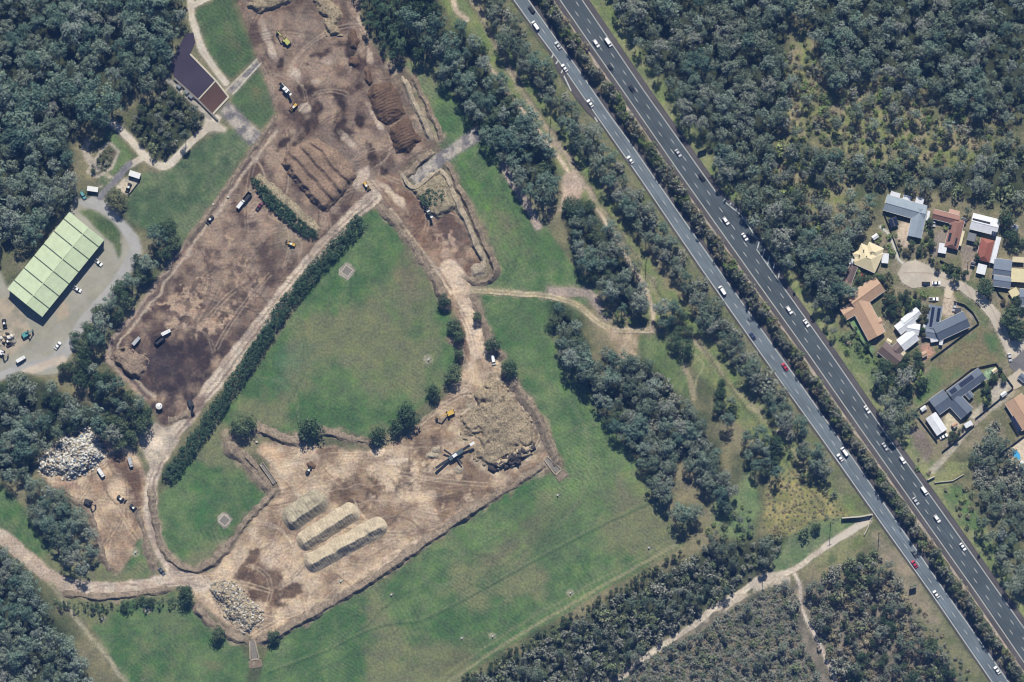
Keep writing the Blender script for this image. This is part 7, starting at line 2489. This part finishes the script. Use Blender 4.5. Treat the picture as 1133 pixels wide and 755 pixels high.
def loader(label, x, y, a, m, z=0.05):
    t = thing('wheel_loader', label, 'loader', W3(x, y, z), R(-a))
    t.scale = (0.78, 0.78, 0.78)
    MB().box(-3.2, -0.6, -1.1, 1.1, 0.9, 2.3, 0.15).build('engine_cover', m, t, 0.1)
    MB().box(-0.6, 1.8, -0.7, 0.7, 0.8, 1.5, 0.1).build('front_frame', m, t, 0.06)
    c = MB().box(-0.9, 0.7, -0.75, 0.75, 1.5, 3.2, 0.12).build('cab', GLASS, t, 0.05)
    MB().box(-0.85, 0.6, -0.7, 0.7, 3.2, 3.32).build('cab_roof', WHT, c)
    wm = wheel_mesh(0.8, 0.6)
    for xx in (-2.1, 1.3):
        for s in (-1, 1):
            obj('wheel', wm, t, (xx, s * 1.15, 0.8))
    for s in (-1, 1):
        MB().beam((0.9, s * 0.55, 1.6), (3.3, s * 0.55, 0.7), 0.25, 0.35).build('lift_arm', m, t)
    MB().prism_y([(3.2, 0.1), (4.3, 0.1), (3.6, 0.3), (3.4, 1.2), (3.1, 1.2)], -1.5, 1.5).build('bucket', DARKM, t)


def screener(label, x, y, a, m, L=14.0, arms=True, z=0.05):
    t = thing('screening_plant', label, 'screening plant', W3(x, y, z), R(-a))
    h = L / 2
    for s in (-1, 1):
        MB().box(-3.0, 2.0, s * 1.1 - 0.3, s * 1.1 + 0.3, 0, 0.9, 0.2).build('track', DARKM, t)
    MB().box(-3.6, 2.6, -1.0, 1.0, 0.9, 1.6).build('chassis', m, t)
    MB().prism_y([(-h * 0.2, 1.6), (h * 0.35, 1.6), (h * 0.45, 3.4), (-h * 0.3, 3.0)], -1.2, 1.2).build('screen_box', m, t, 0.05)
    MB().box(-h * 0.1, h * 0.12, -0.9, 0.9, 3.3, 3.9, 0.1).build('engine_cover', WHT, t)
    MB().beam((h * 0.3, 0, 1.9), (h, 0, 4.4), 1.4, 0.3).build('feed_conveyor', RUBB, t)
    MB().box(h * 0.82, h * 1.05, -0.7, 0.7, 4.2, 4.8).build('hopper', WHT, t)
    MB().beam((-h * 0.2, 0, 1.4), (-h, 0, 3.6), 1.5, 0.35).build('tail_conveyor', RUBB, t)
    if arms:
        MB().beam((-h * 0.1, 0.9, 1.4), (-h * 0.25, h * 0.48, 3.2), 1.0, 0.3).build('side_conveyor', RUBB, t)
        MB().beam((0.4, -0.9, 1.4), (0.9, -h * 0.48, 3.2), 1.0, 0.3).build('side_conveyor', RUBB, t)


screener('long dark grey screening plant with two side conveyors in the middle of the mulch yard', 503, 504, -34, mat('plant_grey', alb(84, 96, 98), 0.6, 0.15), 25.0)
for k, (x, y, r) in enumerate(((479, 504, 7), (508, 519, 6), (482, 498, 5))):
    heap('product_heap', ['pale cone of product under the tail conveyor of the screening plant', 'pale cone of product under the lower side conveyor of the screening plant', 'pale cone of product under the upper side conveyor of the screening plant'][k],
         [(x + r * math.cos(q * 0.7), y + r * 0.8 * math.sin(q * 0.7)) for q in range(9)], 1.5, 0.7, M_STONE, 0.5)
excavator('yellow excavator with raised boom at the edge of the large mulch pile', 498, 457, 158, YEL, reach=1.1)
excavator('yellow-green excavator digging in the upper yard', 317, 46, 225, mat('machine_lime', alb(178, 178, 98), 0.5, 0.12))
excavator('dark excavator at the bend of the haul road below the compost yard', 211, 447, 70, DARKM, reach=0.7)
loader('yellow wheel loader in the upper yard below the white screener', 325, 119, 130, YEL)
screener('white screening machine standing at the left edge of the upper yard', 316, 99, 45, WHT, 9.0, False)
loader('yellow wheel loader at the lower edge of the compost yard', 322, 270, 200, YEL)
loader('dark wheel loader on the track along the compost yard', 232.5, 243, 130, DARKM)
loader('dark twin loader machine in the top left of the mulch yard', 342, 520, -60, DARKM)
loader('small loader at the junction above the pit yard', 405.5, 206, 60, YEL)
excavator('teal machine in the depot scrap area', 29, 370, -30, TEAL, reach=0.6)
loader('dark machine in the depot scrap area', 5, 358, 80, DARKM)
loader('second dark machine in the depot scrap area', 9, 378, 60, DARKM)
excavator('white excavator in the depot yard at the far left edge', 1, 390, 20, WHT, reach=0.6)
excavator('small dark excavator at the lower end of the waste yard', 98, 556, 20, DARKM, reach=0.6)
loader('small dark loader below the white truck in the waste yard', 134, 552, 35, DARKM)
loader('small machine at the narrow bottom of the waste yard bank', 148, 562, 40, DARKM)
screener('small dark screening machine in the pit yard beside the green waste', 474, 234, 60, DARKM, 8.0, False)


def container(label, x, y, a, L, Wd, h, m, name='site_hut'):
    t = thing(name, label, 'hut', W3(x, y, 0.05), R(-a))
    MB().box(-L / 2, L / 2, -Wd / 2, Wd / 2, 0, h).build('shell', m, t, 0.04)
    MB().box(-L / 2 - 0.1, L / 2 + 0.1, -Wd / 2 - 0.1, Wd / 2 + 0.1, h + 0.004, h + 0.14, 0.05).build('roof', WHT, t)
    MB().box(-0.45, 0.45, -Wd / 2 - 0.04, -Wd / 2 + 0.02, 0.05, 2.0).build('door', GLASS, t)
    MB().box(L * 0.25, L * 0.42, -Wd / 2 - 0.03, -Wd / 2 + 0.02, 1.1, 1.9).build('window', GLASS, t)


container('white site hut on the grass above the depot drive', 149.5, 193.5, 18, 6.2, 3.0, 2.7, WHT)
container('pale flat hut at the start of the depot drive', 103, 209.5, 8, 6.0, 2.6, 2.6, MET)
loader('dark machine on the gravel in front of the white site hut', 142.5, 207.5, 110, DARKM)
wall_line('kerb_wall', [(155, 199), (148, 209), (142, 216)], 0.25, 0.9, FENCE_M)
tag(bpy.data.objects['kerb_wall'], 'short dark wall beside the white site hut', 'wall')

t = thing('water_tank', 'round white water tank at the corner of the compost yard', 'tank', W3(176.3, 449.5, 0))
MB().tube((0, 0, 0), (0, 0, 3.0), 1.75, n=24).build('shell', WHT, t)
MB().tube((0, 0, 3.004), (0, 0, 3.5), 1.8, 0.3, 24).build('roof', WHT, t)
MB().tube((0.9, 0.3, 3.2), (0.9, 0.3, 3.5), 0.3, n=10).build('hatch', MET, t)

# wells, pits and small site furniture
CER_W = mat('well_paint', alb(188, 188, 180), 0.7, 0.1)
for k, (x, y, r) in enumerate(WELLS):
    lab = ['gas well head below the lowest mulch windrow field edge', 'white capped gas well on the bank below the mulch windrows', 'gas well on a pale pad near the lower field track', 'gas well on a pale pad at the right end of the lower field track',
           'gas well on a pale pad at the left end of the lower field track', 'gas well ringed by gravel in the right of the middle field', 'white post below the right spillway', 'bare gravel gas well beside the field track',
           'gas well with pipework on the grass triangle beside the waste yard', 'gas well pad in the bottom left field', 'pale gravel well patch in the bottom left field'][k]
    t = thing('gas_well', lab, 'well', W3(x, y, 0.0))
    MB().tube((0, 0, -0.1), (0, 0, 1.1), 0.4, 0.36, 12).build('casing', CER_W if k != 8 else CONC_D, t)
    MB().tube((0, 0, 1.104), (0, 0, 1.25), 0.5, 0.45, 12).build('cap', CER_W, t)
    MB().beam((0.5, 0, 0.5), (1.8, 0.6, 0.3), 0.16, 0.16).build('pipe', MET, t)
for lab, x, y, a in (('square gravel-edged drainage pit beside the long hedge', 384, 300, 35), ('square gravel-edged drainage pit in the small lower field', 248.5, 576, 40)):
    t = thing('drain_pit', lab, 'drain', W3(x, y, 0.0), R(-a))
    for i in range(4):
        o = MB().box(-2.4, 2.4, 2.1, 2.5, -0.1, 0.5).build('kerb', CONC, t)
        o.rotation_euler = (0, 0, i * math.pi / 2)
    MB().box(-2.1, 2.1, -2.1, 2.1, 0.05, 0.2).build('grate', CONC_D, t)
for k, (x, y) in enumerate(((284, 489), (288.5, 515), (252, 218), (236, 226))):
    t = tag(MB().prism_y([(-0.8, 0), (0.8, 0), (0.6, 0.8), (-0.5, 0.9)], -0.6, 0.5).build('concrete_block', CONC, None, 0.12), ['pale block on the bank at the left corner of the mulch yard', 'pale block on the inner bank of the mulch yard', 'pale block on the edge of the track beside the grass paddock', 'second pale block lower on the track beside the grass paddock'][k], 'block')
    t.location = W3(x, y, 0.05)
t = thing('settling_trough', 'long narrow concrete trough on the left bank of the mulch yard', 'trough', W3(297, 524, 0.3), R(-55))
for s in (-1, 1):
    MB().box(-6.5, 6.5, s * 1.1 - 0.15, s * 1.1 + 0.15, 0, 0.9).build('side_wall', CONC_W, t)
MB().box(-6.5, 6.5, -0.94, 0.94, 0, 0.2).build('floor_slab', CONC_D, t)
MB().box(-6.9, -6.5, -1.3, 1.3, 0, 1.0).build('end_wall', CONC_W, t)

# power poles
PWOOD = mat('pole_timber', alb(120, 108, 94), 0.9, 0.2, 2.0)
CER = mat('insulator', alb(160, 160, 158), 0.4, 0.1)
for x, y, lab in ((609, 133, 'power pole beside the upper service track'), (715, 287, 'power pole beside the middle service track'), (844.5, 630, 'power pole at the bend of the walking path'), (919, 578, 'power pole on the lawn above the concrete path'),
                  (972.5, 590, 'power pole on the dry bank beside the underpass'), (1071, 290, 'street pole in front of the white and red house')):
    t = thing('power_pole', lab, 'pole', W3(x, y, 0), R(20))
    H = 15.0 if 'street' not in lab else 8.0
    MB().tube((0, 0, -0.3), (0, 0, H), 0.24, 0.15, 8).build('post', PWOOD, t)
    MB().beam((-1.3, 0.2, H - 0.6), (1.3, 0.2, H - 0.6), 0.14, 0.16).build('cross_arm', PWOOD, t)
    for q in (-1.15, 0, 1.15):
        MB().tube((q, 0.2, H - 0.5), (q, 0.2, H - 0.15), 0.07, 0.05, 6).build('insulator', CER, t)

# big roadside signs
SIGN_G = mat('sign_green', alb(24, 92, 66), 0.5, 0.05)
for x, y, a, w_, hh, lab in ((777, 163, -20, 5.2, 4.2, 'large road sign on the right verge of the highway'), (1010, 648, -15, 4.0, 4.0, 'road sign on the dry bank left of the left carriageway'), (879, 321, -30, 1.6, 2.2, 'small road sign on the right verge below the lay-by'),
                             (615.5, 79, -30, 1.6, 2.4, 'small road sign beside the upper lay-by of the left carriageway'), (1083, 612, -30, 1.6, 2.2, 'small road sign on the right shoulder near the bottom'), (802, 219, -30, 1.4, 2.2, 'small road sign at the upper end of the right lay-by')):
    t = thing('road_sign', lab, 'sign', W3(x, y, 0), R(-a))
    MB().box(-w_ / 2, w_ / 2, -0.06, 0.06, 1.8, 1.8 + hh).build('panel', SIGN_G, t)
    for s in (-1, 1):
        MB().tube((s * w_ * 0.32, 0.12, -0.3), (s * w_ * 0.32, 0.12, 1.8 + hh), 0.1, n=8).build('post', MET, t)

# guard rail along the upper left shoulder
t = thing('guard_rail', 'steel guard rail along the left edge of the left carriageway', 'guard rail')
gy = np.arange(20, 58, 4.0)
for a, b in zip(gy[:-1], gy[1:]):
    p, q = Vector(W3(at_y(LL, a) - 4.5, a, 0.65)), Vector(W3(at_y(LL, b) - 4.5, b, 0.65))
    MB().beam(p, q, 0.1, 0.32).build('rail', MET, t)
    MB().tube((p.x, p.y, -0.2), (p.x, p.y, 0.85), 0.06, n=6).build('post', MET, t)
# ================================================================ the air between the ground and the camera
def haze():
    m = bpy.data.materials.new('haze_air')
    m.use_nodes = True
    nt = m.node_tree
    nt.nodes.clear()
    out = nt.nodes.new('ShaderNodeOutputMaterial')
    v = nt.nodes.new('ShaderNodeVolumePrincipled')
    v.inputs['Color'].default_value = (0.16, 0.38, 1.0, 1)
    v.inputs['Density'].default_value = 0.000032
    v.inputs['Anisotropy'].default_value = 0.0
    nt.links.new(v.outputs[0], out.inputs['Volume'])
    mb = MB()
    mb.box(-7000, 7000, -7000, 7000, -2.0, CAM_H + 20)
    o = mb.build('haze', m)
    tag(o, 'thin blue summer haze filling the air over the whole site', 'haze', kind='stuff')


haze()
